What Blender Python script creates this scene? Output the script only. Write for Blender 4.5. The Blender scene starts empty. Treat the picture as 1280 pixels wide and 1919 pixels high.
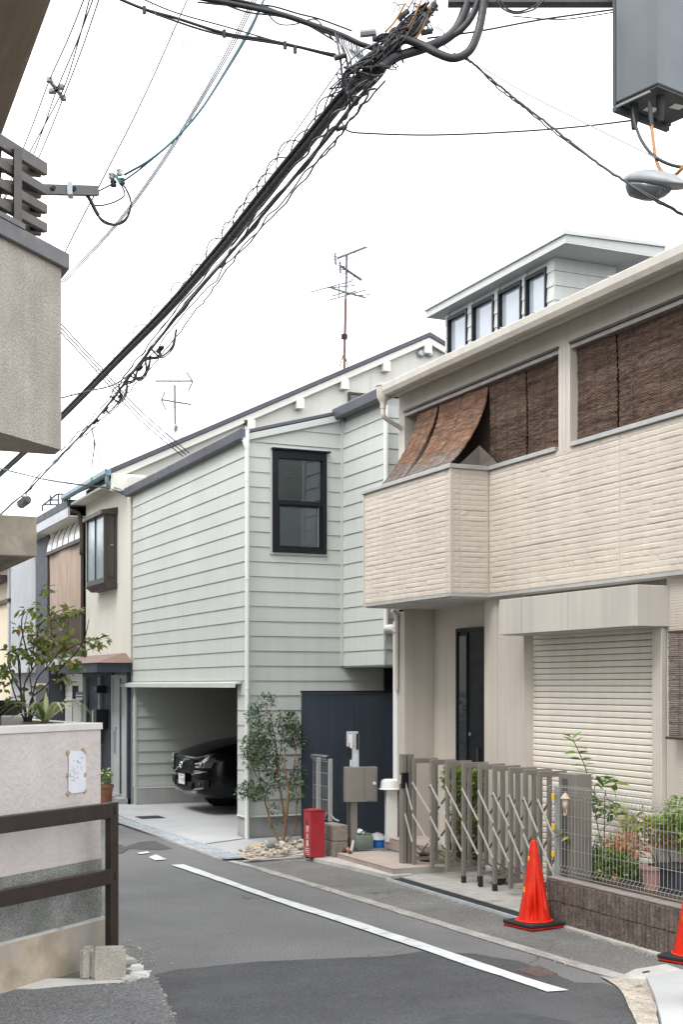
import bpy, bmesh, math, random
from mathutils import Vector, Matrix, noise as mnoise
random.seed(7)
S = bpy.context.scene
R = math.radians

# ------------------------------------------------------------------ camera
# world axes: x = away from the street into the right-hand plots, y = along the street, z = up
F, CX, HY, CAMZ = 2500.0, 640.0, 1285.0, 2.05
YAW = math.atan2(1120, 2500)
CY_, SY_ = math.cos(YAW), math.sin(YAW)
CAM = (-6.0705, -16.6452, CAMZ)
cam = bpy.data.cameras.new("camera")
cam_o = bpy.data.objects.new("camera", cam)
S.collection.objects.link(cam_o)
cam_o.location = CAM
cam_o.rotation_euler = (R(90), 0, -YAW)
cam.sensor_fit = 'AUTO'
cam.sensor_width = 36.0
cam.lens = F / 1919 * 36.0
cam.shift_y = (HY - 959.5) / 1919
cam.clip_start = 0.1
cam.clip_end = 3000
S.camera = cam_o

# ------------------------------------------------------------------ overcast daylight
SUN_EL, SUN_AZ = R(56), R(-111)
w = bpy.data.worlds.new("World"); S.world = w; w.use_nodes = True
nt = w.node_tree; nt.nodes.clear()
out = nt.nodes.new('ShaderNodeOutputWorld'); bg = nt.nodes.new('ShaderNodeBackground')
sky = nt.nodes.new('ShaderNodeTexSky'); sky.sky_type = 'NISHITA'; sky.sun_disc = False
sky.sun_elevation = SUN_EL; sky.sun_rotation = SUN_AZ; sky.air_density = 1.0; sky.dust_density = 3.0
hs = nt.nodes.new('ShaderNodeHueSaturation'); hs.inputs['Saturation'].default_value = 0.12
mx = nt.nodes.new('ShaderNodeMixRGB'); mx.inputs[0].default_value = 0.82
mx.inputs[2].default_value = (11.6, 12.0, 12.5, 1)           # even cloud cover over the clear sky
nt.links.new(sky.outputs[0], hs.inputs['Color']); nt.links.new(hs.outputs[0], mx.inputs[1])
nt.links.new(mx.outputs[0], bg.inputs[0]); bg.inputs[1].default_value = 0.15
nt.links.new(bg.outputs[0], out.inputs[0])
sun = bpy.data.lights.new("sun", 'SUN'); sun.energy = 1.4; sun.angle = R(22); sun.color = (1, .97, .92)
sun_o = bpy.data.objects.new("sun", sun); S.collection.objects.link(sun_o)
# light travels from the open street side, from behind the camera's left
sd = Vector((math.cos(SUN_EL) * -0.93, math.cos(SUN_EL) * -0.36, math.sin(SUN_EL)))
sun_o.rotation_euler = sd.to_track_quat('Z', 'Y').to_euler()
S.view_settings.view_transform = 'Standard'; S.view_settings.look = 'None'
S.view_settings.exposure = 0.80; S.view_settings.gamma = 1.0
S.view_settings.use_curve_mapping = False
S.render.engine = 'CYCLES'
S.cycles.max_bounces = 6; S.cycles.transparent_max_bounces = 12
S.cycles.caustics_reflective = False; S.cycles.caustics_refractive = False

# ------------------------------------------------------------------ helpers
def ray(px, py):
    X = (px - CX) / F; Z = -(py - HY) / F
    return (X * CY_ + SY_, -X * SY_ + CY_, Z)
def P(px, py, x=None, y=None, z=None, Y=None):
    r = ray(px, py)
    if x is not None: t = (x - CAM[0]) / r[0]
    elif y is not None: t = (y - CAM[1]) / r[1]
    elif z is not None: t = (z - CAM[2]) / r[2]
    else: t = Y
    return Vector((CAM[0] + r[0] * t, CAM[1] + r[1] * t, CAM[2] + r[2] * t))
def PZ(px, py, z):
    return P(px, py, Y=(z - CAMZ) * F / (HY - py))

LAT = Vector((CY_, -SY_, 0))
ORIG = {}
class MB:
    def __init__(s): s.v = []; s.f = []; s.mi = []
    def add(s, vs, fs, mi=0):
        b = len(s.v); s.v += [tuple(v) for v in vs]; s.f += [tuple(b + i for i in f) for f in fs]; s.mi += [mi] * len(fs); return s
    def box(s, x0, x1, y0, y1, z0, z1, mi=0):
        x0, x1 = min(x0, x1), max(x0, x1); y0, y1 = min(y0, y1), max(y0, y1); z0, z1 = min(z0, z1), max(z0, z1)
        return s.add([(x0,y0,z0),(x1,y0,z0),(x1,y1,z0),(x0,y1,z0),(x0,y0,z1),(x1,y0,z1),(x1,y1,z1),(x0,y1,z1)],
              [(0,3,2,1),(4,5,6,7),(0,1,5,4),(1,2,6,5),(2,3,7,6),(3,0,4,7)], mi)
    def obox(s, c, size, M=None, mi=0):
        M = M or Matrix.Identity(3); c = Vector(c); hx, hy, hz = (k / 2 for k in size)
        vs = [c + M @ Vector((a * hx, b * hy, d * hz)) for d in (-1, 1) for a, b in ((-1,-1),(1,-1),(1,1),(-1,1))]
        return s.add(vs, [(0,3,2,1),(4,5,6,7),(0,1,5,4),(1,2,6,5),(2,3,7,6),(3,0,4,7)], mi)
    def bar(s, a, b, wd, ht, mi=0, up=(0, 0, 1)):
        a, b = Vector(a), Vector(b); d = b - a; L = d.length; d.normalize()
        up = Vector(up); sx = d.cross(up)
        if sx.length < 1e-4: sx = d.cross(Vector((0, 1, 0)))
        sx.normalize(); uz = sx.cross(d)
        M = Matrix((sx, d, uz)).transposed()
        return s.obox((a + b) / 2, (wd, L, ht), M, mi)
    def prism(s, poly, ax, a, b, mi=0):
        def mk(p, t): return {'x': (t, p[0], p[1]), 'y': (p[0], t, p[1]), 'z': (p[0], p[1], t)}[ax]
        n = len(poly); vs = [mk(p, a) for p in poly] + [mk(p, b) for p in poly]
        return s.add(vs, [tuple(range(n))[::-1], tuple(range(n, 2 * n))] + [(i, (i + 1) % n, n + (i + 1) % n, n + i) for i in range(n)], mi)
    def ext(s, pts, vec, mi=0):
        n = len(pts); vec = Vector(vec); vs = [Vector(p) for p in pts] + [Vector(p) + vec for p in pts]
        return s.add(vs, [tuple(range(n))[::-1], tuple(range(n, 2 * n))] + [(i, (i + 1) % n, n + (i + 1) % n, n + i) for i in range(n)], mi)
    def tube(s, pts, r, n=6, mi=0, caps=True):
        pts = [Vector(p) for p in pts]; m = len(pts); rs = r if isinstance(r, (list, tuple)) else [r] * m
        t0 = (pts[1] - pts[0]).normalized(); u = t0.orthogonal().normalized(); vs = []
        for i, p in enumerate(pts):
            t = (pts[min(i + 1, m - 1)] - pts[max(i - 1, 0)])
            t = t.normalized() if t.length > 1e-9 else t0
            u = (u - t * u.dot(t)); u = u.normalized() if u.length > 1e-6 else t.orthogonal().normalized()
            k = t.cross(u)
            for j in range(n):
                a = 2 * math.pi * j / n; vs.append(p + (u * math.cos(a) + k * math.sin(a)) * rs[i])
        fs = [(i * n + j, i * n + (j + 1) % n, (i + 1) * n + (j + 1) % n, (i + 1) * n + j) for i in range(m - 1) for j in range(n)]
        if caps: fs += [tuple(range(n))[::-1], tuple((m - 1) * n + j for j in range(n))]
        return s.add(vs, fs, mi)
    def lathe(s, prof, c=(0, 0, 0), n=16, mi=0, M=None):
        c = Vector(c); M = M or Matrix.Identity(3); vs = []; m = len(prof)
        for r, z in prof:
            for j in range(n):
                a = 2 * math.pi * j / n; vs.append(c + M @ Vector((r * math.cos(a), r * math.sin(a), z)))
        fs = [(i * n + j, i * n + (j + 1) % n, (i + 1) * n + (j + 1) % n, (i + 1) * n + j) for i in range(m - 1) for j in range(n)]
        fs += [tuple(range(n))[::-1], tuple((m - 1) * n + j for j in range(n))]
        return s.add(vs, fs, mi)
    def grid(s, fn, nu, nv, mi=0):
        vs = [fn(i / nu, j / nv) for i in range(nu + 1) for j in range(nv + 1)]
        return s.add(vs, [(i * (nv + 1) + j, (i + 1) * (nv + 1) + j, (i + 1) * (nv + 1) + j + 1, i * (nv + 1) + j + 1) for i in range(nu) for j in range(nv)], mi)
    def frame(s, ax, u0, u1, v0, v1, ws, a, b, mi=0):
        # rectangular ring: ws = widths left, right, bottom, top; extruded along ax from a to b
        l, r, bt, tp = ws if isinstance(ws, (list, tuple)) else (ws,) * 4
        def mk(u, v, t): return {'x': (t, u, v), 'y': (u, t, v), 'z': (u, v, t)}[ax]
        o = [(u0, v0), (u1, v0), (u1, v1), (u0, v1)]; i = [(u0 + l, v0 + bt), (u1 - r, v0 + bt), (u1 - r, v1 - tp), (u0 + l, v1 - tp)]
        vs = [mk(*p, a) for p in o + i] + [mk(*p, b) for p in o + i]; fs = []
        for k in range(4):
            n = (k + 1) % 4
            fs += [(k, n, 4 + n, 4 + k), (8 + k, 12 + k, 12 + n, 8 + n), (k, 8 + k, 8 + n, n), (4 + k, 4 + n, 12 + n, 12 + k)]
        return s.add(vs, fs, mi)
    def mesh(s, name, mat, off=(0, 0, 0), bevel=0, smooth=False, raw=False):
        me = bpy.data.meshes.new(name); ox, oy, oz = off
        me.from_pydata([(a - ox, b - oy, c - oz) for a, b, c in s.v], [], s.f)
        for mt in (mat if isinstance(mat, (list, tuple)) else [mat]): me.materials.append(mt)
        if any(s.mi): me.polygons.foreach_set('material_index', s.mi)
        if not raw:
            bm = bmesh.new(); bm.from_mesh(me)
            bmesh.ops.recalc_face_normals(bm, faces=bm.faces)
            if bevel:
                es = [e for e in bm.edges if len(e.link_faces) == 2 and e.calc_face_angle(0) > .6]
                bmesh.ops.bevel(bm, geom=es, offset=bevel, segments=1 if bevel < .012 else 2, affect='EDGES', profile=.6)
            bm.to_mesh(me); bm.free()
        if smooth:
            me.polygons.foreach_set('use_smooth', [True] * len(me.polygons))
            if smooth == 'auto':
                me.set_sharp_from_angle(angle=R(38))
        return me
    def build(s, name, mat, parent=None, kind=None, label=None, **kw):
        off = ORIG.get(parent.name, (0, 0, 0)) if parent else (0, 0, 0)
        if parent is None and kind is None and s.v:
            xs, ys, zs = zip(*s.v); off = ((min(xs) + max(xs)) / 2, (min(ys) + max(ys)) / 2, min(zs))
        return link(s.mesh(name, mat, off, **kw), name, parent, off, kind, label)
def link(me, name, parent, off=None, kind=None, label=None):
    o = bpy.data.objects.new(name, me); S.collection.objects.link(o)
    off = off if off is not None else (ORIG.get(parent.name, (0, 0, 0)) if parent else (0, 0, 0))
    ORIG[o.name] = tuple(off)
    if parent: o.parent = parent
    else: o.location = off
    if kind: o['kind'] = kind
    if label: o['label'] = label
    return o
def tag(o, label, cat, group=None):
    o['label'] = label; o['category'] = cat
    if group: o['group'] = group
    return o
def thing(name, label, cat, loc=(0, 0, 0), group=None, rz=0):
    o = bpy.data.objects.new(name, None); S.collection.objects.link(o); o.location = loc
    o.empty_display_size = .1; ORIG[o.name] = tuple(loc); o.rotation_euler = (0, 0, rz)
    return tag(o, label, cat, group)
def lthing(name, label, cat, loc, group=None, rz=0):          # parts of this one are given in local coordinates
    o = thing(name, label, cat, loc, group, rz); ORIG[o.name] = (0, 0, 0); return o
def dup(root, loc, rz=None, label=None):
    kids = {}
    for k in S.objects:
        if k.parent: kids.setdefault(k.parent.name, []).append(k)
    def cp(o, par):
        c = o.copy(); S.collection.objects.link(c)
        if par: c.parent = par
        for ch in kids.get(o.name, []): cp(ch, c)
        return c
    c = cp(root, None); c.location = loc
    if rz is not None: c.rotation_euler = (0, 0, rz)
    if label: c['label'] = label
    return c
def piece(proto, parent, loc, rot=None, scale=None, label=None):  # another piece on the same mesh
    o = proto.copy(); S.collection.objects.link(o); o.parent = parent; o.location = loc
    if rot is not None: o.rotation_euler = rot
    if scale is not None: o.scale = scale
    if label: o['label'] = label
    return o
def spline(pts, k=6):
    pts = [Vector(p) for p in pts]
    if len(pts) < 3:
        return [pts[0].lerp(pts[1], i / k) for i in range(k + 1)]
    q = [pts[0] * 2 - pts[1]] + pts + [pts[-1] * 2 - pts[-2]]; o = []
    for i in range(1, len(q) - 2):
        a, b, c, d = q[i - 1:i + 3]
        for j in range(k):
            t = j / k
            o.append(.5 * (2 * b + (c - a) * t + (2 * a - 5 * b + 4 * c - d) * t * t + (3 * b - a - 3 * c + d) * t ** 3))
    return o + [pts[-1]]

# ------------------------------------------------------------------ materials
def mat(name, col, rough=.7, var=.12, vs=3.0, bump=0.0, bs=60, metal=0.0, spec=.5, streak=0.0, dirt=None, dv=1.2, dthr=.55,
        rnd=0.0, emit=None, coat=0.0, fine=0.0, fs=220, stretch=None, crack=0.0):
    m = bpy.data.materials.new(name); m.use_nodes = True; nt = m.node_tree; N = nt.nodes; L = nt.links
    b = N['Principled BSDF']; b.inputs['Roughness'].default_value = rough; b.inputs['Metallic'].default_value = metal
    b.inputs['Specular IOR Level'].default_value = spec; b.inputs['Coat Weight'].default_value = coat
    geo = N.new('ShaderNodeNewGeometry'); pos = geo.outputs['Position']
    if stretch:
        mp = N.new('ShaderNodeMapping'); mp.inputs['Scale'].default_value = stretch; L.new(pos, mp.inputs[0]); pos = mp.outputs[0]
    def nz(scale, det=4, src=None):
        n = N.new('ShaderNodeTexNoise'); n.inputs['Scale'].default_value = scale; n.inputs['Detail'].default_value = det
        L.new(src or pos, n.inputs['Vector']); return n.outputs['Fac']
    def mix(kind, fac, a, bb):
        x = N.new('ShaderNodeMixRGB'); x.blend_type = kind
        for i, k in enumerate((fac, a, bb)):
            if hasattr(k, 'links'): L.new(k, x.inputs[i])
            elif i == 0: x.inputs[0].default_value = k
            else: x.inputs[i].default_value = (*k[:3], 1)
        return x.outputs[0]
    def rng(src, a, bb, c=.3, d=.7):
        r = N.new('ShaderNodeMapRange'); r.inputs[1].default_value = c; r.inputs[2].default_value = d
        r.inputs[3].default_value = a; r.inputs[4].default_value = bb; L.new(src, r.inputs[0]); return r.outputs[0]
    def gray(src):
        c = N.new('ShaderNodeCombineColor'); [L.new(src, c.inputs[i]) for i in range(3)]; return c.outputs[0]
    c = mix('MULTIPLY', 1.0, col, gray(rng(nz(vs), 1 - var, 1 + var)))
    if fine: c = mix('MULTIPLY', 1.0, c, gray(rng(nz(fs, 2), 1 - fine, 1 + fine)))
    if streak:
        mp = N.new('ShaderNodeMapping'); mp.inputs['Scale'].default_value = (9, 9, .5); L.new(geo.outputs['Position'], mp.inputs[0])
        c = mix('MULTIPLY', 1.0, c, gray(rng(nz(1.0, 5, mp.outputs[0]), 1 - streak, 1.0, .35, .6)))
    if dirt:
        c = mix('MIX', rng(nz(dv, 8), 0, 1, dthr, dthr + .18), c, dirt)
    if crack:
        wn = N.new('ShaderNodeTexNoise'); wn.inputs['Scale'].default_value = 1.6; wn.inputs['Detail'].default_value = 6; L.new(pos, wn.inputs['Vector'])
        ad = N.new('ShaderNodeVectorMath'); ad.operation = 'MULTIPLY_ADD'; ad.inputs[1].default_value = (.9, .9, .9); L.new(wn.outputs['Color'], ad.inputs[0]); L.new(pos, ad.inputs[2])
        vo = N.new('ShaderNodeTexVoronoi'); vo.feature = 'DISTANCE_TO_EDGE'; vo.inputs['Scale'].default_value = .55; L.new(ad.outputs[0], vo.inputs['Vector'])
        ck = N.new('ShaderNodeMath'); ck.operation = 'MULTIPLY'; L.new(rng(vo.outputs['Distance'], crack, 0, .001, .0075), ck.inputs[0]); L.new(rng(nz(.7, 3), 0, 1, .5, .6), ck.inputs[1])
        c = mix('MIX', ck.outputs[0], c, (.04, .04, .04))
    if rnd:
        oi = N.new('ShaderNodeObjectInfo'); c = mix('MULTIPLY', 1.0, c, gray(rng(oi.outputs['Random'], 1 - rnd, 1 + rnd, 0, 1)))
    L.new(c, b.inputs['Base Color'])
    if rough < .95:
        L.new(rng(nz(vs * 2.3), max(0, rough - .08), min(1, rough + .08)), b.inputs['Roughness'])
    if bump:
        bp = N.new('ShaderNodeBump'); bp.inputs['Strength'].default_value = bump; bp.inputs['Distance'].default_value = .01
        L.new(nz(bs, 5), bp.inputs['Height']); L.new(bp.outputs[0], b.inputs['Normal'])
    if emit: b.inputs['Emission Color'].default_value = (*emit, 1); b.inputs['Emission Strength'].default_value = 1
    return m
def leafmat(name, c1, c2, c3=None, rough=.45, tr=.25):
    m = bpy.data.materials.new(name); m.use_nodes = True; nt = m.node_tree; N = nt.nodes; L = nt.links
    b = N['Principled BSDF']; b.inputs['Roughness'].default_value = rough
    g = N.new('ShaderNodeNewGeometry'); oi = N.new('ShaderNodeObjectInfo')
    ad = N.new('ShaderNodeMath'); ad.operation = 'ADD'; L.new(g.outputs['Random Per Island'], ad.inputs[0]); L.new(oi.outputs['Random'], ad.inputs[1])
    fr = N.new('ShaderNodeMath'); fr.operation = 'FRACT'; L.new(ad.outputs[0], fr.inputs[0])
    cr = N.new('ShaderNodeValToRGB'); e = cr.color_ramp.elements; e[0].color = (*c1, 1); e[1].color = (*c2, 1); e[1].position = .7
    if c3: k = e.new(.92); k.color = (*c3, 1)
    L.new(fr.outputs[0], cr.inputs[0]); L.new(cr.outputs[0], b.inputs['Base Color'])
    t = N.new('ShaderNodeBsdfTranslucent'); L.new(cr.outputs[0], t.inputs[0])
    mx = N.new('ShaderNodeMixShader'); mx.inputs[0].default_value = tr
    L.new(b.outputs[0], mx.inputs[1]); L.new(t.outputs[0], mx.inputs[2]); L.new(mx.outputs[0], N['Material Output'].inputs[0])
    return m
def glass(name, tint=(.9, .95, .95), rough=.02, ior=1.5, boost=1.0):
    m = bpy.data.materials.new(name); m.use_nodes = True; nt = m.node_tree; N = nt.nodes; L = nt.links; N.clear()
    o = N.new('ShaderNodeOutputMaterial'); t = N.new('ShaderNodeBsdfTransparent'); t.inputs[0].default_value = (*tint, 1)
    g = N.new('ShaderNodeBsdfGlossy'); g.inputs['Roughness'].default_value = rough
    f = N.new('ShaderNodeFresnel'); f.inputs[0].default_value = ior
    mu = N.new('ShaderNodeMath'); mu.operation = 'MULTIPLY'; mu.use_clamp = True; mu.inputs[1].default_value = boost; L.new(f.outputs[0], mu.inputs[0])
    x = N.new('ShaderNodeMixShader'); L.new(mu.outputs[0], x.inputs[0]); L.new(t.outputs[0], x.inputs[1]); L.new(g.outputs[0], x.inputs[2])
    L.new(x.outputs[0], o.inputs[0]); return m

m_asph   = mat('asphalt', (.160, .159, .156), .92, .12, .9, bump=.6, bs=110, fine=.5, fs=78, crack=.8, dirt=(.138, .137, .135), dv=.8, dthr=.52)
m_asph2  = mat('asphalt_dark_patch', (.064, .064, .066), .86, .16, 1.3, bump=.6, bs=100, fine=.5, fs=76, crack=.35, dirt=(.082, .082, .083), dv=.9, dthr=.55)
m_asph3  = mat('asphalt_pale', (.150, .150, .150), .92, .14, 1.5, bump=.7, bs=90, fine=.55, fs=66)
m_asph4  = mat('asphalt_tar', (.066, .068, .071), .85, .1, 2, bump=.4, bs=150, fine=.25, fs=140)
m_apron  = mat('asphalt_footway', (.150, .147, .138), .92, .18, 1.2, bump=.6, bs=95, fine=.5, fs=72, crack=.6, dirt=(.118, .114, .106), dv=1.4, dthr=.53)
m_paint  = mat('road_paint', (.64, .65, .64), .8, .10, 6, bump=.4, bs=120, dirt=(.33, .33, .33), dv=7, dthr=.56, fine=.14, fs=90)
m_conc   = mat('concrete_pale', (.44, .445, .45), .85, .09, 1.2, bump=.2, bs=90, fine=.06, dirt=(.34, .345, .35), dv=.9, dthr=.6)
m_conc2  = mat('concrete_slab', (.40, .405, .40), .9, .12, 1.8, bump=.3, bs=90, fine=.1, dirt=(.30, .30, .29), dv=1.7, dthr=.56)
m_conc3  = mat('concrete_worn', (.36, .345, .315), .92, .2, 3, bump=.6, bs=70, fine=.22, fs=110, dirt=(.18, .17, .155), dv=3, dthr=.55)
m_kerb   = mat('concrete_kerb', (.47, .455, .42), .9, .15, 4, bump=.4, bs=90, fine=.12, dirt=(.25, .235, .21), dv=3, dthr=.58)
m_white  = mat('kerb_white', (.41, .415, .415), .8, .05, 3, bump=.2, bs=60, dirt=(.34, .335, .32), dv=6, dthr=.66)
m_rubble = mat('cement_rubble', (.43, .38, .32), .95, .25, 6, bump=.9, bs=50, fine=.3, fs=70, dirt=(.12, .11, .10), dv=7, dthr=.56)
m_found  = mat('foundation_render', (.34, .345, .34), .9, .1, 2, bump=.25, bs=80, streak=.12)
m_siding = mat('grey_green_siding', (.478, .497, .468), .62, .035, .7, bump=.05, bs=200, streak=.05, rnd=.018)
m_sidtrim= mat('grey_green_trim', (.47, .485, .46), .55, .03, 2)
m_inner  = mat('house_sheathing', (.45, .47, .45), .8, .05, 2)
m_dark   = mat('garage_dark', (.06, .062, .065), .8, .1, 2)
m_roofm  = mat('dark_roof_metal', (.085, .087, .105), .5, .08, 3, metal=.15, spec=.5)
m_pvc    = mat('white_pvc', (.68, .68, .65), .4, .04, 6, streak=.06)
m_pvcb   = mat('beige_pvc', (.54, .50, .44), .45, .05, 5, streak=.09)
m_black  = mat('black_aluminium', (.009, .0105, .0135), .42, .1, 5, spec=.22)
m_glassd = mat('dark_glass', (.028, .034, .042), .04, .05, 2, spec=.9)
m_glass  = glass('window_glass')
m_glass2 = glass('reflective_glass', (.62, .68, .70), boost=2.2)
m_navy   = mat('navy_metal_panel', (.042, .053, .070), .55, .08, 1.5, streak=.14, bump=.03, bs=4, spec=.22)
m_beige  = mat('beige_stone_siding', (.530, .472, .405), .85, .06, 2.0, bump=.3, bs=60, fine=.07, fs=90, streak=.06)
m_beige2 = mat('beige_ribbed_siding', (.56, .51, .45), .85, .05, 1.5, bump=.2, bs=60, streak=.08)
m_bflat  = mat('beige_render', (.51, .475, .42), .8, .05, 1.2, bump=.08, bs=50, streak=.07)
m_soff   = mat('soffit_board', (.52, .52, .50), .85, .05, 1.5)
m_capm   = mat('parapet_cap_metal', (.44, .44, .43), .4, .06, 4, metal=.3, streak=.08)
m_shut   = mat('shutter_steel', (.78, .72, .64), .55, .04, 3, streak=.05, dirt=(.45, .36, .30), dv=2.2, dthr=.68, rnd=.02)
m_reed_o = mat('reed_blind_orange', (.23, .130, .085), .95, .35, 14, fine=.4, fs=130, bump=.5, bs=90, stretch=(1, .22, 2.6), dirt=(.33, .31, .29), dv=1.3, dthr=.60)
m_reed_g = mat('reed_blind_weathered', (.20, .165, .145), .95, .3, 14, fine=.4, fs=130, bump=.5, bs=90, stretch=(1, .22, 2.6))
m_reed_d = mat('reed_blind_dark', (.115, .072, .051), .95, .42, 12, fine=.5, fs=120, bump=.5, bs=90, stretch=(1, .2, 2.6), dirt=(.17, .115, .086), dv=3, dthr=.5)
m_bamb   = mat('bamboo_blind_yellow', (.46, .27, .115), .8, .3, 12, fine=.3, fs=120, stretch=(1, .25, 2.4))
m_taupe  = mat('taupe_aluminium', (.225, .205, .178), .42, .05, 5, metal=.25, rnd=.03)
m_taupe2 = mat('taupe_aluminium_dark', (.095, .088, .078), .5, .06, 5, metal=.2)
m_steel  = mat('stainless_bar', (.52, .51, .48), .4, .05, 8, metal=.3)
m_zinc   = mat('galvanised_steel', (.56, .60, .63), .42, .12, 10, metal=.3, rnd=.04)
m_grate  = mat('dark_grating', (.075, .085, .095), .5, .15, 10, metal=.5)
m_wire   = mat('galvanised_wire', (.42, .425, .42), .45, .05, 12, metal=.35)
m_block  = mat('brown_split_block', (.150, .118, .100), .95, .25, 10, bump=1.0, bs=45, fine=.4, fs=60, dirt=(.085, .068, .06), dv=9, dthr=.52, rnd=.08)
m_blockt = mat('block_top', (.30, .265, .235), .95, .2, 8, bump=.6, bs=60, fine=.2)
m_block2 = mat('weathered_block', (.255, .215, .18), .95, .25, 9, bump=1.0, bs=60, fine=.35, fs=80, dirt=(.12, .10, .085), dv=9, dthr=.55)
m_tile   = mat('brown_tile', (.335, .265, .225), .6, .06, 3, bump=.12, bs=90, rnd=.05)
m_tilet  = mat('tile_tread', (.43, .355, .31), .65, .07, 3, bump=.12, bs=90, rnd=.03)
m_red    = mat('red_enamel', (.36, .022, .032), .42, .12, 5, spec=.5, dirt=(.30, .03, .035), dv=5, dthr=.6)
m_cone   = mat('orange_red_pvc', (.66, .024, .008), .5, .08, 5, spec=.3, dirt=(.40, .022, .012), dv=9, dthr=.54, fine=.08, fs=60)
m_rubber = mat('black_rubber', (.018, .018, .02), .75, .2, 12, bump=.2, bs=90)
m_yel    = mat('yellow_reflector', (.80, .52, .03), .4, .05, 8)
m_cream  = mat('cream_plaster', (.60, .585, .525), .88, .04, 1.0, bump=.12, bs=120, streak=.05)
m_creamt = mat('cream_trim', (.70, .685, .61), .7, .04, 2, streak=.05)
m_rooft  = mat('slate_roof', (.075, .078, .092), .7, .1, 3)
m_teal   = mat('verdigris_gutter', (.17, .25, .285), .5, .15, 6, metal=.3)
m_bronze = mat('bronze_aluminium', (.062, .050, .042), .5, .08, 5, metal=.1, spec=.3)
m_paneg  = mat('frosted_pane', (.20, .25, .265), .22, .15, 1.2, spec=.7)
m_copper = mat('red_brown_roof', (.20, .125, .10), .6, .1, 4)
m_doorw  = mat('pale_grey_door', (.47, .48, .50), .5, .04, 2)
m_brick  = mat('terracotta', (.27, .115, .07), .85, .15, 10, bump=.2)
m_ply    = mat('faded_brown_sheet', (.36, .275, .22), .9, .16, 3, stretch=(1, 2.5, .5), dirt=(.44, .38, .34), dv=2.0, dthr=.6)
m_brown  = mat('brown_slat', (.085, .055, .042), .7, .15, 6, rnd=.10)
m_corr   = mat('pale_corrugated', (.42, .435, .455), .5, .05, 2, streak=.10)
m_navy2  = mat('slate_blue_panel', (.042, .047, .062), .6, .05, 2)
m_cream2 = mat('yellow_plaster', (.58, .495, .37), .9, .04, 2)
m_polyc  = mat('translucent_canopy', (.78, .76, .75), .3, .08, 3)
m_stucco = mat('rough_stucco', (.375, .335, .29), .95, .12, 4, bump=1.0, bs=75, fine=.22, fs=110, streak=.10)
m_stucco2= mat('smeared_plaster', (.36, .315, .25), .95, .15, 5, bump=.7, bs=22, fine=.08, dirt=(.27, .23, .18), dv=4, dthr=.56)
m_under  = mat('dark_soffit', (.25, .215, .18), .95, .2, 4, bump=.5, bs=40)  # undersides in a darker tone than the stucco
m_eave   = mat('brown_eave_board', (.30, .24, .19), .85, .12, 4, bump=.2, stretch=(4, .6, 4))
m_cap    = mat('grey_coping', (.125, .122, .125), .5, .08, 5, metal=.2)
m_louv   = mat('brown_grey_aluminium', (.105, .095, .088), .45, .08, 6, metal=.2, rnd=.05)
m_log    = mat('tan_rail', (.27, .215, .165), .7, .15, 8)
m_plant  = mat('pinkish_stucco', (.555, .50, .475), .92, .06, 2.5, bump=1.0, bs=24, fine=.06, streak=.05)
m_plcap  = mat('planter_cap', (.60, .58, .55), .85, .07, 4, bump=.15)
m_granite= mat('mossy_pebbledash', (.225, .23, .215), .95, .2, 5, bump=.9, bs=85, fine=.42, fs=85, dirt=(.135, .145, .125), dv=2.2, dthr=.5)
m_base   = mat('stained_cement_base', (.38, .315, .235), .95, .26, 5, bump=.4, bs=40, fine=.1, dirt=(.33, .325, .30), dv=2.6, dthr=.5)
m_rail   = mat('brown_painted_steel', (.024, .015, .0125), .55, .2, 8, bump=.1, bs=60, dirt=(.04, .018, .012), dv=4, dthr=.6)
m_stone  = mat('cast_stone', (.40, .37, .315), .95, .15, 6, bump=.6, bs=55, fine=.2, fs=90, dirt=(.15, .14, .125), dv=5, dthr=.62)
m_pebble = mat('pale_pebble', (.40, .35, .29), .9, .15, 14, bump=.3, rnd=.22)
m_pebbled= mat('dark_pebble', (.12, .12, .12), .9, .2, 14, bump=.3)
m_soil   = mat('soil', (.06, .045, .032), 1, .3, 14, bump=.8, bs=60)
m_paper  = mat('paper', (.66, .67, .71), .8, .03, 12, bump=.12, bs=30)
m_ink    = mat('ink', (.16, .16, .22), .8, .1, 20)
m_inkp   = mat('faint_ink', (.34, .34, .42), .8, .1, 20)
m_tape   = mat('brown_tape', (.44, .30, .14), .5, .12, 20)
m_cable  = mat('black_cable', (.016, .016, .018), .5, .2, 10)
m_cableg = mat('grey_cable', (.10, .10, .105), .5, .2, 10)
m_cablet = mat('teal_cable', (.02, .085, .11), .45, .2, 10)
m_cablegr= mat('green_wire', (.02, .20, .15), .4, .2, 10)
m_cableo = mat('orange_cable', (.30, .13, .025), .5, .15, 10)
m_box    = mat('blue_grey_enamel', (.105, .120, .130), .42, .05, 2, spec=.5, streak=.12)
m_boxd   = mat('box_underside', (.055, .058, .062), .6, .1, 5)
m_lampb  = mat('lamp_housing', (.215, .222, .23), .4, .08, 4, streak=.05)
m_lampg  = mat('lamp_lens', (.085, .098, .10), .12, .2, 6, spec=.8)
m_ceram  = mat('white_ceramic', (.62, .62, .60), .25, .05, 6)
m_rust   = mat('rusty_mast', (.14, .065, .05), .7, .25, 12)
m_alu    = mat('antenna_metal', (.13, .13, .14), .45, .2, 10, metal=.4)
m_bark   = mat('smooth_bark', (.26, .145, .085), .85, .25, 10, bump=.4, bs=60)
m_barkd  = mat('dark_stem', (.055, .035, .028), .85, .25, 10)
m_leaf_t = leafmat('shrub_leaf', (.030, .062, .032), (.095, .150, .070), (.18, .24, .13), rough=.32, tr=.2)
m_leaf_r = leafmat('rose_leaf', (.055, .10, .03), (.22, .27, .05), (.23, .18, .05), tr=.45)
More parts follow.
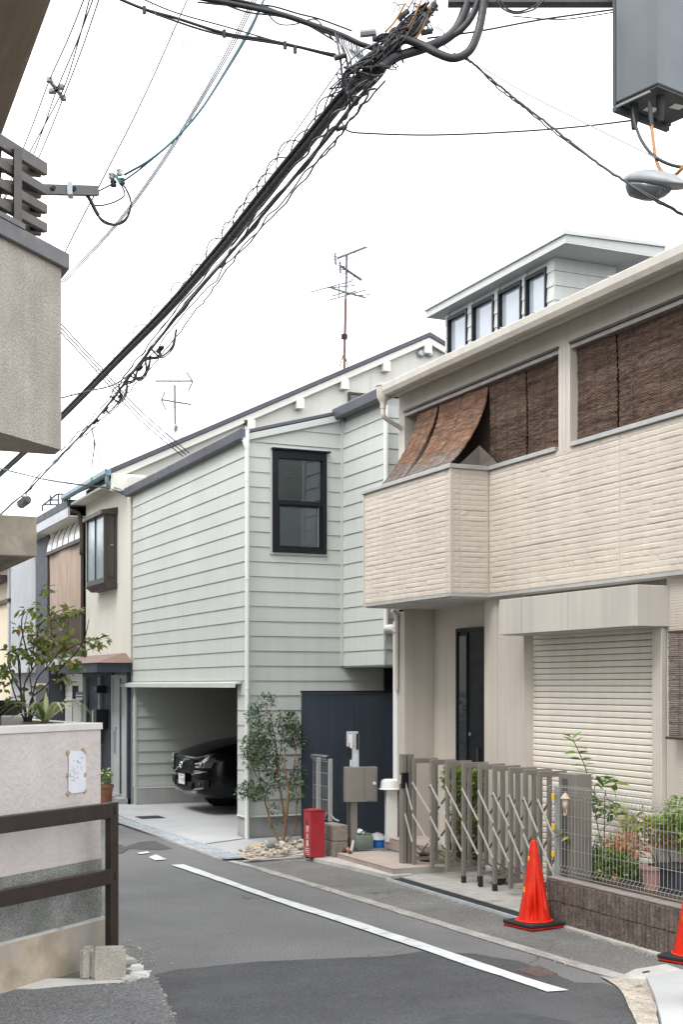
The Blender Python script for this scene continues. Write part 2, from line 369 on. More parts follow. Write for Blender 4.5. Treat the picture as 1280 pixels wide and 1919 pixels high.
m_leaf_g = leafmat('green_leaf', (.09, .18, .045), (.27, .39, .08), (.40, .46, .09), tr=.42)
m_leaf_y = leafmat('lime_leaf', (.16, .22, .04), (.36, .40, .08), (.42, .30, .10), tr=.4)
m_leaf_o = leafmat('coral_leaf', (.46, .20, .09), (.58, .29, .16), (.40, .32, .12), tr=.35)
m_leaf_s = leafmat('strap_leaf', (.16, .23, .07), (.46, .50, .24), None, tr=.3)
m_flower = mat('pale_flower', (.70, .72, .40), .7, .1, 20)
m_car    = mat('black_car_paint', (.0025, .003, .004), .18, .05, 3, spec=.22, coat=.08)
m_carpl  = mat('black_plastic', (.006, .006, .007), .6, .1, 8)
m_chrome = mat('chrome', (.72, .73, .75), .12, .03, 6, metal=1.0)
m_silver = mat('satin_silver', (.36, .37, .40), .35, .04, 6, metal=.6)
m_hl     = mat('headlight_lens', (.012, .014, .017), .08, .05, 6, spec=.9, coat=1.0)
m_drl    = mat('lamp_reflector', (.62, .64, .66), .2, .05, 6, metal=.4)
m_plate  = mat('plate_white', (.72, .73, .74), .5, .03, 10)
m_pgreen = mat('plate_green', (.05, .16, .09), .6, .05, 10)
m_plast  = mat('white_plastic', (.70, .70, .67), .45, .05, 6)
m_tank   = mat('grey_green_plastic', (.155, .195, .16), .5, .12, 6)
m_blue   = mat('blue_plastic', (.02, .16, .50), .45, .08, 6)
m_shadeb = mat('curtain', (.70, .70, .70), .8, .05, 3)
m_figure = mat('figurine', (.55, .44, .33), .7, .2, 30)
m_white2 = mat('white_print', (.78, .78, .76), .6, .03, 10)
m_gbox   = mat('grey_storage', (.42, .42, .415), .7, .06, 3)
m_wsid   = mat('white_siding', (.66, .66, .64), .7, .04, 3)

m_attic  = mat('painted_sky_pane', (.33, .36, .40), .06, .12, 1.5, spec=.9)  # pale base colour stands in for the sky's reflection in the glass
m_sbox   = mat('shutter_box_shaded', (.46, .43, .385), .7, .06, 1.5, streak=.09)  # darker beige puts the soffit's shade into the box colour
m_edge   = mat('worn_edging', (.34, .325, .30), .92, .2, 4, bump=.5, bs=80, fine=.2, fs=70, dirt=(.20, .19, .175), dv=2.5, dthr=.55)
m_leaf_c = leafmat('citrus_leaf', (.05, .12, .03), (.20, .33, .06), (.44, .52, .10), tr=.35)

# ------------------------------------------------------------------ ground, road and paving
def G(px, py): p = P(px, py, z=0); return (p.x, p.y)
def rough_edge(pts, amp, step=.12, seed=0):
    o = []; n = len(pts)
    for i in range(n):
        a, b = Vector((*pts[i], 0)), Vector((*pts[(i + 1) % n], 0)); k = max(1, int((b - a).length / step))
        if (b - a).length > 6: k = 1
        d = (b - a); nn = Vector((-d.y, d.x, 0)).normalized() if d.length else Vector((0, 0, 0))
        for j in range(k):
            p = a.lerp(b, j / k)
            q = mnoise.noise(Vector((p.x * 3.1 + seed, p.y * 3.1, seed))) * amp if j else 0
            p = p + nn * q; o.append((p.x, p.y))
    return o
def sheet(name, pts, z, m, thick=0.0, amp=0.0, kind='structure', seed=0, parent=None, **kw):
    if amp: pts = rough_edge(pts, amp, seed=seed)
    mb = MB()
    if thick: mb.prism(pts, 'z', z - thick, z)
    else: mb.add([(x, y, z) for x, y in pts], [tuple(range(len(pts)))])
    o = mb.build(name, m, parent, kind=kind, **kw)
    return o
mb = MB(); mb.add([(-400, -400, 0), (400, -400, 0), (400, 400, 0), (-400, 400, 0)], [(0, 1, 2, 3)])
mb.build('ground', m_asph, None, kind='structure')
# newer dark asphalt at the junction, older pale asphalt bottom left
dk = [G(286, 1828), G(330, 1818), G(480, 1803), G(620, 1797), G(720, 1793), G(790, 1784), G(890, 1788), G(975, 1802),
      G(1030, 1822), G(1080, 1842), G(1130, 1843), G(1160, 1852), G(1176, 1875), G(1184, 1895), G(1215, 1925), G(1230, 2100), G(1300, 2600), G(350, 2600), G(330, 1925), G(308, 1868)]
sheet('junction_asphalt', dk, .004, m_asph2, amp=.018, seed=3)
sheet('old_asphalt', [G(-40, 1846), G(60, 1850), G(160, 1846), G(240, 1838), G(288, 1830), G(309, 1868), G(331, 1925), G(352, 2600), G(-400, 2600), G(-400, 1850)], .008, m_asph3, amp=.02, seed=8)
# footway beyond the concrete strip
fw = [(-.84, -2.6), (-.78, -4.0), (-.71, -5.4), (-.62, -7.2), (-.53, -9.0), (1.0, -9.0), (1.0, -2.0), (-.1, -1.95)]
sheet('footway_asphalt', fw, .004, m_apron, amp=.012, seed=5)
strip = [(-.93, -1.9), (-.86, -2.6), (-.79, -4.0), (-.72, -5.4), (-.63, -7.2), (-.545, -8.6), (-.50, -9.05), (-.36, -9.0), (-.415, -8.5), (-.50, -7.2), (-.59, -5.4), (-.67, -4.0), (-.75, -2.6), (-.84, -1.9)]
sheet('concrete_edging', strip, .006, m_edge, amp=.022, seed=11)
# tar patches by the drive
sheet('tar_patch', [G(225, 1590), G(262, 1578), G(290, 1576), G(322, 1591), G(296, 1593), G(258, 1592)], .004, m_asph4, amp=.03, seed=2)
sheet('tar_patch', [G(196, 1595), G(225, 1583), G(240, 1592), G(226, 1600)], .008, m_asph4, amp=.03, seed=6)
# painted edge line
hi = [G(*q) for q in ((344, 1621.5), (415.6, 1646.6), (509, 1679.7), (660, 1725.7), (720, 1745.6), (807, 1774), (895, 1804), (980, 1832.5), (1066, 1858.5))]
lo = [G(*q) for q in ((320, 1622.5), (415.6, 1655), (509, 1688), (660, 1738), (720, 1758), (807, 1787), (895, 1818), (960, 1839), (1026, 1861.5))]
sheet('road_marking', lo + hi[::-1], .012, m_paint, amp=.012, seed=4)
sheet('road_marking', [G(278, 1608), G(292, 1603), G(312, 1612), G(290, 1614)], .012, m_paint, amp=.01, seed=9)
sheet('road_marking', [G(256, 1600), G(276, 1597), G(280, 1600), G(262, 1602)], .012, m_paint, amp=.01, seed=13)
# drive and slabs in front of the grey house
sheet('garage_floor', [(-.74, -.40), (-.02, -.02), (0.0, .30), (7.0, .30), (7.0, 5.5), (-.08, 5.55), (-.60, 5.9), (-.72, 5.6), (-.75, 2.0)], .03, m_conc, thick=.03, amp=.0)
sheet('entry_slab', [(-.735, -.425), (-.62, -1.88), (.10, -1.92), (.42, -1.45), (.44, -.95), (1.8, -.95), (1.8, -.02), (.012, -.02)], .026, m_conc2, thick=.026)
sheet('slab_joint', [(-.755, -.385), (-.02, .005), (-.012, -.018), (-.74, -.425)], .034, m_rubble, kind='structure')
# galvanised drain cover: one strip made of short gratings
dr = thing('drain_cover_strip', 'galvanised steel drain gratings laid in a row along the edge of the garage drive', 'drain', (-.86, .6, 0))
mb = MB()
mb.box(-.125, .125, 0, .012, .0, .018); mb.box(-.125, .125, .483, .495, .0, .018)
for k in range(6): mb.box(-.125 + k * .0476, -.113 + k * .0476, .012, .483, .004, .018)
mb.box(-.12, .12, .01, .485, .0, .006)
pr = None
for k in range(11):
    y0 = -1.85 + k * .498; xx = -.82 - .016 * k * .6
    if pr is None:
        pr = link(mb.mesh('grating', m_zinc), 'grating', dr, ORIG[dr.name]); pr.location = (xx + .86, y0 - .6, .022); pr.rotation_euler = (0, 0, .02)
    else: piece(pr, dr, (xx + .86, y0 - .6, .022), (0, 0, .02))
MB().box(-.99, -.965, -1.86, 3.6, .004, .034).build('channel_edge', m_kerb, dr)
t = thing('floor_drain', 'small dark square grate set in the pale garage drive', 'drain', (-.35, 2.75, .03))
c0 = P(281, 1532, z=.03)
mb = MB(); mb.box(c0.x - .19, c0.x + .19, c0.y - .19, c0.y + .19, .030, .036); mb.build('frame', m_grate, t)
for k in range(7): MB().box(c0.x - .16, c0.x + .16, c0.y - .165 + k * .05, c0.y - .135 + k * .05, .036, .042).build('slat', m_grate, t)
# kerb slab along the tiled step, apron and drain in front of the gate
sheet('front_kerb', [(-.02, -2.32), (.16, -2.30), (.42, -2.25), (.47, -3.55), (.44, -3.98), (.16, -4.02), (.08, -3.2)], .045, m_kerb, thick=.045, amp=.008)
sheet('gate_apron', [(.262, -4.04), (.44, -3.98), (.50, -3.5), (1.7, -3.5), (1.7, -6.79), (.262, -6.79)], .03, m_conc3, thick=.03)
dg = thing('gutter_grating', 'dark narrow gutter grating in the footway before the folding gate', 'drain', (.19, -5.3, 0))
for k in range(6):
    y0 = -6.62 + k * .43
    mb = MB(); mb.box(.115, .125, y0, y0 + .42, .004, .026); mb.box(.245, .255, y0, y0 + .42, .004, .026)
    for j in range(10): mb.box(.125, .245, y0 + j * .042, y0 + j * .042 + .02, .006, .022)
    mb.box(.12, .25, y0, y0 + .42, .004, .008)
    mb.build('grating', m_grate, dg)
MB().box(.090, .113, -6.65, -4.05, .004, .03).build('channel_edge', m_zinc, dg)
# corner at lower right: service slab, broken cement, white kerb
sheet('service_slab', [G(1158, 1838), G(1190, 1822), G(1250, 1812), G(1292, 1828), G(1215, 1842)], .022, m_kerb, thick=.022)
sheet('slab_slot', [G(1204, 1828), G(1218, 1825.5), G(1219, 1827.5), G(1206, 1830)], .0265, m_rubber)
sheet('broken_cement', [G(1124, 1832), G(1160, 1838), G(1215, 1842), G(1222, 1856), G(1226, 1880), G(1236, 1925), G(1250, 2100), G(1208, 2100), G(1196, 1925), G(1180, 1893), G(1172, 1872), G(1155, 1850)], .014, m_rubble, amp=.02, seed=21)
mb = MB(); rr = random.Random(5)
for k in range(260):
    px = rr.uniform(1130, 1225); py = rr.uniform(1838, 1919)
    lim = 1150 + (py - 1838) * .62
    if px < lim or px > 1214 + (py - 1838) * .25: continue
    p = P(px, py, z=0); s = rr.uniform(.006, .02)
    M = Matrix.Rotation(rr.uniform(0, 6), 3, 'Z') @ Matrix.Rotation(rr.uniform(-.4, .4), 3, 'X')
    mb.obox((p.x, p.y, .014), (s * 1.9, s, s * .5), M)
mb.build('cement_crumbs', m_rubble, None, kind='stuff')
sheet('white_kerb_ramp', [G(1212, 1843), G(1240, 1838), G(1300, 1826), G(1500, 1860), G(1500, 2100), G(1262, 2100), G(1240, 1925), G(1228, 1880)], .05, m_white, thick=.05)
t = thing('iron_cover', 'rust brown rectangular iron cover in the dark asphalt beside the white line', 'manhole cover', (-.94, -8.5, 0))
q = [P(a, b, z=0) for a, b in ((966, 1828), (1000, 1843), (1050, 1829), (1008, 1813))]
q = [P(a, b, z=0) for a, b in ((968, 1821), (1004, 1832.5), (1046, 1828), (1012, 1812.5))]
MB().prism([(p.x, p.y) for p in q], 'z', .004, .012).build('plate', mat('rusty_iron', (.15, .105, .095), .8, .2, 30, bump=.6, bs=90), t)
for k in range(9):
    a = q[0].lerp(q[3], (k + .5) / 9); b = q[1].lerp(q[2], (k + .5) / 9)
    a.z = b.z = .0135; MB().bar(a, b, .012, .005).build('rib', bpy.data.materials['rusty_iron'], t)
# round manhole ring at the bottom edge of the dark asphalt
c0 = P(945, 1942, z=0)
mb = MB(); mb.lathe([(.10, .004), (.52, .004), (.53, .0085), (.50, .0095), (.10, .0095)], (c0.x, c0.y, 0), 40)
tag(mb.build('round_manhole', m_grate, None), 'worn round manhole cover sunk in the dark asphalt at the lower edge', 'manhole cover')

# grit and litter caught along the kerbs, walls and patch edges
mb = MB(); rr = random.Random(77)
def grit_line(a, b, n, spread):
    for _ in range(n):
        t = rr.random(); x = a[0] + (b[0] - a[0]) * t + rr.gauss(0, spread); y = a[1] + (b[1] - a[1]) * t + rr.gauss(0, spread); s = rr.choice((.004, .005, .006, .008, .011))
        mb.obox((x, y, .004 + s * .3), (s * rr.uniform(1, 2), s, s * .6), Matrix.Rotation(rr.uniform(0, 3), 3, 'Z'))
for q in (((.22, -6.8), (.24, -9.0), 260, .025), ((.06, -4.1), (.09, -6.7), 160, .03), ((-.9, -2.0), (-.5, -8.8), 260, .05), ((-.95, -1.9), (-.98, 3.4), 160, .03), ((-3.4, -7.3), (-3.2, -6.2), 130, .06), ((-.6, -1.95), (.1, -2.3), 90, .03), (G(290, 1835), G(330, 1915), 40, .012), (G(70, 1850), G(250, 1845), 70, .02)): grit_line(*q)
mb.build('grit', m_rubble, None, kind='stuff')

# ------------------------------------------------------------------ the grey-green house with the garage
gh = thing('clad_house', 'tall grey green house clad in wide lap boards with an open garage at its foot', 'house', (2, 2.5, 0))
ZE, SL = 5.36, .27                      # eave height at the street face, slope of the roof
def zr(x): return ZE + SL * x
xq, yw, ZW = 1.411, -1.298, 2.318       # inner corner, end of the jettied wing, underside of the wing
mb = MB()
mb.box(.012, .25, .012, .30, .30, 2.1); mb.box(.012, .25, 5.475, 5.60, .06, 2.1)           # garage jambs
mb.box(.012, .25, .012, 5.60, 2.08, ZE)                                                    # street face above
mb.prism([(.24, .31), (8.0, .31), (8.0, zr(8)), (.24, zr(.24))], 'y', .014, .16)
mb.prism([(.24, .31), (8.0, .31), (8.0, zr(8)), (.24, zr(.24))], 'y', 5.46, 5.595)
mb.box(.24, 8.0, .16, 5.46, 2.10, 2.25)                                                    # garage ceiling
mb.box(6.6, 6.75, .16, 5.46, .03, 2.1)                                                     # garage back wall
mb.box(xq + .014, 8.0, yw + .014, .01, ZW, zr(xq))                                         # wing
mb.box(3.2, 8.0, yw + .02, .01, .03, ZW)
mb.build('wall', m_inner, gh)
MB().box(.262, 6.58, .162, .172, .34, 2.07).build('garage_shade_sheet', m_dark, gh); MB().box(.25, 6.58, .18, 5.44, 2.075, 2.095).build('garage_ceiling', m_dark, gh)  # dark sheets over walls and ceiling put the garage's shade into colour
MB().box(6.585, 6.595, .18, 5.44, .05, 2.07).build('garage_shade_sheet', m_dark, gh)
# foundation band
for q in ((.004, .24, .004, .30, .0, .30), (.24, 3.2, .006, .2, .0, .302), (.0, 5.6, 5.43, 5.59, .0, .30)):
    MB().box(*q).build('foundation', m_found, gh)
for k, x in enumerate((.75, 1.7)):
    MB().lathe([(.03, 0), (.03, .012), (.012, .016)], (x + .3, 5.43, .17), 10, M=Matrix.Rotation(R(90), 3, 'X')).build('vent', m_found, gh)
# drip trim at the foot of the boards
mb = MB(); mb.prism([(-.030, .306), (0, .300), (.004, .336), (-.012, .336)], 'y', -.03, .30); mb.build('base_trim', m_sidtrim, gh)
mb = MB(); mb.prism([(-.030, .306), (0, .300), (.004, .336), (-.012, .336)], 'x', .0, 3.2); mb.build('base_trim', m_sidtrim, gh)
Z0, CO = .336, .198
PR = lambda z0, z1, s=1: [(0.012, z0), (-.0175, z0), (-.0055, z1 - .003), (0.012, z1 - .003)]
def board_x(y0, y1, z0, z1, x=0):     # board on a face that looks toward the street
    MB().prism([(x + a, b) for a, b in PR(z0, z1)], 'y', y0, y1).build('siding_board', m_siding, gh)
def board_y(x0, x1, z0, z1, y=0, top=None):
    # board on a face that looks toward the camera's street; top(x) cuts it along the roof
    if top is None or (top(x0) >= z1 and top(x1) >= z1):
        MB().prism([(y + a, b) for a, b in PR(z0, z1)], 'x', x0, x1).build('siding_board', m_siding, gh)
    else:
        pts = [(x0, z0), (x1, z0), (x1, min(z1, top(x1)))]
        if top(x0) < z1 < top(x1): xc = x0 + (z1 - top(x0)) / (top(x1) - top(x0)) * (x1 - x0); pts.append((xc, z1))
        if top(x0) > z0 + .003: pts.append((x0, min(z1, top(x0))))
        else: pts[0] = (x0 + (z0 - top(x0)) / (top(x1) - top(x0)) * (x1 - x0), z0)
        mb = MB(); f = lambda z: y - .020 + (z - z0) / CO * .0145
        n = len(pts); vs = [(x, f(z), z) for x, z in pts] + [(x, y + .012, z) for x, z in pts]
        mb.add(vs, [tuple(range(n)), tuple(range(n, 2 * n))[::-1]] + [(i, n + i, n + (i + 1) % n, (i + 1) % n) for i in range(n)])
        mb.build('siding_board', m_siding, gh)
wx0, wx1, wz0, wz1 = .335, 1.170, 3.805, 5.225       # window opening with its casing
top = lambda x: zr(x) - .06
for k in range(27):
    z0 = Z0 + CO * k; z1 = z0 + CO
    if z0 > 5.9: break
    # street face
    if z0 < ZE - .04:
        zt = min(z1, ZE - .03)
        if z1 < 2.10: board_x(-.02, .30, z0, zt); board_x(5.50, 5.60, z0, zt)
        elif z0 < 2.085: board_x(-.02, .30, z0, zt); board_x(5.50, 5.60, z0, zt); board_x(.30, 5.50, 2.085, zt)
        else: board_x(-.02, 5.60, z0, zt)
    # camera face
    xe = 3.2 if z1 < ZW + .1 else xq
    if z0 < top(xe) - .01:
        if z1 > wz0 and z0 < wz1:
            za, zb = z0, z1
            board_y(-.020, wx0, z0, z1, top=top); board_y(wx1, xe, z0, z1, top=top)
            if z0 < wz0 - .02: board_y(wx0, wx1, z0, wz0)
            if z1 > wz1 + .02: board_y(wx0, wx1, wz1, z1, top=top)
        else: board_y(-.020, xe, z0, z1, top=top)
    # wing: face toward the street and its end
    if z1 > ZW + .02 and z0 < zr(xq) - .12:
        zz = max(z0, ZW); zt = min(z1, zr(xq) - .10)
        board_x(yw - .02, -.022, zz, zt, xq); board_y(xq - .02, 4.2, zz, zt, yw)
    # garage side wall seen through the opening
    if z1 < 2.15: MB().prism([(5.462 + a * 1.5, b) for a, b in PR(z0, min(z1, 2.09))], 'x', .0, 6.58).build('siding_board', m_siding, gh)
MB().prism([(5.425, .306), (5.462, .302), (5.462, .336), (5.445, .336)], 'x', .0, 5.58).build('base_trim', m_sidtrim, gh)
MB().box(xq - .045, xq - .002, -.045, -.002, ZW, zr(xq) - .06).build('corner_trim', m_sidtrim, gh)
MB().box(xq + .0, 3.2, yw + .0, -.003, ZW - .02, ZW - .002).build('wing_soffit', m_inner, gh)
MB().box(2.02, 3.2, -.06, -.024, .03, 2.29).build('recess_shade_slab', m_black, gh)  # black slab put in for the shade of the recess under the wing
# corner boards by the garage opening
MB().box(-.024, .006, 5.425, 5.50, .03, 2.05).build('jamb_trim', m_sidtrim, gh)
MB().box(-.012, .24, .30, .308, .03, 2.05).build('jamb_trim', m_sidtrim, gh)
# flashing hood over the garage
mb = MB(); mb.prism([(-.02, 2.108), (-.115, 2.085), (-.118, 2.025), (-.103, 2.025), (-.10, 2.068), (-.02, 2.08)], 'y', .13, 6.05); mb.build('garage_hood', m_sidtrim, gh)
# roof: one plane with the notch at the inner corner
foot = [(-.10, -.06), (xq - .10, -.06), (xq - .10, yw - .08), (8.0, yw - .08), (8.0, 5.68), (-.10, 5.68)]
mb = MB(); n = len(foot)
vs = [(x, y, zr(x) + .02) for x, y in foot] + [(x, y, zr(x) + .075) for x, y in foot]
mb.add(vs, [tuple(range(n))[::-1], tuple(range(n, 2 * n))] + [(i, (i + 1) % n, n + (i + 1) % n, n + i) for i in range(n)])
mb.build('roof', m_roofm, gh)
def eave(x, y0, y1, z):   # box gutter with its lip
    mb = MB(); mb.prism([(x, z - .045), (x, z + .10), (x - .105, z + .10), (x - .12, z + .085), (x - .10, z - .03), (x - .085, z - .045)], 'y', y0, y1)
    return mb.build('eave_gutter', m_roofm, gh, bevel=.004)
eave(-.005, -.07, 5.80, zr(0) - .02); eave(xq - .055, yw - .10, -.01, zr(xq) - .02)
mb = MB(); vs = []
for x in (-.02, xq - .05):
    for y, dz in ((-.06, .055), (-.06, -.045), (-.024, -.045), (-.024, .055)): vs.append((x, y, zr(x) + dz - .02))
mb.add(vs, [(0, 1, 2, 3), (7, 6, 5, 4), (0, 4, 5, 1), (1, 5, 6, 2), (2, 6, 7, 3), (3, 7, 4, 0)]); mb.build('rake_trim', m_sidtrim, gh)
# rain pipes
def pipe(x, y, z0, z1, r, parent, m=None, top=None, n=12):
    pts = [(x, y, z0), (x, y, z1)] + (top or [])
    return MB().tube(spline(pts, 5) if top else pts, r, n).build('downpipe', m or m_pvc, parent, smooth='auto')
pp = pipe(-.008, -.06, .03, 5.08, .031, gh, top=[(-.008, -.06, 5.16), (-.03, -.055, 5.24), (-.055, -.04, 5.32)])
for z in (.55, 2.0, 3.45, 4.75): MB().lathe([(.036, 0), (.036, .02)], (-.008, -.06, z), 12).build('bracket', m_pvc, pp)
pipe(xq - .012, yw - .062, 2.75, 5.62, .031, gh)
# gable window: black frame with two sashes
wn = MB(); fx0, fx1, fz0, fz1 = .362, 1.146, 3.835, 5.200
wn.frame('y', fx0, fx1, fz0, fz1, (.075, .06, .06, .105), -.055, .05)
wnd = wn.build('window', m_black, gh)
MB().box(fx0 + .075, fx1 - .06, -.04, .05, 4.478, 4.535).build('meeting_rail', m_black, wnd)
MB().box(fx0 + .07, fx1 - .055, -.005, .0, 4.53, fz1 - .1).build('pane', m_glass2, wnd)
MB().box(fx0 + .11, fx1 - .105, .012, .017, fz0 + .055, 4.48).build('pane', m_glass2, wnd)
sb = MB(); a, b, c, d = fx0 + .075, fx1 - .06, fz0 + .06, 4.478
sb.frame('y', a, b, c, d, (.035, .045, .03, .02), -.02, .025)
sb.build('sash', m_black, wnd)
MB().box(fx1 - .118, fx1 - .11, -.024, -.0, c + .03, d - .02).build('sash_edge', m_silver, wnd)
MB().box(fx0 + .078, fx1 - .063, .05, .055, fz0 + .06, fz1 - .1).build('inner_dark', mat('dim_room', (.030, .034, .038), .9, .2, 2), wnd)
MB().box(fx0 + .09, fx0 + .13, -.0, .010, fz0 + .09, fz0 + .13).build('sticker', m_cablegr, wnd)
MB().box(fx0 - .02, fx1 + .045, -.095, .0, fz1 + .002, fz1 + .022).build('drip_cap', m_black, wnd)
MB().frame('y', wx0, wx1, wz0, wz1, (fx0 - .002 - wx0, wx1 - fx1 - .002, fz0 - .002 - wz0, wz1 - fz1 - .002), -.03, .0).build('casing', m_sidtrim, wnd)
# top storey set back behind the neighbour's roof
DX, DY0, DY1, DZ0, DZ1 = 4.0, -1.27, 1.83, 6.1, 7.88
wins = [(-1.085, -.545), (-.08 - .20, .30), (.60, 1.15), (1.10, 1.72)]
wins = [(P(a, 540, x=DX).y, P(b, 540, x=DX).y) for a, b in ((1027, 987), (980, 936), (928, 887), (878, 841))]
wb, wt = 6.45, 7.80
mb = MB()
ys = [DY0 + .012] + [k for p_ in wins for k in sorted(p_)] + [DY1 - .012]
for i in range(0, len(ys), 2): mb.box(DX + .012, DX + .15, ys[i], ys[i + 1], DZ0, DZ1)
mb.box(DX + .012, DX + .15, DY0 + .012, DY1 - .012, DZ0, wb); mb.box(DX + .012, DX + .15, DY0 + .012, DY1 - .012, wt, DZ1)
mb.box(DX + .15, 5.0, DY0 + .012, DY0 + .15, DZ0, DZ1); mb.box(DX + .15, 5.0, DY1 - .15, DY1 - .012, DZ0, DZ1); mb.box(4.9, 5.0, DY0 + .15, DY1 - .15, DZ0, DZ1)
mb.build('attic_wall', m_siding, gh)
for k in range(9):
    z0 = DZ0 + .2 * k; z1 = min(z0 + .2, DZ1)
    if z1 - z0 > .02:
        MB().prism([(DY0 + a, b) for a, b in PR(z0, z1)], 'x', DX - .01, 5.0).build('siding_board', m_siding, gh)
        for i in range(0, len(ys), 2):
            MB().prism([(DX + a, b) for a, b in PR(z0, z1)], 'y', ys[i] - .01, ys[i + 1] + .0).build('siding_board', m_siding, gh)
for p_ in wins:
    a, b = sorted(p_); a += .004; b -= .004
    o = MB().frame('x', a, b, wb, wt, (.035, .035, .05, .05), DX - .035, DX + .1).build('attic_window', m_black, gh)
    MB().box(DX + .03, DX + .035, a + .03, b - .03, wb + .04, wt - .04).build('pane', m_attic, o)
    MB().box(DX + .14, DX + .15, a + .0, b - .0, wb, wt - .18).build('curtain', m_shadeb, o)
    MB().box(DX + .09, DX + .14, a + .04, b - .04, wt - .19, wt - .06).build('blind_box', m_gbox, o)
mb = MB(); ro = [(DX - .20, DY0 - .56), (5.42, DY0 - .56), (5.42, DY1 + .28), (DX - .20, DY1 + .28)]
mb.prism(ro, 'z', DZ1, DZ1 + .02); mb.build('attic_soffit', m_soff, gh)
sl = .03; ro2 = [(x - .012 * (1 if x < 5 else -1), y) for x, y in ro]
mb = MB(); vs = [(x, y, DZ1 + .022) for x, y in ro] + [(x, y, DZ1 + .105 + (x - 3.8) * sl) for x, y in ro]
mb.add(vs, [(3, 2, 1, 0), (4, 5, 6, 7), (0, 1, 5, 4), (1, 2, 6, 5), (2, 3, 7, 6), (3, 0, 4, 7)]); mb.build('attic_fascia', m_siding, gh)
mb = MB(); o = .03
rq = [(DX - .20 - o, DY0 - .56 - o), (5.42, DY0 - .56 - o), (5.42, DY1 + .28 + o), (DX - .20 - o, DY1 + .28 + o)]
vs = [(x, y, DZ1 + .107 + (x - 3.8) * sl) for x, y in rq] + [(x, y, DZ1 + .138 + (x - 3.8) * sl) for x, y in rq]
mb.add(vs, [(3, 2, 1, 0), (4, 5, 6, 7), (0, 1, 5, 4), (1, 2, 6, 5), (2, 3, 7, 6), (3, 0, 4, 7)]); mb.build('attic_roof', m_capm, gh)
for k in range(9):
    y = DY0 - .55 + k * .49; za = DZ1 + .139
    mb = MB(); mb.add([(3.775, y, za), (3.775, y + .022, za), (5.42, y + .022, za + 1.63 * sl), (5.42, y, za + 1.63 * sl), (3.775, y, za + .035), (3.775, y + .022, za + .035), (5.42, y + .022, za + .03 + 1.63 * sl), (5.42, y, za + .03 + 1.63 * sl)],
        [(0, 3, 2, 1), (4, 5, 6, 7), (0, 1, 5, 4), (1, 2, 6, 5), (2, 3, 7, 6), (3, 0, 4, 7)]); mb.build('roof_seam', m_capm, gh)
MB().box(4.45, 4.75, DY0 - .52, DY0 - .24, DZ1 + .155, DZ1 + .225).build('roof_vent', m_capm, gh, bevel=.02)

# navy screen panel in front of the entrance
ns = thing('navy_screen', 'flat navy blue metal screen standing beside the pale lap boarded wall', 'screen', (1.1, -.88, 0))
MB().box(.443, 1.9, -.90, -.86, .02, 1.955).build('panel', m_navy, ns)
mb = MB().box(.430, 1.9, -.915, -.845, 1.957, 1.985); mb.build('cap', m_black, ns)
MB().box(.436, .441, -.905, -.855, .02, 1.955).build('edge_trim', m_navy, ns)
for x in (1.16,): MB().box(x, x + .006, -.904, -.901, .03, 1.95).build('joint', m_navy, ns)

# ------------------------------------------------------------------ beige house with the balcony, shutter and porch
bh = thing('balcony_house', 'beige stone textured house with a jutting balcony hung with brown reed blinds', 'house', (2.5, -6, 0))
XM, XB, XG = 1.058, .60, 1.115                 # parapet face, bay of the balcony, ground-floor wall
YE, YC, YR = -2.414, -4.522, -10.2             # far end, step of the balcony, end beyond the frame
ZS, ZP = 2.975, 4.30                           # soffit, top of the parapet masonry
rs = random.Random(11)
def relief(parent, ax, c, a, b, z0, z1, name='siding_panel', rows=8, m=m_beige, outward=-1):
    """one moulded siding panel: courses of split stone, uneven in depth, drawn as one sheet. ax='x': face on plane x=c running along y."""
    mb = MB(); rh = (z1 - z0) / rows; L = b - a; nc = max(2, int(L / .045)); us = [a + L * i / nc for i in range(nc + 1)]
    vs = []
    for r in range(rows):
        za = z0 + r * rh; dep = []; left = 0; cur = .008; tilt = 0
        for i in range(nc + 1):      # stones of uneven length, each a little more or less proud, worn at their ends
            if left <= 0: left = rs.randint(2, 7); cur = rs.uniform(.0025, .0064); tilt = rs.uniform(-.0005, .0005); edge = 1
            dep.append(cur * (.36 if edge else 1) + tilt * left + rs.uniform(-.0004, .0004)); edge = 0; left -= 1
        wob = [rs.uniform(-.003, .003) for _ in us]
        for k, (fz, fd) in enumerate(((.0, .12), (.10, .72), (.30, 1.0), (.74, .9), (.93, .30))):
            for i, u in enumerate(us):
                d = dep[i] * fd + (.001 if k else 0); z = za + rh * fz + (wob[i] if 0 < k < 4 else 0)
                if i in (0, nc): d *= .3
                vs.append((c + outward * d, u, z) if ax == 'x' else (u, c + outward * d, z))
    for u in us: vs.append((c, u, z1) if ax == 'x' else (u, c, z1))
    n1 = nc + 1; nr = rows * 5
    mb.add(vs, [(j * n1 + i, j * n1 + i + 1, (j + 1) * n1 + i + 1, (j + 1) * n1 + i) for j in range(nr) for i in range(nc)])
    return mb.build(name, m, parent)
def panels(ax, c, cuts, z0, z1, n=3, gap=.004):
    h = (z1 - z0) / n
    for k in range(n):
        for i in range(len(cuts) - 1):
            o = relief(bh, ax, c, cuts[i] + gap / 2, cuts[i + 1] - gap / 2, z0 + k * h + .002, z0 + (k + 1) * h - .002)
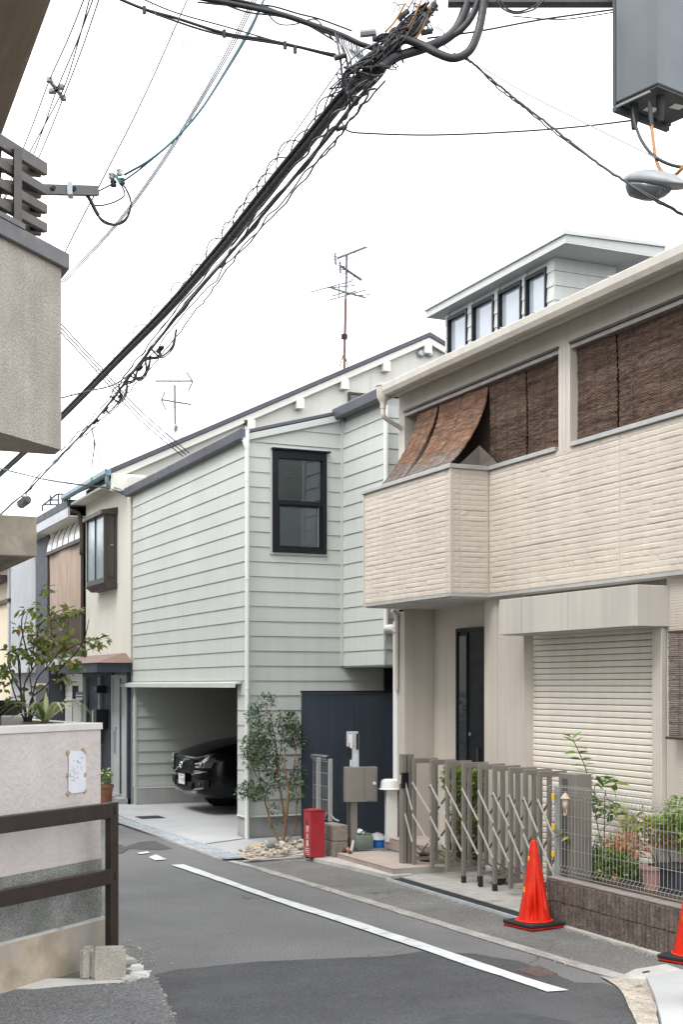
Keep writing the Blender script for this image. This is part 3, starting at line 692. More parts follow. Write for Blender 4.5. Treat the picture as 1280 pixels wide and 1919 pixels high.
# core walls
MB().box(XM + .004, XM + .15, YR, YE, ZS + .03, ZP).build('parapet_wall', m_bflat, bh)
MB().prism([(XB + .004, YC + .004), (XM + .003, YC + .004), (XM + .003, YE - .004), (XB + .004, YE - .004)], 'z', ZS + .03, ZP).build('balcony_bay', m_bflat, bh)
panels('x', XB, [YC + .01, YC + .09, YE - .01], ZS + .035, ZP)
panels('x', XM, [YR, -6.81, YC - .012], ZS + .035, ZP)
panels('y', YC, [XB + .008, XB + .11, XM - .008], ZS + .035, ZP)
MB().box(XB - .014, XB + .012, YC - .014, YC + .012, ZS + .034, ZP).build('corner_strip', m_beige, bh)
MB().box(XB - .012, XB + .014, YE - .012, YE + .012, ZS + .034, ZP).build('corner_strip', m_beige, bh)
# drip edge under the balcony and soffit
def lpoly(o, i=0.0): return [(XB - o, YC - o), (XM - o, YC - o), (XM - o, YR), (2.2, YR), (2.2, YE + o), (XB - o, YE + o)]
MB().prism(lpoly(.018), 'z', ZS, ZS + .032).build('drip_edge', m_capm, bh)
MB().prism(lpoly(-.02), 'z', ZS - .012, ZS - .001).build('balcony_soffit', m_soff, bh)
# copings
def cap(poly): MB().prism(poly, 'z', ZP + .001, ZP + .045).build('coping', m_capm, bh, bevel=.004)
cap([(XB - .03, YC - .03), (XM - .005, YC - .03), (XM - .005, YC + .05), (XB + .13, YC + .13), (XB + .13, YE + .02), (XB - .03, YE + .02)])
cap([(XM - .03, YC - .035), (XM - .03, -5.80), (XM + .16, -5.80), (XM + .16, YC - .035)])
cap([(XM - .03, -6.055), (XM - .03, YR), (XM + .16, YR), (XM + .16, -6.055)])
# upper storey: posts, beam, back wall of the loggia
ZB0, ZB1 = 5.285, 5.50
def ribbed(x0, x1, y0, y1, z0, z1, name='wall', m=None): return MB().box(x0, x1, y0, y1, z0, z1).build(name, m or m_beige2, bh)
ribbed(XM, XM + .17, -2.56, YE, ZP + .05, ZB0 - .002, 'post'); ribbed(XM - .006, XM + .17, -6.034, -5.838, ZP - .02, ZB0 - .002, 'post')
for y in (-5.905, -5.965): MB().box(XM - .009, XM - .006, y, y + .004, ZP, ZB0).build('joint', m_capm, bh)
mb = MB(); ribbed(XM, XM + .17, YR, YE, ZB0, ZB1, 'beam', m_bflat)
for y in (-3.76, -6.98): MB().box(XM - .003, XM, y, y + .006, ZB0, ZB1).build('joint', m_capm, bh)
for y0, y1 in ((-5.838, -2.56), (YR, -6.034)):
    MB().box(XM - .022, XM + .0, y0, y1, ZB0 - .012, ZB0 + .012).build('beam_trim', m_bronze, bh)
    MB().box(XM - .002, XM + .10, y0 + .01, y1 - .01, ZB0 - .055, ZB0 - .012).build('blind_track', m_taupe, bh)
ribbed(2.2, 2.35, YR, YE, ZS, 5.6, 'wall', m_bflat)
ribbed(XM + .17, 2.2, YE - .12, YE, ZP, 5.6, 'wall', m_bflat)
MB().box(XM + .17, 2.2, YR, YE - .12, 5.52, 5.56).build('loggia_ceiling', m_soff, bh)
# side wall toward the grey house
ribbed(XG, 7.5, YE - .0, YE + .125, 0, 5.5, 'side_wall', m_beige2)
relief(bh, 'y', YE + .126, XM + .2, 7.4, 3.0, 5.45, rows=42, outward=1)
# eave gutter, fascia and roof
gx = .75
mb = MB(); prof = [(gx + .115, 5.46), (gx + .02, 5.455), (gx - .005, 5.50), (gx - .012, 5.565), (gx + .0, 5.575), (gx + .012, 5.565), (gx + .03, 5.50), (gx + .115, 5.50)]
mb.prism(prof, 'y', YR, -2.56); mb.build('eave_gutter', m_pvcb, bh)
MB().box(gx + .118, gx + .14, YR, YE + .05, 5.43, 5.60).build('fascia_board', m_bflat, bh)
MB().box(gx + .14, XM + .02, YR, YE + .05, 5.502, 5.515).build('eave_soffit', m_soff, bh)
for k in range(12):
    y = -2.9 - k * .6; MB().box(gx - .014, gx + .1, y, y + .02, 5.574, 5.582).build('gutter_bracket', m_pvcb, bh)
MB().ext([(gx + .07, YE + .06, 5.56), (4.0, YE + .06, 6.45), (4.0, YE + .06, 6.49), (gx + .05, YE + .06, 5.592)], (0, YR - YE - .08, 0)).build('roof', m_rooft, bh)
MB().ext([(4.0, YE + .06, 6.45), (7.6, YE + .06, 5.37), (7.6, YE + .06, 5.43), (4.0, YE + .06, 6.49)], (0, YR - YE - .08, 0)).build('roof', m_rooft, bh)
# rainwater head, elbow into the wall, lower stack
hp = (gx + .04, -2.53)
mb = MB(); mb.lathe([(.0, 5.30), (.035, 5.31), (.035, 5.36), (.05, 5.40), (.075, 5.44), (.08, 5.565), (.092, 5.57), (.092, 5.595), (.0, 5.595)], (hp[0], hp[1], 0), 10)
hd = mb.build('rainwater_head', m_pvcb, bh, smooth='auto')
MB().tube(spline([(hp[0], hp[1], 5.31), (hp[0] + .01, hp[1], 5.22), (hp[0] + .10, hp[1] + .02, 5.17), (XM + .02, -2.47, 5.10)], 5), .028, 10).build('elbow', m_pvcb, hd, smooth='auto')
px_, py_ = 1.115, -2.235
pipe(px_, py_, .03, 2.62, .045, bh, m_pvc, top=[(px_, py_, 2.68), (px_ - .02, py_ + .02, 2.74), (xq - .02, yw - .10, 2.78)])
pipe(XG - .03, -2.30, 2.0, 2.86, .026, bh, m_pvcb, top=[(XG - .03, -2.31, 2.90), (XG - .06, -2.33, 2.93), (XG - .12, -2.36, 2.95)])
# ground floor
ribbed(XG, 1.6, -2.445, -2.29, .0, ZS - .012, 'wall')
ribbed(1.514, 1.7, -4.35, -2.445, 0, ZS - .012, 'wall', m_beige2)
# column with its rounded corner, then wall to the shutter
mb = MB(); pl = [(1.30, -5.135), (XG, -5.135), (XG, -4.36)]
for k in range(1, 9): a = R(180 - 90 * k / 8); pl.append((XG + .115 + .115 * math.cos(a), -4.36 + .115 * math.sin(a)))
pl += [(1.50, -4.245), (1.50, -5.135)]; mb.prism(pl[:-2] + [(1.513, -4.245), (1.513, -5.135)][:2], 'z', 0, ZS - .012)
mb.build('corner_pier', m_beige2, bh, smooth='auto')
ribbed(XG + .11, 2.2, -7.32, -5.137, 2.49, ZS - .012, 'wall', m_bflat)
ribbed(XG, 1.6, YR, -7.40, 0, ZS - .012, 'wall', m_beige2)
for k in range(150):   # raised ribs of the ground-floor siding near the porch and the pier
    z = .30 + k * .0178
    if z > 2.95: break
rb = MB()
for k in range(110):
    z = .28 + k * .0242
    for a, b in ((-5.10, -4.37), (-2.443, -2.292)): rb.box(XG - .0045, XG, a, b, z, z + .0185)
    for a, b in ((YR, -7.42),): rb.box(XG - .0045, XG, a, b, z, z + .0185)
    rb.box(1.511, 1.514, -3.02, -2.452, z, z + .0185)
    rb.box(XG + .02, 1.5, -2.448, -2.445, z, z + .0185)
    for q in range(8):
        a0, a1 = R(180 - 90 * q / 8), R(180 - 90 * (q + 1) / 8); cx, cy, r0 = XG + .115, -4.36, .115
        rb.ext([(cx + r0 * math.cos(a0), cy + r0 * math.sin(a0), z), (cx + (r0 + .003) * math.cos(a0), cy + (r0 + .003) * math.sin(a0), z), (cx + (r0 + .003) * math.cos(a1), cy + (r0 + .003) * math.sin(a1), z), (cx + r0 * math.cos(a1), cy + r0 * math.sin(a1), z)], (0, 0, .0185))
rb.build('siding_rib', m_beige2, bh, kind='stuff')
for y in (-4.60,): MB().box(XG - .0045, XG - .001, y, y + .005, .28, ZS - .02).build('joint', m_capm, bh)
MB().box(XG + .12, XG + .125, -2.4495, -2.446, .28, ZS - .02).build('joint', m_capm, bh)
# front door
dr_ = MB().box(1.478, 1.512, -3.93, -3.11, .25, 2.69).build('front_door', m_black, bh)
MB().frame('x', -3.95, -3.085, .23, 2.71, (.035, .035, .03, .04), 1.455, 1.513).build('frame', m_black, dr_)
MB().box(1.470, 1.478, -3.31, -3.13, .35, 2.62).build('side_light', m_glassd, dr_)
MB().box(1.462, 1.478, -3.34, -3.315, .28, 2.66).build('mullion', m_black, dr_)
MB().box(1.45, 1.474, -3.60, -3.575, 1.02, 1.35).build('handle', m_bronze, dr_); MB().lathe([(.0, 0), (.02, 0), (.02, .015), (0, .015)], (1.462, -3.42, 1.5), 10, M=Matrix.Rotation(R(-90), 3, 'Y')).build('lock', m_silver, dr_)
MB().box(XG + .12, 1.52, -4.34, -2.45, .0, .235).build('porch_floor', m_tilet, bh)
# roller shutter: one slat per lath
sh0, sh1 = -7.302, -5.125
sl_ = None
for k in range(45):
    z = .06 + k * .0585
    if z > 2.55: break
    if sl_ is None:
        mb = MB(); mb.prism([(.0, 0), (-.003, .002), (-.007, .009), (-.0085, .026), (-.008, .046), (-.004, .0525), (.006, .0535), (.006, 0)], 'y', sh0 + .04, sh1 - .02)
        sl_ = link(mb.mesh('shutter_slat', m_shut, (XG, 0, 0)), 'shutter_slat', bh, ORIG[bh.name])
        sl_.data.transform(Matrix.Translation((XG, 0, 0)))
        sl_.location = (XG + .10 - 2.5, 6, z)
    else: piece(sl_, bh, (XG + .10 - 2.5, 6, z))
MB().box(XG + .115, XG + .12, sh0 + .03, sh1 - .01, .0, 2.6).build('shutter_backing', m_dark, bh)
MB().box(XG - .02, XG + .12, sh1 - .02, sh1 - .0, .0, 2.56).build('shutter_guide', m_pvcb, bh)
MB().box(XG - .05, XG + .12, sh0 - .09, sh0 + .045, .0, 2.56).build('shutter_guide', m_pvcb, bh, bevel=.006)
sbx = MB().box(.775, XG - .001, -7.44, -5.20, 2.552, 2.90).build('shutter_box', m_sbox, bh, bevel=.004)
for y in (-5.62, -6.42): MB().box(.7715, .775, y, y + .005, 2.555, 2.898).build('joint', m_capm, sbx)
MB().box(.80, XG, -7.40, -5.24, 2.546, 2.551).build('box_underside', m_capm, sbx)

# reed blinds: each one a thing that hangs from the balcony
def reed(name, label, y0, y1, path, m, rows, cat='reed blind', group=None, seed=0, wav=.006, m2=None):
    """path(t) -> (x, z) from top to foot; every row of reeds is a ridge, uneven in depth"""
    r = random.Random(seed); mb = MB(); nc = max(6, int((y1 - y0) / .06)); vs = []; th = .012
    ed = [(r.uniform(-.008, .008), r.uniform(-.008, .008)) for _ in range(rows + 1)]
    for i in range(rows * 2 + 1):
        t = i / (rows * 2); x, z = path(t); x2, z2 = path(min(1, t + .01)); x0_, z0_ = path(max(0, t - .01))
        d = Vector((x2 - x0_, z2 - z0_)).normalized(); nx, nz = d.y, -d.x
        e = ed[i // 2]
        for j in range(nc + 1):
            u = j / nc; y = y0 + (y1 - y0) * u + (e[0] * (1 - u) + e[1] * u)
            k = (.0 if i % 2 else .006) + r.uniform(-.0025, .0025) + wav * math.sin(y * 9 + z * 2.0 + seed)
            vs.append((x + nx * k, y, z + nz * k + r.uniform(-.0015, .0015)))
    fs = [(i * (nc + 1) + j, (i + 1) * (nc + 1) + j, (i + 1) * (nc + 1) + j + 1, i * (nc + 1) + j + 1) for i in range(rows * 2) for j in range(nc)]
    mb.add(vs, fs)
    frac = [i / (rows * 2) for i in range(rows * 2) for j in range(nc)]
    root = thing(name, label, cat, (path(0)[0], (y0 + y1) / 2, path(1)[1]), group)
    o = mb.build('reed_mat', [m, m2] if m2 else m, root, raw=True)
    if m2:
        for p, t in zip(o.data.polygons, frac):
            k = t + .16 * mnoise.noise(Vector((p.center.y * 5, t * 9, seed))) + .10 * mnoise.noise(Vector((p.center.y * 19, t * 40, seed)))
            if k > .76 or (m2 is m_reed_g and k < -.5): p.material_index = 1
    so = o.modifiers.new('thick', 'SOLIDIFY'); so.thickness = th; so.offset = 1
    MB().tube([(path(0)[0], y0, path(0)[1] + .0), (path(0)[0], y1, path(0)[1] + .0)], .011, 6).build('top_rod', m_brown, root)
    for u in (.18, .5, .82):
        yy = y0 + (y1 - y0) * u; MB().tube([(path(t)[0] - .02, yy + .004 * math.sin(9 * t), path(t)[1] + .004) for t in [k / 10 for k in range(11)]], .0025, 4).build('cord', m_brown, root)
    return root
def drape(x1, sag):   # from the track out over the coping of the bay
    def f(t):
        x = XM + .05 + (x1 - XM - .05) * (t ** (1.35 + sag * 3)) - sag * .5 * math.sin(math.pi * t) * 0; z = ZB0 - .06 + (ZP + .055 - ZB0 + .06) * (1 - (1 - t) ** 1.12)
        if t > .94: pass
        return (x, z)
    return f
reed('reed_blind', 'orange brown reed blind pulled out over the balcony rail, leftmost of the row', -3.30, -2.79, drape(XB + .03, 0), m_reed_o, 62, seed=1, m2=m_reed_g, group='reed blinds hung along the balcony')
reed('reed_blind', 'orange brown reed blind pulled out over the balcony rail, curling beside a dark hanging blind', -4.40, -3.35, drape(XB + .03, .10), m_reed_o, 62, seed=2, m2=m_reed_g, group='reed blinds hung along the balcony')
vert = lambda x: (lambda t: (x + .012 * math.sin(3 * t), ZB0 - .06 - t * (ZB0 - .06 - ZP + .20)))
reed('reed_blind', 'dark reed blind hanging straight beside the curled orange blinds', -5.13, -4.42, vert(XM + .06), m_reed_d, 80, seed=3, group='reed blinds hung along the balcony')
reed('reed_blind', 'dark reed blind hanging straight against the left side of the balcony post', -5.83, -5.15, vert(XM + .07), m_reed_d, 80, seed=4, group='reed blinds hung along the balcony')
reed('reed_blind', 'dark brown reed blind hanging directly right of the balcony post', -6.66, -6.05, vert(XM + .06), m_reed_d, 80, seed=5, group='reed blinds hung along the balcony')
reed('reed_blind', 'dark reed blind at the right edge of the picture above the parapet', -7.9, -6.68, vert(XM + .075), m_reed_d, 80, seed=6, group='reed blinds hung along the balcony')
MB_ = MB().box(XM + .13, XM + .135, -9, -2.6, ZP + .04, ZB0).build('loggia_screen', m_brown, bh)
# folded grey sheet tucked behind the curled blind
mb = MB(); mb.add([(.74, -4.43, ZP + .05), (.98, -4.47, ZP + .05), (.97, -4.47, ZP + .27), (1.08, -4.66, ZP + .05), (1.06, -4.60, ZP + .12)], [(0, 1, 2), (1, 3, 4, 2)])
o = mb.build('folded_sheet', mat('grey_sheet', (.10, .082, .065), .7, .1, 6), None, raw=True); so = o.modifiers.new('t', 'SOLIDIFY'); so.thickness = .012
tag(o, 'folded grey sheet wedged behind the curled end of the orange blind', 'sheet')
# bamboo blind by the shutter at the right edge
y1b = P(1254, 1280, x=1.0).y
g = reed('bamboo_blind', 'bamboo blind, grey above and yellow below, hung beside the roller shutter', y1b - .9, y1b, lambda t: (1.0 + .0 * t, 2.50 - .875 * t), m_reed_g, 56, seed=7)
g.children[0].data.materials.append(m_bamb)
for p in g.children[0].data.polygons:
    if p.center.z + ORIG[g.name][2] < 1.93 + .02 * math.sin(p.center.y * 30): p.material_index = 1
MB().tube([(.985, y1b - .9, 1.615), (.985, y1b + .01, 1.615)], .013, 6).build('bottom_rod', m_barkd, g)

# ------------------------------------------------------------------ folding gate
gt = thing('folding_gate', 'taupe aluminium accordion gate stretched across the apron before the beige house', 'gate', (.7, -5, 0))
def box_leg(x, y, z0, z1, w=.034): return MB().box(x - w / 2, x + w / 2, y - w / 2, y + w / 2, z0, z1)
yl = [-3.735, -4.075, -4.36, -4.68, -4.995, -5.285, -5.60, -5.89, -6.185]
xo = [.58, .62, .65, .665, .675, .675, .665, .65, .62]
post = MB().box(.50, .545, -3.62, -3.53, .03, 1.30).build('lock_post', m_taupe, gt)
MB().box(.56, .62, -3.655, -3.60, .06, 1.30).build('lock_post', m_taupe, gt)
MB().box(.545, .60, -3.60, -3.545, .06, 1.29).build('post_channel', m_taupe2, gt)
MB().box(.49, .56, -3.645, -3.595, .93, 1.10).build('lock_case', m_black, post)
MB().box(.455, .50, -3.60, -3.575, .98, 1.07).build('latch', m_pvcb, post)
MB().box(.44, .56, -3.66, -3.52, .03, .085).build('post_foot', m_taupe, post)
fr = []
for i, (y, x) in enumerate(zip(yl, xo)):
    w_ = .039; b = .265; z0 = .10; zt = 1.262
    mb = MB(); pr_ = [(x - w_/2, z0), (x + w_/2, z0), (x + w_/2, zt - .055), (x + b - w_/2, zt - .055), (x + b - w_/2, z0 + .03), (x + b + w_/2, z0 + .03), (x + b + w_/2, zt), (x - w_/2, zt)]
    mb.prism(pr_, 'y', y - w_/2, y + w_/2)
    o = mb.build('gate_frame', m_taupe, gt, bevel=.003)
    MB().box(x + w_/2, x + b - w_/2, y - .012, y + .012, z0 + .05, z0 + .085).build('foot_bar', m_taupe, o)
    fr.append((x, y, o))
    if i in (3, 5): 
        MB().box(x - .02, x + .02, y - .02, y + .02, .03, .10).build('foot', m_rubber, o)
    if i == 4:
        wh = MB().box(x - .022, x + .022, y - .022, y + .022, .075, .14).build('caster', m_rubber, o)
        MB().lathe([(.0, -.011), (.028, -.011), (.03, -.006), (.03, .006), (.028, .011), (0, .011)], (x, y - .01, .058), 14, M=Matrix.Rotation(R(90), 3, 'X')).build('wheel', m_rubber, o)
pts = [(.545, -3.63)] + [(x, y) for x, y, _ in fr] 
for i in range(len(pts) - 1):
    (xa, ya), (xb, yb) = pts[i], pts[i + 1]
    for za in (1.0, .655):
        MB().bar((xa - .024, ya, za), (xb - .024, yb, za - .30), .008, .022).build('brace', m_steel, gt)
        MB().bar((xa + .27 + .02, ya, za - .30), (xb + .27 + .02, yb, za), .008, .022).build('brace', m_taupe2, gt)
    MB().bar((xa + .0, ya, .32), (xa + .13, (ya + yb) / 2, .20), .006, .014).build('brace', m_taupe2, gt)
    MB().bar((xa + .13, (ya + yb) / 2, .20), (xa + .27, ya - .02, .34), .006, .014).build('brace', m_taupe2, gt)
    MB().box(xb - .03, xb + .01, yb - .02, yb + .02, .955, .975).build('pivot', m_taupe2, gt)
# last braces reach the stop post
(xa, ya) = pts[-1]
for za in (1.0, .655):
    MB().bar((xa - .024, ya, za), (.50, -6.66, za - .36), .008, .022).build('brace', m_steel, gt)
    MB().bar((xa + .26, ya, za - .33), (.62, -6.68, za), .008, .022).build('brace', m_taupe2, gt)
rp = MB().box(.47, .64, -6.985, -6.72, .03, 1.285).build('stop_post', m_taupe, gt, bevel=.004)
MB().box(.465, .470, -6.86, -6.78, .10, 1.24).build('post_groove', m_taupe2, rp)
o = MB().obox((.47, -3.615, .065), (.13, .05, .05)).build('drop_bolt', m_rubber, gt)
MB().lathe([(0, -.012), (.03, -.012), (.03, .012), (0, .012)], (.43, -3.66, .06), 12, M=Matrix.Rotation(R(90), 3, 'X')).build('wheel', m_rubber, gt)

# ------------------------------------------------------------------ block wall, mesh fence
wl = thing('block_wall', 'low wall of two courses of brown ribbed split blocks beside the orange cone', 'wall', (.37, -8, 0))
def split_block(L, h, d, ribs, seed):
    r = random.Random(seed); mb = MB(); n = ribs * 4; top = []; bot = []
    for i in range(n + 1):
        y = L * i / n; k = i % 4; dep = -.016 if k == 0 else (.010 + r.uniform(-.006, .006))
        bot.append((-dep, y)); top.append((-dep + r.uniform(-.004, .004), y))
    vs = []
    nz = 3
    for j in range(nz + 1):
        for (a, y), (a2, _) in zip(bot, top):
            t = j / nz; vs.append((a + (a2 - a) * t + (r.uniform(-.004, .004) if 0 < j < nz else 0), y, h * t))
    m = n + 1
    fs = [(j * m + i, j * m + i + 1, (j + 1) * m + i + 1, (j + 1) * m + i) for j in range(nz) for i in range(n)]
    b0 = len(vs); vs += [(d, 0, 0), (d, L, 0), (d, L, h), (d, 0, h)]
    fs += [(b0, b0 + 3, b0 + 2, b0 + 1), tuple(range(m))[::-1] + (b0, b0 + 1), tuple(nz * m + i for i in range(m)) + (b0 + 2, b0 + 3),
           tuple(j * m for j in range(nz + 1)) + (b0 + 3, b0), tuple(j * m + n for j in range(nz, -1, -1)) + (b0 + 1, b0 + 2)]
    mb.add(vs, fs); return mb
protos = []
for s_ in range(3):
    o = link(split_block(.386, .172, .10, 7, s_).mesh('wall_block', m_block), 'wall_block', wl, (0, 0, 0)); protos.append(o); ORIG[o.name] = (0, 0, 0)
first = [True] * 3
rb_ = random.Random(3)
for c in range(2):
    for k in range(6):
        y = -6.80 - .392 * (k + 1) ; i = (k * 2 + c) % 3
        loc = (.30 - .37 + rb_.uniform(-.003, .003), y + 8, .022 + c * .181)
        if first[i]: protos[i].location = loc; first[i] = False
        else: piece(protos[i], wl, loc)
MB().box(.335, .41, -9.14, -6.81, .02, .372).build('wall_core', m_blockt, wl)
MB().box(.31, .42, -9.15, -6.80, .3825, .395).build('wall_top', m_blockt, wl)
MB().box(.245, .335, -9.15, -6.79, .0, .020).build('wall_footing', m_kerb, wl)
def wire_panel(root, x, y0, y1, z0, z1, dy=.05, dz=.145, r=.0017, lip=.03):
    n = int(round((y1 - y0) / dy)); vp = None; L = z1 - z0
    # every upright bends out and back at head and foot
    for i in range(n + 1):
        y = y0 + i * dy
        if vp is None:
            q = [(lip * .9, 0, .055), (lip, 0, .02), (0, 0, .0)][::-1]
            path = [(.0, 0, .0), (-lip, 0, .012), (-lip, 0, .045), (0, 0, .075), (0, 0, L - .075), (-lip, 0, L - .045), (-lip, 0, L - .012), (0, 0, L)]
            vp = link(MB().tube(path, r, 5).mesh('upright_wire', m_wire, smooth=True), 'upright_wire', root, (0, 0, 0)); vp.location = (x - root.location.x, y - root.location.y, z0)
        else: piece(vp, root, (x - root.location.x, y - root.location.y, z0))
    zs = [.0, .012, .045, .075] ; xs = [0, -lip, -lip, 0]
    lv = [(xs[i], z0 + zs[i]) for i in range(4)] + [(xs[i], z1 - zs[i]) for i in range(4)]
    k = z0 + .075 + dz
    while k < z1 - .10: lv.append((0, k)); k += dz
    for a, z in lv: MB().tube([(x + a + .003, y0 - .012, z), (x + a + .003, y1 + .012, z)], r * 1.15, 5).build('cross_wire', m_wire, root, smooth=True)
fe = thing('mesh_fence', 'grey welded wire fence standing on the low brown block wall', 'fence', (.37, -8, .395))
fe.location = (.37, -8, 0); ORIG[fe.name] = (.37, -8, 0)
wire_panel(fe, .37, -9.12, -6.78, .425, 1.19)
for y in (-6.80, -8.75): MB().box(.385, .42, y - .018, y + .018, .38, 1.17).build('fence_post', m_wire, fe)
for z in (.56, .80, 1.06): MB().box(.350, .378, -6.815, -6.790, z, z + .050).build('reflector', m_yel, fe, bevel=.004)
# figurine hung on the fence
fg = thing('hanging_figurine', 'small tan bird figurine hung on the wire fence beside the gate post', 'figurine', (.335, -6.93, .90))
c0 = P(1060, 1505, x=.335)
mb = MB(); mb.lathe([(.0, .022), (.040, .0), (.042, .006), (.015, .045), (.0, .056)], (c0.x, c0.y, c0.z + .035), 7); mb.build('roof', m_figure, fg)
MB().lathe([(.0, -.06), (.022, -.05), (.026, .0), (.02, .05), (.0, .055)], (c0.x, c0.y, c0.z), 8).build('body', m_figure, fg, smooth=True)
MB().tube(spline([(c0.x, c0.y + .014, c0.z - .05), (c0.x, c0.y + .02, c0.z - .085), (c0.x, c0.y - .0, c0.z - .105), (c0.x, c0.y - .02, c0.z - .08), (c0.x, c0.y - .012, c0.z - .045)], 4), .006, 6).build('ring', m_figure, fg)

# ------------------------------------------------------------------ traffic cones
def make_cone(label, loc, rz, dent, lean=0):
    t = lthing('traffic_cone', label, 'traffic cone', loc, 'orange traffic cones along the footway', rz)
    mb = MB(); n = 72; m = 34; vs = []; r_ = random.Random(9)
    for i in range(m + 1):
        u = i / m; z = .062 + u * .655; r = .142 * (1 - u) + .027 * u
        for j in range(n):
            a = 2 * math.pi * j / n; k = r
            if dent:
                # crushed flank: two sharp folds running up the side facing the road
                for a0, amp, wd, z0, zw in ((R(-142), .070, .17, .15, .12), (R(-110), .060, .14, .20, .17), (R(-80), .034, .12, .27, .12), (R(-52), .045, .15, .13, .12), (R(150), .016, .4, .3, .2)):
                    da = (a - a0 + math.pi) % (2 * math.pi) - math.pi
                    f = math.exp(-(da / wd) ** 2) * math.exp(-((z - z0) / zw) ** 2); k -= amp * f
                k += .004 * math.sin(5 * a + 9 * u) * (1 - u)
            vs.append((k * math.cos(a) + lean * u * u, k * math.sin(a), z))
    fs = [(i * n + j, i * n + (j + 1) % n, (i + 1) * n + (j + 1) % n, (i + 1) * n + j) for i in range(m) for j in range(n)]
    top = [(.027, .717), (.024, .728), (.012, .733)]
    for r, z in top:
        for j in range(n): a = 2 * math.pi * j / n; vs.append((r * math.cos(a) + lean, r * math.sin(a), z))
    for i in range(m, m + 3):
        fs += [(i * n + j, i * n + (j + 1) % n, (i + 1) * n + (j + 1) % n, (i + 1) * n + j) for j in range(n)]
    fs.append(tuple((m + 3) * n + j for j in range(n)))
    mb.add(vs, fs); mb.build('cone_body', m_cone, t, smooth='auto')
    MB().lathe([(.135, .052), (.16, .052), (.165, .058), (.16, .064), (.135, .066)], (0, 0, 0), 32).build('collar', m_cone, t, smooth='auto')
    MB().box(-.185, .185, -.185, .185, .006, .020).build('base', m_cone, t, bevel=.004)
    MB().box(-.19, .19, -.19, .19, .0225, .052).build('weight', m_rubber, t, bevel=.006)
    for a, b in ((-.17, -.17), (.17, -.17), (.17, .17), (-.17, .17)): MB().box(a - .012, a + .012, b - .012, b + .012, 0, .006).build('foot', m_rubber, t)
    for z in (.32, .58):
        a = R(-188); r = .142 - (z - .062) / .655 * .115 + .003
        M = Matrix.Rotation(a, 3, 'Z'); MB().obox((r * math.cos(a), r * math.sin(a), z), (.006, .020, .042), M).build('reflector', m_yel, t)
    return t
make_cone('crumpled orange traffic cone standing at the end of the low block wall', (.055, -6.98, .006), R(8), True, -.008)
make_cone('orange traffic cone cut off by the right edge of the picture', (P(1297, 1804, z=0).x + .03, P(1297, 1804, z=0).y + .02, .006), R(20), False)

# ------------------------------------------------------------------ corner between the two houses
eb = lthing('extinguisher_box', 'red steel fire extinguisher box with white lettering on the kerb', 'extinguisher box', (-.065, -2.361, .03), rz=R(3))
MB().box(0, .185, 0, .19, .02, .56).build('cabinet', m_red, eb, bevel=.006)
MB().prism([(-.006, .56), (.191, .56), (.191, .568), (.10, .578), (-.006, .568)], 'y', -.006, .196).build('lid', m_red, eb)
for yy in (.03, .145): MB().box(.02, .17, yy, yy + .03, 0, .02).build('skid', m_rubber, eb)
MB().lathe([(0, 0), (.028, 0), (.028, .003), (0, .003)], (-.0005, .105, .425), 16, M=Matrix.Rotation(R(-90), 3, 'Y') @ Matrix.Scale(1.5, 3, Vector((1, 0, 0)))).build('porthole', m_dark, eb)
MB().box(-.004, -.0005, .135, .155, .20, .28).build('handle_slot', m_dark, eb)
def text(body, size, M, name, m, parent, depth=.0008):
    cu = bpy.data.curves.new(name, 'FONT'); cu.body = body; cu.size = size; cu.align_x = 'CENTER'; cu.align_y = 'CENTER'; cu.extrude = depth; cu.resolution_u = 3
    o = bpy.data.objects.new(name, cu); S.collection.objects.link(o)
    dg_ = bpy.context.evaluated_depsgraph_get(); me = bpy.data.meshes.new_from_object(o.evaluated_get(dg_)); bpy.data.objects.remove(o)
    me.transform(M); me.materials.clear(); me.materials.append(m); q = bpy.data.objects.new(name, me); S.collection.objects.link(q); q.parent = parent; q['kind'] = 'stuff'; return q
def face_mx(org, right, up):   # text plane: x to the right, y up
    r_ = Vector(right).normalized(); u = Vector(up).normalized(); n = r_.cross(u)
    M = Matrix((r_, u, n)).transposed().to_4x4(); M.translation = Vector(org); return M
for k, ch in enumerate('消火器'): text(ch, .082, face_mx((-.0015, .085, .345 - k * .085), (0, -1, 0), (0, 0, 1)), 'lettering', m_white2, eb)
for k in range(4): MB().box(-.0018, -.0002, .03, .15 - (.04 if k == 3 else 0), .118 - k * .022, .124 - k * .022).build('print_line', m_white2, eb)

pl_ = thing('block_pillar', 'stub of two weathered concrete blocks carrying a narrow wire panel', 'pillar', (.38, -2.2, 0))
for c in range(2):
    mb = MB(); r_ = random.Random(c)
    mb.box(.215, .395, -2.40, -2.0, .04 + c * .19, .226 + c * .19)
    mb.build('wall_block', m_block2, pl_, bevel=.012)
MB().box(.20, .41, -2.42, -1.98, .0, .035).build('footing', m_kerb, pl_)
mp_ = thing('wire_fence', 'narrow grey wire mesh panel with two posts standing on the concrete block stub', 'fence panel', (.3, -1.9, .42)); mp_.location.z = 0; ORIG[mp_.name] = (.3, -1.9, 0)
ya, yb = P(614, 1450, x=.33).y, P(588, 1450, x=.33).y
wire_panel(mp_, .33, ya, yb, .44, 1.21, dy=.05, dz=.16, lip=.028)
for y in (ya - .0, ya + .36): MB().box(.345, .385, y - .02, y + .02, .42, 1.17).build('fence_post', m_wire, mp_)
MB().tube(spline([(.36, ya - .02, .50), (.40, ya - .04, .45), (.45, ya - .06, .425)], 4), .012, 6).build('stay', m_wire, mp_)

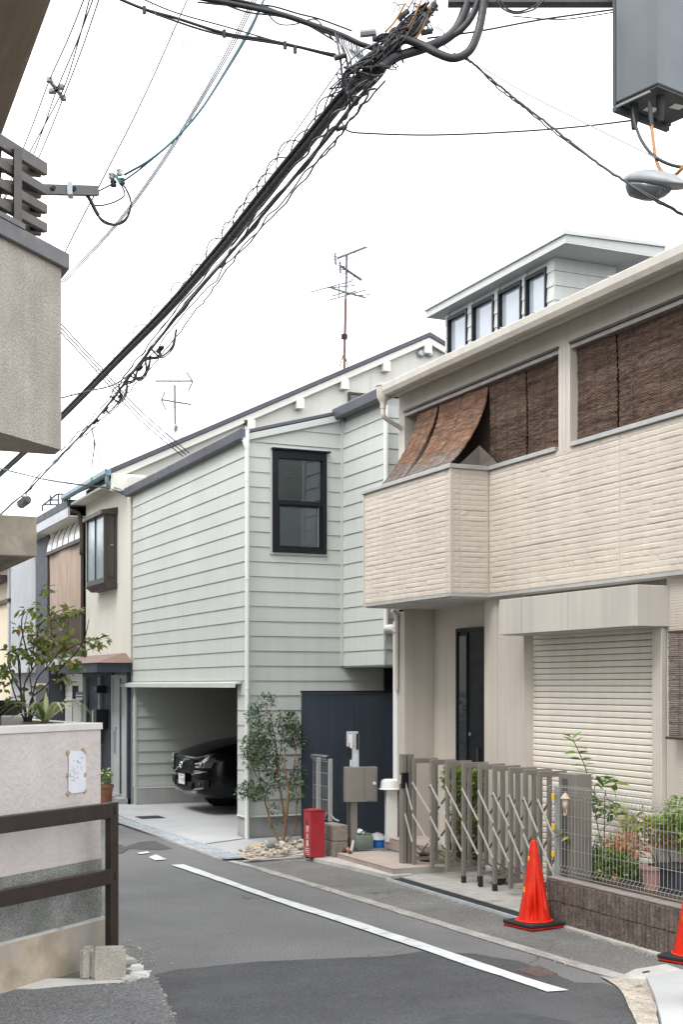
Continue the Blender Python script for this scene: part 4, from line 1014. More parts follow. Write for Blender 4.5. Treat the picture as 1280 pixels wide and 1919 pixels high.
# letterbox post with intercom
lb = thing('letterbox_post', 'taupe letterbox on a post with an intercom above, before the navy screen', 'letterbox', (.62, -2.3, 0))
Yd = 15.85
c0 = P(661, 1470, Y=Yd); u = Vector((CY_, -SY_, 0)); wv = Vector((SY_, CY_, 0)); Mr = Matrix.Rotation(-YAW + R(10), 3, 'Z')
def lp(px, py, d=0): p = P(px, py, Y=Yd + d); return p
def lbox(x0, x1, y0, y1, d0, d1, name, m, par, **kw):
    a = lp((x0 + x1) / 2, (y0 + y1) / 2, (d0 + d1) / 2); s = Yd / F
    return MB().obox(a, ((x1 - x0) * s, d1 - d0, (y1 - y0) * s), Mr).build(name, m, par, **kw)
p0 = lbox(657, 669, 1500, 1604, .03, .10, 'post', m_taupe, lb)
p1 = lbox(651, 658, 1500, 1590, .12, .20, 'post', m_taupe2, lb)
bx_ = lbox(645, 706, 1437, 1502, -.05, .10, 'letterbox', m_taupe, lb, bevel=.004)
lbox(654, 682, 1439, 1500, -.056, -.050, 'front_panel', m_taupe, bx_); lbox(684, 704.5, 1439, 1500, -.056, -.050, 'door', m_taupe, bx_)
MB().lathe([(0, -.012), (.02, -.012), (.02, .006), (0, .008)], lp(702, 1468, -.065), 10, M=Mr @ Matrix.Rotation(R(90), 3, 'X')).build('knob', m_plast, bx_)
lbox(659, 672, 1376, 1437, .0, .05, 'mast', m_zinc, lb)
lbox(650, 671, 1371, 1399, -.02, .04, 'meter_cover', m_gbox, lb, bevel=.004)
lbox(668, 672, 1375, 1405, -.03, -.021, 'dark_flap', m_black, lb); lbox(653, 661, 1376, 1392, -.028, -.021, 'meter_dial', m_plast, lb)
lbox(650, 659, 1402, 1420, -.03, .01, 'intercom', m_black, lb, bevel=.004); lbox(656, 660, 1392, 1402, -.025, .0, 'lens', m_plast, lb); lbox(656, 659, 1424, 1436, -.02, .0, 'cable_duct', m_plast, lb)

# tiled step
ts = thing('tiled_step', 'low brown tiled step leading from the kerb toward the porch', 'step', (.8, -3, 0))
MB().box(.245, 1.3, -3.93, -2.46, .0, .092).build('step_core', m_conc3, ts)
MB().box(.93, 1.4, -3.93, -2.34, .092, .235).build('step_core', m_conc3, ts)
tl = None
for k in range(9):
    y = -3.925 + k * .1635
    mb = MB().box(-.012, 0, 0, .158, 0, .078)
    if tl is None: tl = link(mb.mesh('tile', m_tile, bevel=.002), 'tile', ts, (0, 0, 0)); tl.location = (.245 - .8, y + 3, .008)
    else: piece(tl, ts, (.245 - .8, y + 3, .008))
tl2 = link(MB().box(0, .268, 0, .158, 0, .012).mesh('tile', m_tilet, bevel=.002), 'tile', ts, (0, 0, 0)); f_ = True
for i in range(2):
    for k in range(9):
        loc = (.234 - .8 + i * .273, -3.925 + 3 + k * .1635, .093)
        if f_: tl2.location = loc; f_ = False
        else: piece(tl2, ts, loc)
for k in range(10):
    y = -3.925 + k * .1635
    piece(tl, ts, (.93 - .8, y + 3, .108), None, (1, 1, 1.5))
for k in range(10): piece(tl2, ts, (.919 - .8, -3.925 + 3 + k * .1635, .236), None, (1.7, 1, 1))

def at(px, py, Y): return P(px, py, Y=Y)
# plinth with basin
bs_ = thing('washing_stand', 'pale square pedestal carrying an upturned white plastic basin by the gate', 'pedestal', (1.0, -2.45, .23))
c0 = P(733, 1568, z=.25)
MB().obox((c0.x, c0.y, .50), (.13, .13, .62), Mr).build('column', m_plast, bs_, bevel=.004)
bo = thing('plastic_basin', 'upturned white round basin lying on top of the pale pedestal', 'basin', (c0.x, c0.y, .81))
mb = MB(); mb.lathe([(.0, .815), (.135, .815), (.150, .818), (.148, .828), (.132, .835), (.125, .90), (.115, .925), (.09, .935), (.0, .938)], (c0.x, c0.y, -.24 + .0), 28)
bmesh_o = mb.build('bowl', m_plast, bo, smooth='auto'); bmesh_o.location = (0, 0, .24)
tap = MB().obox((c0.x + .09, c0.y - .05, .77), (.05, .05, .05)).build('tap', m_red, bs_)
# clutter round the step
ct = thing('water_tank', 'squat grey green plastic water tank with two caps behind the tiled step', 'tank', at(686, 1590, 15.95))
zt = .10; c0 = P(686, 1592, z=.10)
mb = MB(); mb.obox((c0.x, c0.y + .08, .10 + .085), (.225, .17, .16), Mr); mb.build('body', m_tank, ct, bevel=.02, smooth='auto')
for d in (-.06, .06): MB().lathe([(0, .26), (.04, .26), (.042, .285), (.0, .29)], (c0.x + d * .9, c0.y + .08 - d * .4, 0), 12).build('cap', m_tank, ct)
MB().tube(spline([(c0.x - .05, c0.y + .08, .27), (c0.x, c0.y + .08, .31), (c0.x + .06, c0.y + .05, .27)], 4), .009, 6).build('handle', m_tank, ct)
c1 = P(714, 1591, z=.10)
tb = thing('blue_bucket', 'small bright blue plastic tub beside the grey green tank', 'tub', (c1.x, c1.y, .10))
MB().lathe([(.0, .105), (.075, .105), (.085, .19), (.095, .195), (.095, .205), (.08, .205), (.07, .12), (0, .12)], (c1.x + .02, c1.y + .1, 0), 18).build('shell', m_blue, tb, smooth='auto')
for q, (px, py, s, lab) in enumerate(((673, 1566, .10, 'white crumpled plastic bag lying behind the grey green tank'), (709, 1573, .12, 'white plastic sheet bundled between tank and blue tub'))):
    p = P(px, py + 20, z=.10); mb = MB(); r_ = random.Random(q)
    mb.lathe([(0, .10), (s, .105), (s * 1.05, .16), (s * .8, .235), (s * .5, .262), (0, .272)], (p.x + .12, p.y + .28, 0), 12)
    mb.v = [(a + r_.uniform(-.012, .012), b_ + r_.uniform(-.012, .012), max(.1, c_ + r_.uniform(-.012, .012))) for a, b_, c_ in mb.v]
    tag(mb.build('plastic_bag', m_plast, None, smooth='auto'), lab, 'bag')
# little garden ornaments by the pillar
sp = [((650, 1575), m_navy, .045, .10, 'dark blue ornament'), ((652, 1592), mat('orange_ball', (.52, .17, .08), .5), .03, .05, 'round orange ornament'), ((646, 1594), m_barkd, .03, .05, 'small brown ornament'), ((656, 1596), m_navy2, .025, .04, 'tiny slate blue ornament')]
for (px, py), m, r, h, nm in sp:
    p = P(px, py + (10 if h > .08 else 4), z=.105 if px > 630 else .04); mb = MB()
    mb.lathe([(0, 0), (r * .9, .002), (r, h * .4), (r * .75, h * .8), (r * .3, h), (0, h)], (p.x, p.y + (.05 if h > .08 else 0), p.z), 12)
    tag(mb.build('garden_ornament', m, None, smooth='auto'), nm + ' sitting on the step by the block stub', 'ornament')
p = P(651, 1592, z=.105)
mb = MB()
for k in range(5):
    mb.tube(spline([(p.x - .05 + k * .02, p.y + .1, .105 + .13), (p.x - .05 + k * .022, p.y + .09, .28 + .02 * (k % 2)), (p.x - .02 + k * .022, p.y + .08, .235)], 4), .006, 5)
tag(mb.build('wire_basket', m_cableo, None, kind=None), 'bent orange handles of a basket poking up by the block stub', 'basket')
q0 = P(660, 1597, z=.105)
tag(MB().obox((q0.x, q0.y, .105 + .07), (.022, .022, .14), Matrix.Rotation(R(14), 3, 'Y')).build('white_stake', m_plast, None), 'short pale stake leaning beside the letterbox post', 'stake')

# ------------------------------------------------------------------ left foreground: planter wall, rail, building
def dirv(vx): a = math.atan2(vx - CX, F) + YAW; return Vector((math.sin(a), math.cos(a), 0))
r1 = dirv(1900.); k1 = Vector((-r1.y, r1.x, 0))          # along the side street / away from it
pc = P(188, 1805, z=0); pc.z = 0
pw = thing('planter_wall', 'stepped planter wall: pinkish stucco over mossy pebbledash over a stained cement base', 'planter', pc)
def wallseg(z0, z1, off, name, m, th=.16, L=6.0, **kw):
    a = pc + r1 * off - k1 * off; p = [a, a - r1 * L, a - r1 * L + k1 * (th + off), a + k1 * (th + off)]
    return MB().prism([(q.x, q.y) for q in p], 'z', z0, z1).build(name, m, pw, **kw)
def top_z(py): return (HY - py) * 9.86 / F + CAMZ
wallseg(0, .325, .030, 'cement_base', m_base)
wallseg(.325, .345, .024, 'base_lip', m_kerb)
wallseg(.3455, .775, .006, 'pebbledash', m_granite)
wallseg(.7755, .825, .003, 'band', m_plant)
wallseg(.8255, 1.726, .0, 'stucco', m_plant)
wallseg(1.7265, 1.777, .012, 'coping', m_plcap, bevel=.004)
# return leg and soil behind
def side(z0, z1, name, m, o=0.0, L=3.0):
    a = pc + k1 * .165 ; yd = Vector((-.12, .99, 0)); x_ = Vector((-1, 0, 0))
    p = [a + r1 * o, a + yd * L + r1 * o, a + yd * L + x_ * .14, a + x_ * .14]
    return MB().prism([(q.x, q.y) for q in p], 'z', z0, z1).build(name, m, pw)
side(0, 1.726, 'return_wall', m_plant); side(1.7265, 1.777, 'coping', m_plcap, .01)
a = pc + k1 * .17
MB().prism([(q.x, q.y) for q in (a, a - r1 * 6, a - r1 * 6 + k1 * 1.5, a + Vector((-.25, 1.5, 0)))], 'z', 1.2, 1.69).build('soil', m_soil, pw)
# brown rail
po = P(209, 1818, z=0); r2 = dirv(1960.); k2 = Vector((-r2.y, r2.x, 0)); Mr2 = Matrix.Rotation(math.atan2(r2.y, r2.x), 3, 'Z')
rl = thing('guard_rail', 'dark brown painted steel guard rail with two bars in front of the planter wall', 'rail', (po.x, po.y, 0))
ztop = (HY - 1503) * 9.62 / F + CAMZ
MB().obox((po.x, po.y, ztop / 2), (.085, .06, ztop), Mr2).build('post', m_rail, rl, bevel=.004)
for za, zb in (((HY - 1532) * 9.62 / F + CAMZ, ztop - .002), ((HY - 1655) * 9.62 / F + CAMZ, (HY - 1627) * 9.62 / F + CAMZ)):
    c = Vector((po.x, po.y, (za + zb) / 2)); a = c - r2 * 4.0; b = c - r2 * .04
    MB().bar(a, b, .055, zb - za).build('rail_bar', m_rail, rl, bevel=.004)
    MB().obox(c + Vector((0, 0, 0)), (.012, .075, .05), Mr2).build('bracket', m_rail, rl)
pb = po - r2 * 2.2; MB().obox((pb.x, pb.y, .55), (.085, .06, 1.1), Mr2).build('post', m_rail, rl)
# cast stone block and mortar at the foot
sb_ = P(190, 1846, z=0)
mb = MB(); Ms = Matrix.Rotation(R(-20), 3, 'Z') @ Matrix.Rotation(R(2), 3, 'Y')
a = sb_ + Vector((-.12, .10, 0)); 
mb.obox((a.x - .0, a.y + .03, .115), (.10, .17, .235), Ms)
st = thing('cast_stone', 'broken grey cast stone block leaning at the foot of the guard rail post', 'stone block', (sb_.x, sb_.y, 0))
def rock(c, s, M, seed, name, m, par, amp=.012, bev=.02):
    r_ = random.Random(seed); mb = MB(); mb.obox((0, 0, 0), s)
    bm = bmesh.new(); me = mb.mesh(name, m); bm.from_mesh(me)
    bmesh.ops.bevel(bm, geom=bm.edges[:], offset=bev, segments=2, affect='EDGES')
    bmesh.ops.subdivide_edges(bm, edges=[e for e in bm.edges if e.calc_length() > .05], cuts=2, use_grid_fill=True)
    for v in bm.verts:
        n = mnoise.noise_vector(v.co * 9 + Vector((seed, 0, 0))); v.co += n * amp
    bm.to_mesh(me); bm.free(); me.transform(M.to_4x4()); me.transform(Matrix.Translation(Vector(c) - Vector(ORIG[par.name])))
    me.polygons.foreach_set('use_smooth', [True] * len(me.polygons)); me.set_sharp_from_angle(angle=R(35))
    return link(me, name, par)
cc = P(204, 1812, Y=9.28); rock((cc.x, cc.y, .115), (.225, .12, .235), Matrix.Rotation(-YAW + R(4), 3, 'Z'), 3, 'block_half', m_stone, st)
cc = P(163, 1812, Y=9.30); rock((cc.x, cc.y, .118), (.085, .12, .225), Matrix.Rotation(-YAW - R(2), 3, 'Z') @ Matrix.Rotation(R(2), 3, 'Y'), 5, 'block_half', m_stone, st)
mt = thing('mortar_rubble', 'lumps of pale spilled mortar around the foot of the rail post', 'rubble', (po.x, po.y, 0))
for k, (px, py, s) in enumerate(((238, 1800, .13), (255, 1812, .12), (262, 1826, .13), (238, 1834, .12), (245, 1818, .16), (230, 1792, .10), (218, 1790, .10))):
    q = P(px, py + 6, z=0); rock((q.x, q.y, .012), (s, s * .85, .05), Matrix.Rotation(k * 1.3, 3, 'Z'), 20 + k, 'mortar_lump', m_plcap if k in (1, 2) else m_kerb, mt, .02, .015)
sheet('mortar_strip', [P(x, y, z=0).xy[:] for x, y in ((-60, 1800), (0, 1826), (60, 1838), (140, 1838), (232, 1832), (284, 1822), (262, 1836), (232, 1843), (150, 1848), (60, 1856), (10, 1856), (-60, 1862))], .016, m_plcap, thick=.01, amp=.012, seed=31)
# notice taped to the wall
nf = -k1
def onwall(px, py, off):   # point on the stucco face
    r = Vector(ray(px, py)); o_ = Vector(CAM); pl = pc + nf * off
    t = (pl - o_).dot(nf) / r.dot(nf); return o_ + r * t
nt_ = thing('paper_notice', 'handwritten white paper notice taped to the pinkish planter wall with brown tape', 'notice', onwall(142, 1447, 0))
cor = [onwall(*q, .006) for q in ((128, 1409), (132, 1407), (155, 1408), (159, 1413), (160, 1470), (158, 1484), (133, 1487), (127, 1482))]
mb = MB().ext(cor, nf * .0015); mb.build('sheet', m_paper, nt_)
for k, q in enumerate((((124, 1409), (128, 1405), (131, 1410), (127, 1417)), ((153, 1404), (156, 1401), (161, 1409), (160, 1415)), ((125, 1450), (129, 1449), (129, 1457), (125, 1458)), ((157, 1448), (161, 1448), (161, 1456), (157, 1456)), ((123, 1487), (127, 1483), (131, 1488), (128, 1492)), ((156, 1484), (160, 1479), (162, 1482), (159, 1488)))):
    MB().ext([onwall(*p, .009) for p in q], nf * .001).build('tape', m_tape, nt_)
r_ = random.Random(4)
def stroke(pts, w=.0022, m=None): MB().tube([onwall(a, b, .0085) for a, b in pts], w, 4).build('pen_stroke', m or m_inkp, nt_)
# hand-drawn characters, as far as they can be made out
for pts in (((144, 1424), (146, 1430), (144, 1430)), ((144, 1425), (148, 1428)), ((151, 1421), (154, 1419), (156, 1420)), ((137, 1424), (139, 1427)), ((131, 1444), (135, 1443), (134, 1446)), ((138, 1442), (138, 1448)), ((136, 1438), (139, 1440)), ((144, 1435), (145, 1440)), ((151, 1436), (152, 1443)),
            ((138, 1448), (142, 1450)), ((143, 1447), (146, 1447), (144, 1451)), ((138, 1453), (138, 1465)), ((142, 1457), (146, 1456), (144, 1459)), ((133, 1462), (136, 1460), (134, 1464)), ((137, 1464), (141, 1462)), ((130, 1455), (136, 1455)), ((131, 1450), (132, 1455)), ((148, 1428), (151, 1431))):
    stroke(pts)

# building at the upper left
r3 = dirv(1640.); k3 = Vector((-r3.y, r3.x, 0)); K1 = P(114, 843, Y=8.0); zb0 = K1.z; zb1 = P(114, 497, Y=8.0).z
lh = thing('stucco_house', 'house at the left edge with a rough stucco balcony, slatted railing and brown eave', 'house', (K1.x - 3, K1.y, 0))
fp = [K1, K1 - r3 * 3.2, K1 - r3 * 3.2 + Vector((-1.5, 1.5, 0)), K1 + Vector((-3.4, .19, 0)), K1 + Vector((0, .19, 0))]
MB().prism([(p.x, p.y) for p in fp], 'z', zb0, zb1).build('balcony_parapet', m_stucco, lh)
ip = [K1 - r3 * .42 + k3 * .16, K1 - r3 * 3.0 + k3 * .16, K1 - r3 * 3.0 + Vector((-1.3, 1.3, 0)), K1 + Vector((-3.3, .12, 0)), K1 + Vector((-.75, .12, 0))]
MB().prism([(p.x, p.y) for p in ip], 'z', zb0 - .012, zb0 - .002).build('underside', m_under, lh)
nrm = -k3
def cop(o, z0, z1, name='coping'):
    a = K1 - k3 * o + r3 * o; p = [a, a - r3 * 3.3, a - r3 * 3.3 + k3 * .30, a + Vector((-.24, .30, 0)), a + Vector((0, .30, 0))]
    return MB().prism([(q.x, q.y) for q in p], 'z', z0, z1).build(name, m_cap, lh, bevel=.004)
cop(.035, zb1 - .02, zb1 + .075); 
a = K1 - k3 * .0 - r3 * .42; MB().bar(a + Vector((0, 0, zb1 + .09 - K1.z)), a - r3 * 2.8 + Vector((0, 0, zb1 + .09 - K1.z)), .08, .03).build('coping_step', m_cap, lh)
# slatted railing on top
def railp(px, py): # on the vertical plane of the parapet face, a little back
    r = Vector(ray(px, py)); o_ = Vector(CAM); pl = K1 + k3 * .06; t = (pl - o_).dot(nrm) / r.dot(nrm); return o_ + r * t
for k, (pe, hh) in enumerate((((84, 318), .075), ((84, 358), .055), ((84, 393), .055), ((84, 428), .055))):
    e = railp(*pe); a = e - r3 * 3
    MB().bar(a, e, .035, hh).build('railing_slat', m_louv, lh, bevel=.003)
    bk = e + Vector((-1.1, .06, 0)); MB().bar(e + Vector((-.02, .02, 0)), bk + Vector((0, .04, 0)), .05, .075).build('railing_slat', m_log, lh, bevel=.003)
    MB().obox(e + k3 * .03 - r3 * .05, (.05, .05, .05), Matrix.Rotation(.8, 3, 'Z')).build('slat_bracket', m_rubber, lh)
for px, d in ((22, 0), (10, .1)):
    b = railp(px, 410) - k3 * (.035 if d == 0 else -.06); t_ = railp(px, 262 + px * .6) - k3 * (.035 if d == 0 else -.06)
    MB().box(b.x - .022, b.x + .022, b.y - .022, b.y + .022, zb1 + .07, t_.z - .02).build('railing_post', m_louv, lh)
# lower slab (entrance canopy)
c0 = P(68, 968, Y=8.6); c1 = P(68, 1043, Y=8.6)
MB().box(c0.x - 3, c0.x, c0.y, c0.y + 1.6, c1.z, c0.z).build('canopy_slab', m_stucco2, lh, bevel=.006)
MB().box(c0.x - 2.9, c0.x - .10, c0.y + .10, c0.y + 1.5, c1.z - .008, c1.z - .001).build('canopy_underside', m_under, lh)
# eave above
ea = P(0, 236, z=6.35) if False else PZ(0, 236, 6.4); eb_ = PZ(86, -2, 6.4); dv_ = (ea - eb_).normalized()
p0_ = eb_ - dv_ * 3; p1_ = ea + dv_ * 2.2; nn_ = Vector((-1, 0, 0))
MB().ext([p0_, p1_, p1_ + nn_ * 3.5 + Vector((0, 0, 1.0)), p0_ + nn_ * 3.5 + Vector((0, 0, 1.0))], (0, 0, .16)).build('eave_soffit', m_eave, lh)
for q in (.33, .36): pass
MB().ext([p0_ + nn_ * .30 + Vector((0, 0, .085)), p1_ + nn_ * .30 + Vector((0, 0, .085)), p1_ + nn_ * .33 + Vector((0, 0, .09)), p0_ + nn_ * .33 + Vector((0, 0, .09))], (0, 0, -.04)).build('eave_batten', m_brown, lh)
MB().ext([p0_, p1_, p1_ + Vector((.03, 0, 0)), p0_ + Vector((.03, 0, 0))], (0, 0, .20)).build('barge_board', m_eave, lh)
# wall of the house, beyond the left edge
wx = K1.x - 1.75
MB().box(wx - 5, wx, K1.y - 2.5, K1.y + 6, 0, 7.2).build('wall', m_stucco, lh)
# cable bracket on the railing
br = thing('cable_bracket', 'galvanised arm holding service wires out from the slatted balcony railing', 'bracket', railp(84, 352))
a = railp(80, 352) + Vector((.0, .03, 0)); b = P(182, 358, Y=8.25)
MB().bar(a - (b - a) * .4, b, .035, .06).build('arm', m_cap, br, bevel=.003)
m_ = a.lerp(b, .5); MB().obox(m_, (.03, .08, .075), Matrix.Rotation(-.3, 3, 'Z')).build('joint', m_zinc, br)
for t in (.18, .55): q = a.lerp(b, t); MB().lathe([(0, -.03), (.013, -.03), (.013, .03), (0, .03)], (q.x, q.y - .01, q.z), 8, M=Matrix.Rotation(R(90), 3, 'X')).build('bolt', m_rubber, br)
ins = thing('wire_insulators', 'two white porcelain insulators with green bindings on the service wire', 'insulator', P(220, 335, Y=8.35))
for px, py in ((209, 330), (224, 323), (212, 344), (228, 340)):
    q = P(px, py, Y=8.35); MB().lathe([(0, -.02), (.016, -.02), (.022, -.008), (.014, 0), (.023, .008), (.016, .02), (0, .022)], q, 12).build('insulator', m_ceram if py < 335 else m_navy2, ins, smooth=True)
q = P(219, 332, Y=8.34)
for k in range(5): MB().tube(spline([P(212 + k * 2, 325 + k, Y=8.33), P(218 + k, 334 + k * 2, Y=8.31), P(226, 334 + k * 2, Y=8.33)], 4), .004, 5).build('binding_wire', m_cablegr, ins)

# ------------------------------------------------------------------ cream house behind, bay window and porch
ch = thing('cream_house', 'cream plastered house with a long slate gable, bay window and navy porch', 'house', (3, 8, 0))
yg = 6.10; RX, RZ = 5.92, 8.74; EX, EZ = -.30, 5.72; sl2 = (RZ - EZ) / (RX - EX)
zg = lambda x: EZ + (x - EX) * sl2 if x <= RX else RZ - (x - RX) * .42
zwall = zg(0) - .22
MB().prism([(0, 0), (11.5, 0), (11.5, zg(11.5) - .02), (RX, RZ - .02), (0, zg(0) - .02)], 'y', yg, 9.10).build('wall', m_cream, ch)
MB().box(-.004, .0, 5.78, yg, 0, zwall).build('corner_strip', m_cream, ch)
MB().box(.0, .3, 5.78, yg, 0, zwall).build('wall', m_cream, ch)
MB().box(3.62, 3.626, yg - .004, yg, 5.2, 7.2).build('joint', m_creamt, ch)
for x in (4.72,): MB().box(x, x + .008, yg - .004, yg, 5.6, zg(x) - .25).build('joint', m_capm, ch)
y0, y1 = 5.96, 9.35
MB().ext([(EX - .02, y0, EZ - .01), (RX, y0, RZ), (11.9, y0, zg(11.9)), (11.9, y0, zg(11.9) + .07), (RX, y0, RZ + .085), (EX - .02, y0, EZ + .075)], (0, y1 - y0, 0)).build('roof', m_rooft, ch)
for (xa, xb) in ((EX, RX), (RX, 11.6)):
    MB().ext([(xa, y0 + .03, zg(xa) - .13), (xb, y0 + .03, zg(xb) - .13), (xb, y0 + .03, zg(xb) - .012), (xa, y0 + .03, zg(xa) - .012)], (0, .05, 0)).build('barge_board', m_creamt, ch)
MB().ext([(EX + .03, y0 + .085, zg(EX) - .13), (RX, y0 + .085, RZ - .13), (RX, y0 + .085, RZ - .10), (EX + .03, y0 + .085, zg(EX) - .10)], (0, .05, 0)).build('verge_soffit', m_creamt, ch)
MB().box(EX, .32, y0 - .0, y0 + .10, EZ - .30, EZ - .005).build('eave_return', m_creamt, ch)
MB().box(EX + .02, .02, y0 + .30, y1, EZ - .16, EZ - .12).build('eave_soffit', m_creamt, ch)
for px in (470, 562, 646, 724, 802):
    x = P(px, 700, y=y0 + .03).x; z = zg(x)
    MB().box(x - .07, x + .07, y0 - .02, yg, z - .31, z - .125).build('purlin_end', m_creamt, ch, bevel=.004)
for px in (787, 804):
    p = P(px, 663, y=yg); MB().lathe([(0, 0), (.07, 0), (.075, .06), (.05, .085), (0, .09)], (p.x, yg, p.z), 14, M=Matrix.Rotation(R(90), 3, 'X')).build('vent_hood', m_silver, ch)
a = P(652, 735, y=yg); b = P(700, 752, y=yg)
o = MB().frame('y', a.x, a.x + .62, a.z - .5, a.z, .04, yg - .05, yg).build('window', m_bronze, ch); MB().box(a.x + .04, a.x + .58, yg - .02, yg - .015, a.z - .46, a.z - .04).build('pane', m_glassd, o)
# security light under the verge
p = P(457, 792, y=yg); MB().lathe([(0, -.05), (.05, -.04), (.06, .02), (.02, .05), (0, .05)], (p.x, yg - .07, p.z), 10).build('security_light', m_bronze, ch, smooth=True)
# verdigris gutter on the street eave
MB().prism([(EX - .01, EZ + .05), (EX - .115, EZ + .055), (EX - .12, EZ - .02), (EX - .09, EZ - .055), (EX - .03, EZ - .055), (EX - .01, EZ - .02)], 'y', y0 - .04, y1 + .1).build('gutter', m_teal, ch)
MB().tube(spline([(EX - .06, y0 + .02, EZ - .05), (EX - .06, y0 + .04, EZ - .17), (EX + .05, y0 + .06, EZ - .24), (-.03, y0 + .08, EZ - .34)], 5), .035, 8).build('gutter_elbow', m_teal, ch, smooth=True)
# bay window
by0 = 6.70; bx = P(194, 1000, y=by0).x; by1 = P(161, 1000, x=bx).y
zb_, zt_ = 3.84, 5.10
bw = MB().box(bx, .0, by0, by1, zb_ + .04, zb_ + .14).build('bay_window', m_bronze, ch)
MB().prism([(bx - .02, zb_ + .04), (bx + .1, zb_ - .05), (0, zb_ - .05), (0, zb_ + .04)], 'y', by0 - .02, by1 + .02).build('sill', m_bronze, bw)
MB().prism([(bx - .06, zt_), (0, zt_), (0, zt_ + .13), (bx - .06, zt_ + .07)], 'y', by0 - .05, by1 + .05).build('roof', m_bronze, bw)
for y in (by0, by1 - .05): MB().box(bx, bx + .06, y, y + .05, zb_ + .14, zt_).build('mullion', m_bronze, bw)
MB().box(bx, bx + .05, (by0 + by1) / 2, (by0 + by1) / 2 + .03, zb_ + .14, zt_).build('mullion', m_bronze, bw)
MB().box(bx + .02, bx + .025, by0 + .05, by1 - .05, zb_ + .14, zt_).build('pane', m_paneg, bw)
MB().frame('y', bx + .06, 0, zb_ + .14, zt_, .05, by0 - .01, by0 + .04).build('side_frame', m_bronze, bw)
MB().box(bx + .10, -.05, by0 + .015, by0 + .02, zb_ + .18, zt_ - .05).build('pane', m_glassd, bw)
MB().box(bx + .11, -.06, by0 - .0, by0 + .012, 4.55, 4.565).build('latch_rail', m_silver, bw)
# porch roof, door and navy panel
pr0 = P(196, 1245, y=5.90).x
pf = P(190, 1246, x=-.62).y
MB().prism([(-.62, 2.28), (-.02, 2.28), (-.02, 2.44), (-.62, 2.44)], 'y', 5.66, 9.4).build('porch_beam', m_navy, ch)
mb = MB(); mb.add([(-.66, 5.62, 2.442), (.0, 5.62, 2.442), (.0, 9.45, 2.442), (-.66, 9.45, 2.442), (-.05, 6.1, 2.62), (0, 6.1, 2.62), (0, 9.0, 2.62), (-.05, 9.0, 2.62)],
    [(3, 2, 1, 0), (4, 5, 6, 7), (0, 1, 5, 4), (1, 2, 6, 5), (2, 3, 7, 6), (3, 0, 4, 7)]); mb.build('porch_roof', m_copper, ch)
MB().box(-.045, -.004, 6.90, 9.12, .25, 2.28).build('porch_panel', m_navy, ch)
MB().box(-.05, .0, 9.0, 9.16, 0, 2.28).build('porch_post', m_navy, ch)
MB().box(-.06, -.006, 5.76, 5.83, 0, 2.28).build('porch_post', m_navy, ch)
dw = MB().frame('x', 5.84, 6.86, .12, 2.24, (.06, .06, .03, .06), -.07, -.006).build('front_door', m_doorw, ch)
MB().box(-.045, -.02, 6.36, 6.80, .15, 2.18).build('leaf', m_doorw, dw); MB().box(-.045, -.02, 5.90, 6.24, .15, 2.18).build('leaf', m_doorw, dw)
MB().box(-.05, -.02, 6.245, 6.355, .15, 2.18).build('dark_glazing', m_black, dw)
MB().box(-.08, -.045, 6.62, 6.65, .85, 1.25).build('pull_handle', m_silver, dw); MB().lathe([(0, 0), (.025, 0), (.025, .02), (0, .02)], (-.066, 6.60, 1.30), 10, M=Matrix.Rotation(R(90), 3, 'Y')).build('lock', m_silver, dw)
MB().box(-.25, .0, 5.76, 9.1, .0, .115).build('door_step', m_conc2, ch)
MB().box(-.06, -.05, 6.9, 9.0, .12, .25).build('panel_skirt', m_found, ch)
MB().tube([(-.09, 8.75, .25), (-.09, 8.75, 2.22)], .035, 10).build('downpipe', m_corr, ch); MB().tube([(-.09, 7.62, .55), (-.09, 7.62, 2.22)], .035, 10).build('downpipe', m_corr, ch)
mbx = MB().box(-.26, -.05, 7.18, 7.44, 1.28, 1.62).build('mailbox', m_black, ch, bevel=.01); MB().box(-.24, -.05, 7.47, 7.62, 1.25, 1.6).build('meter', m_gbox, ch, bevel=.01)
MB().box(-.22, -.05, 7.32, 7.56, 1.92, 2.05).build('porch_lamp', m_black, ch, bevel=.01); MB().box(-.20, -.12, 7.25, 7.28, 1.0, 1.4).build('hanging_strap', m_rubber, ch)
# flower pot on the step
fp_ = P(195, 1495, Y=23.2); t = thing('flower_pot', 'terracotta pot with small pale flowers on the step beside the navy porch', 'flower pot', (fp_.x, fp_.y, .0))
MB().lathe([(0, 0), (.10, 0), (.12, .02), (.12, .06), (.15, .28), (.165, .285), (.165, .33), (.14, .33), (.13, .29), (0, .29)], (fp_.x, fp_.y, .0), 18).build('pot', m_brick, t, smooth='auto')
def leafverts(L, W, fold=.25, n=3, curl=.2):
    """pointed leaf along +x with a folded midrib"""
    vs = []; fs = []
    for i in range(n + 1):
        u = i / n; wv_ = W * math.sin(math.pi * min(1, u ** .8 * .97 + .015)) * .5; x = L * u; z = -curl * L * u * u
        vs += [(x, -wv_, z + fold * wv_), (x, 0, z), (x, wv_, z + fold * wv_)]
    for i in range(n):
        for j in range(2): fs.append((i * 3 + j, i * 3 + j + 1, i * 3 + j + 4, i * 3 + j + 3))
    return vs, fs
def rot_to(d, roll):
    d = Vector(d).normalized(); q = d.to_track_quat('X', 'Z').to_matrix(); return q @ Matrix.Rotation(roll, 3, 'X')
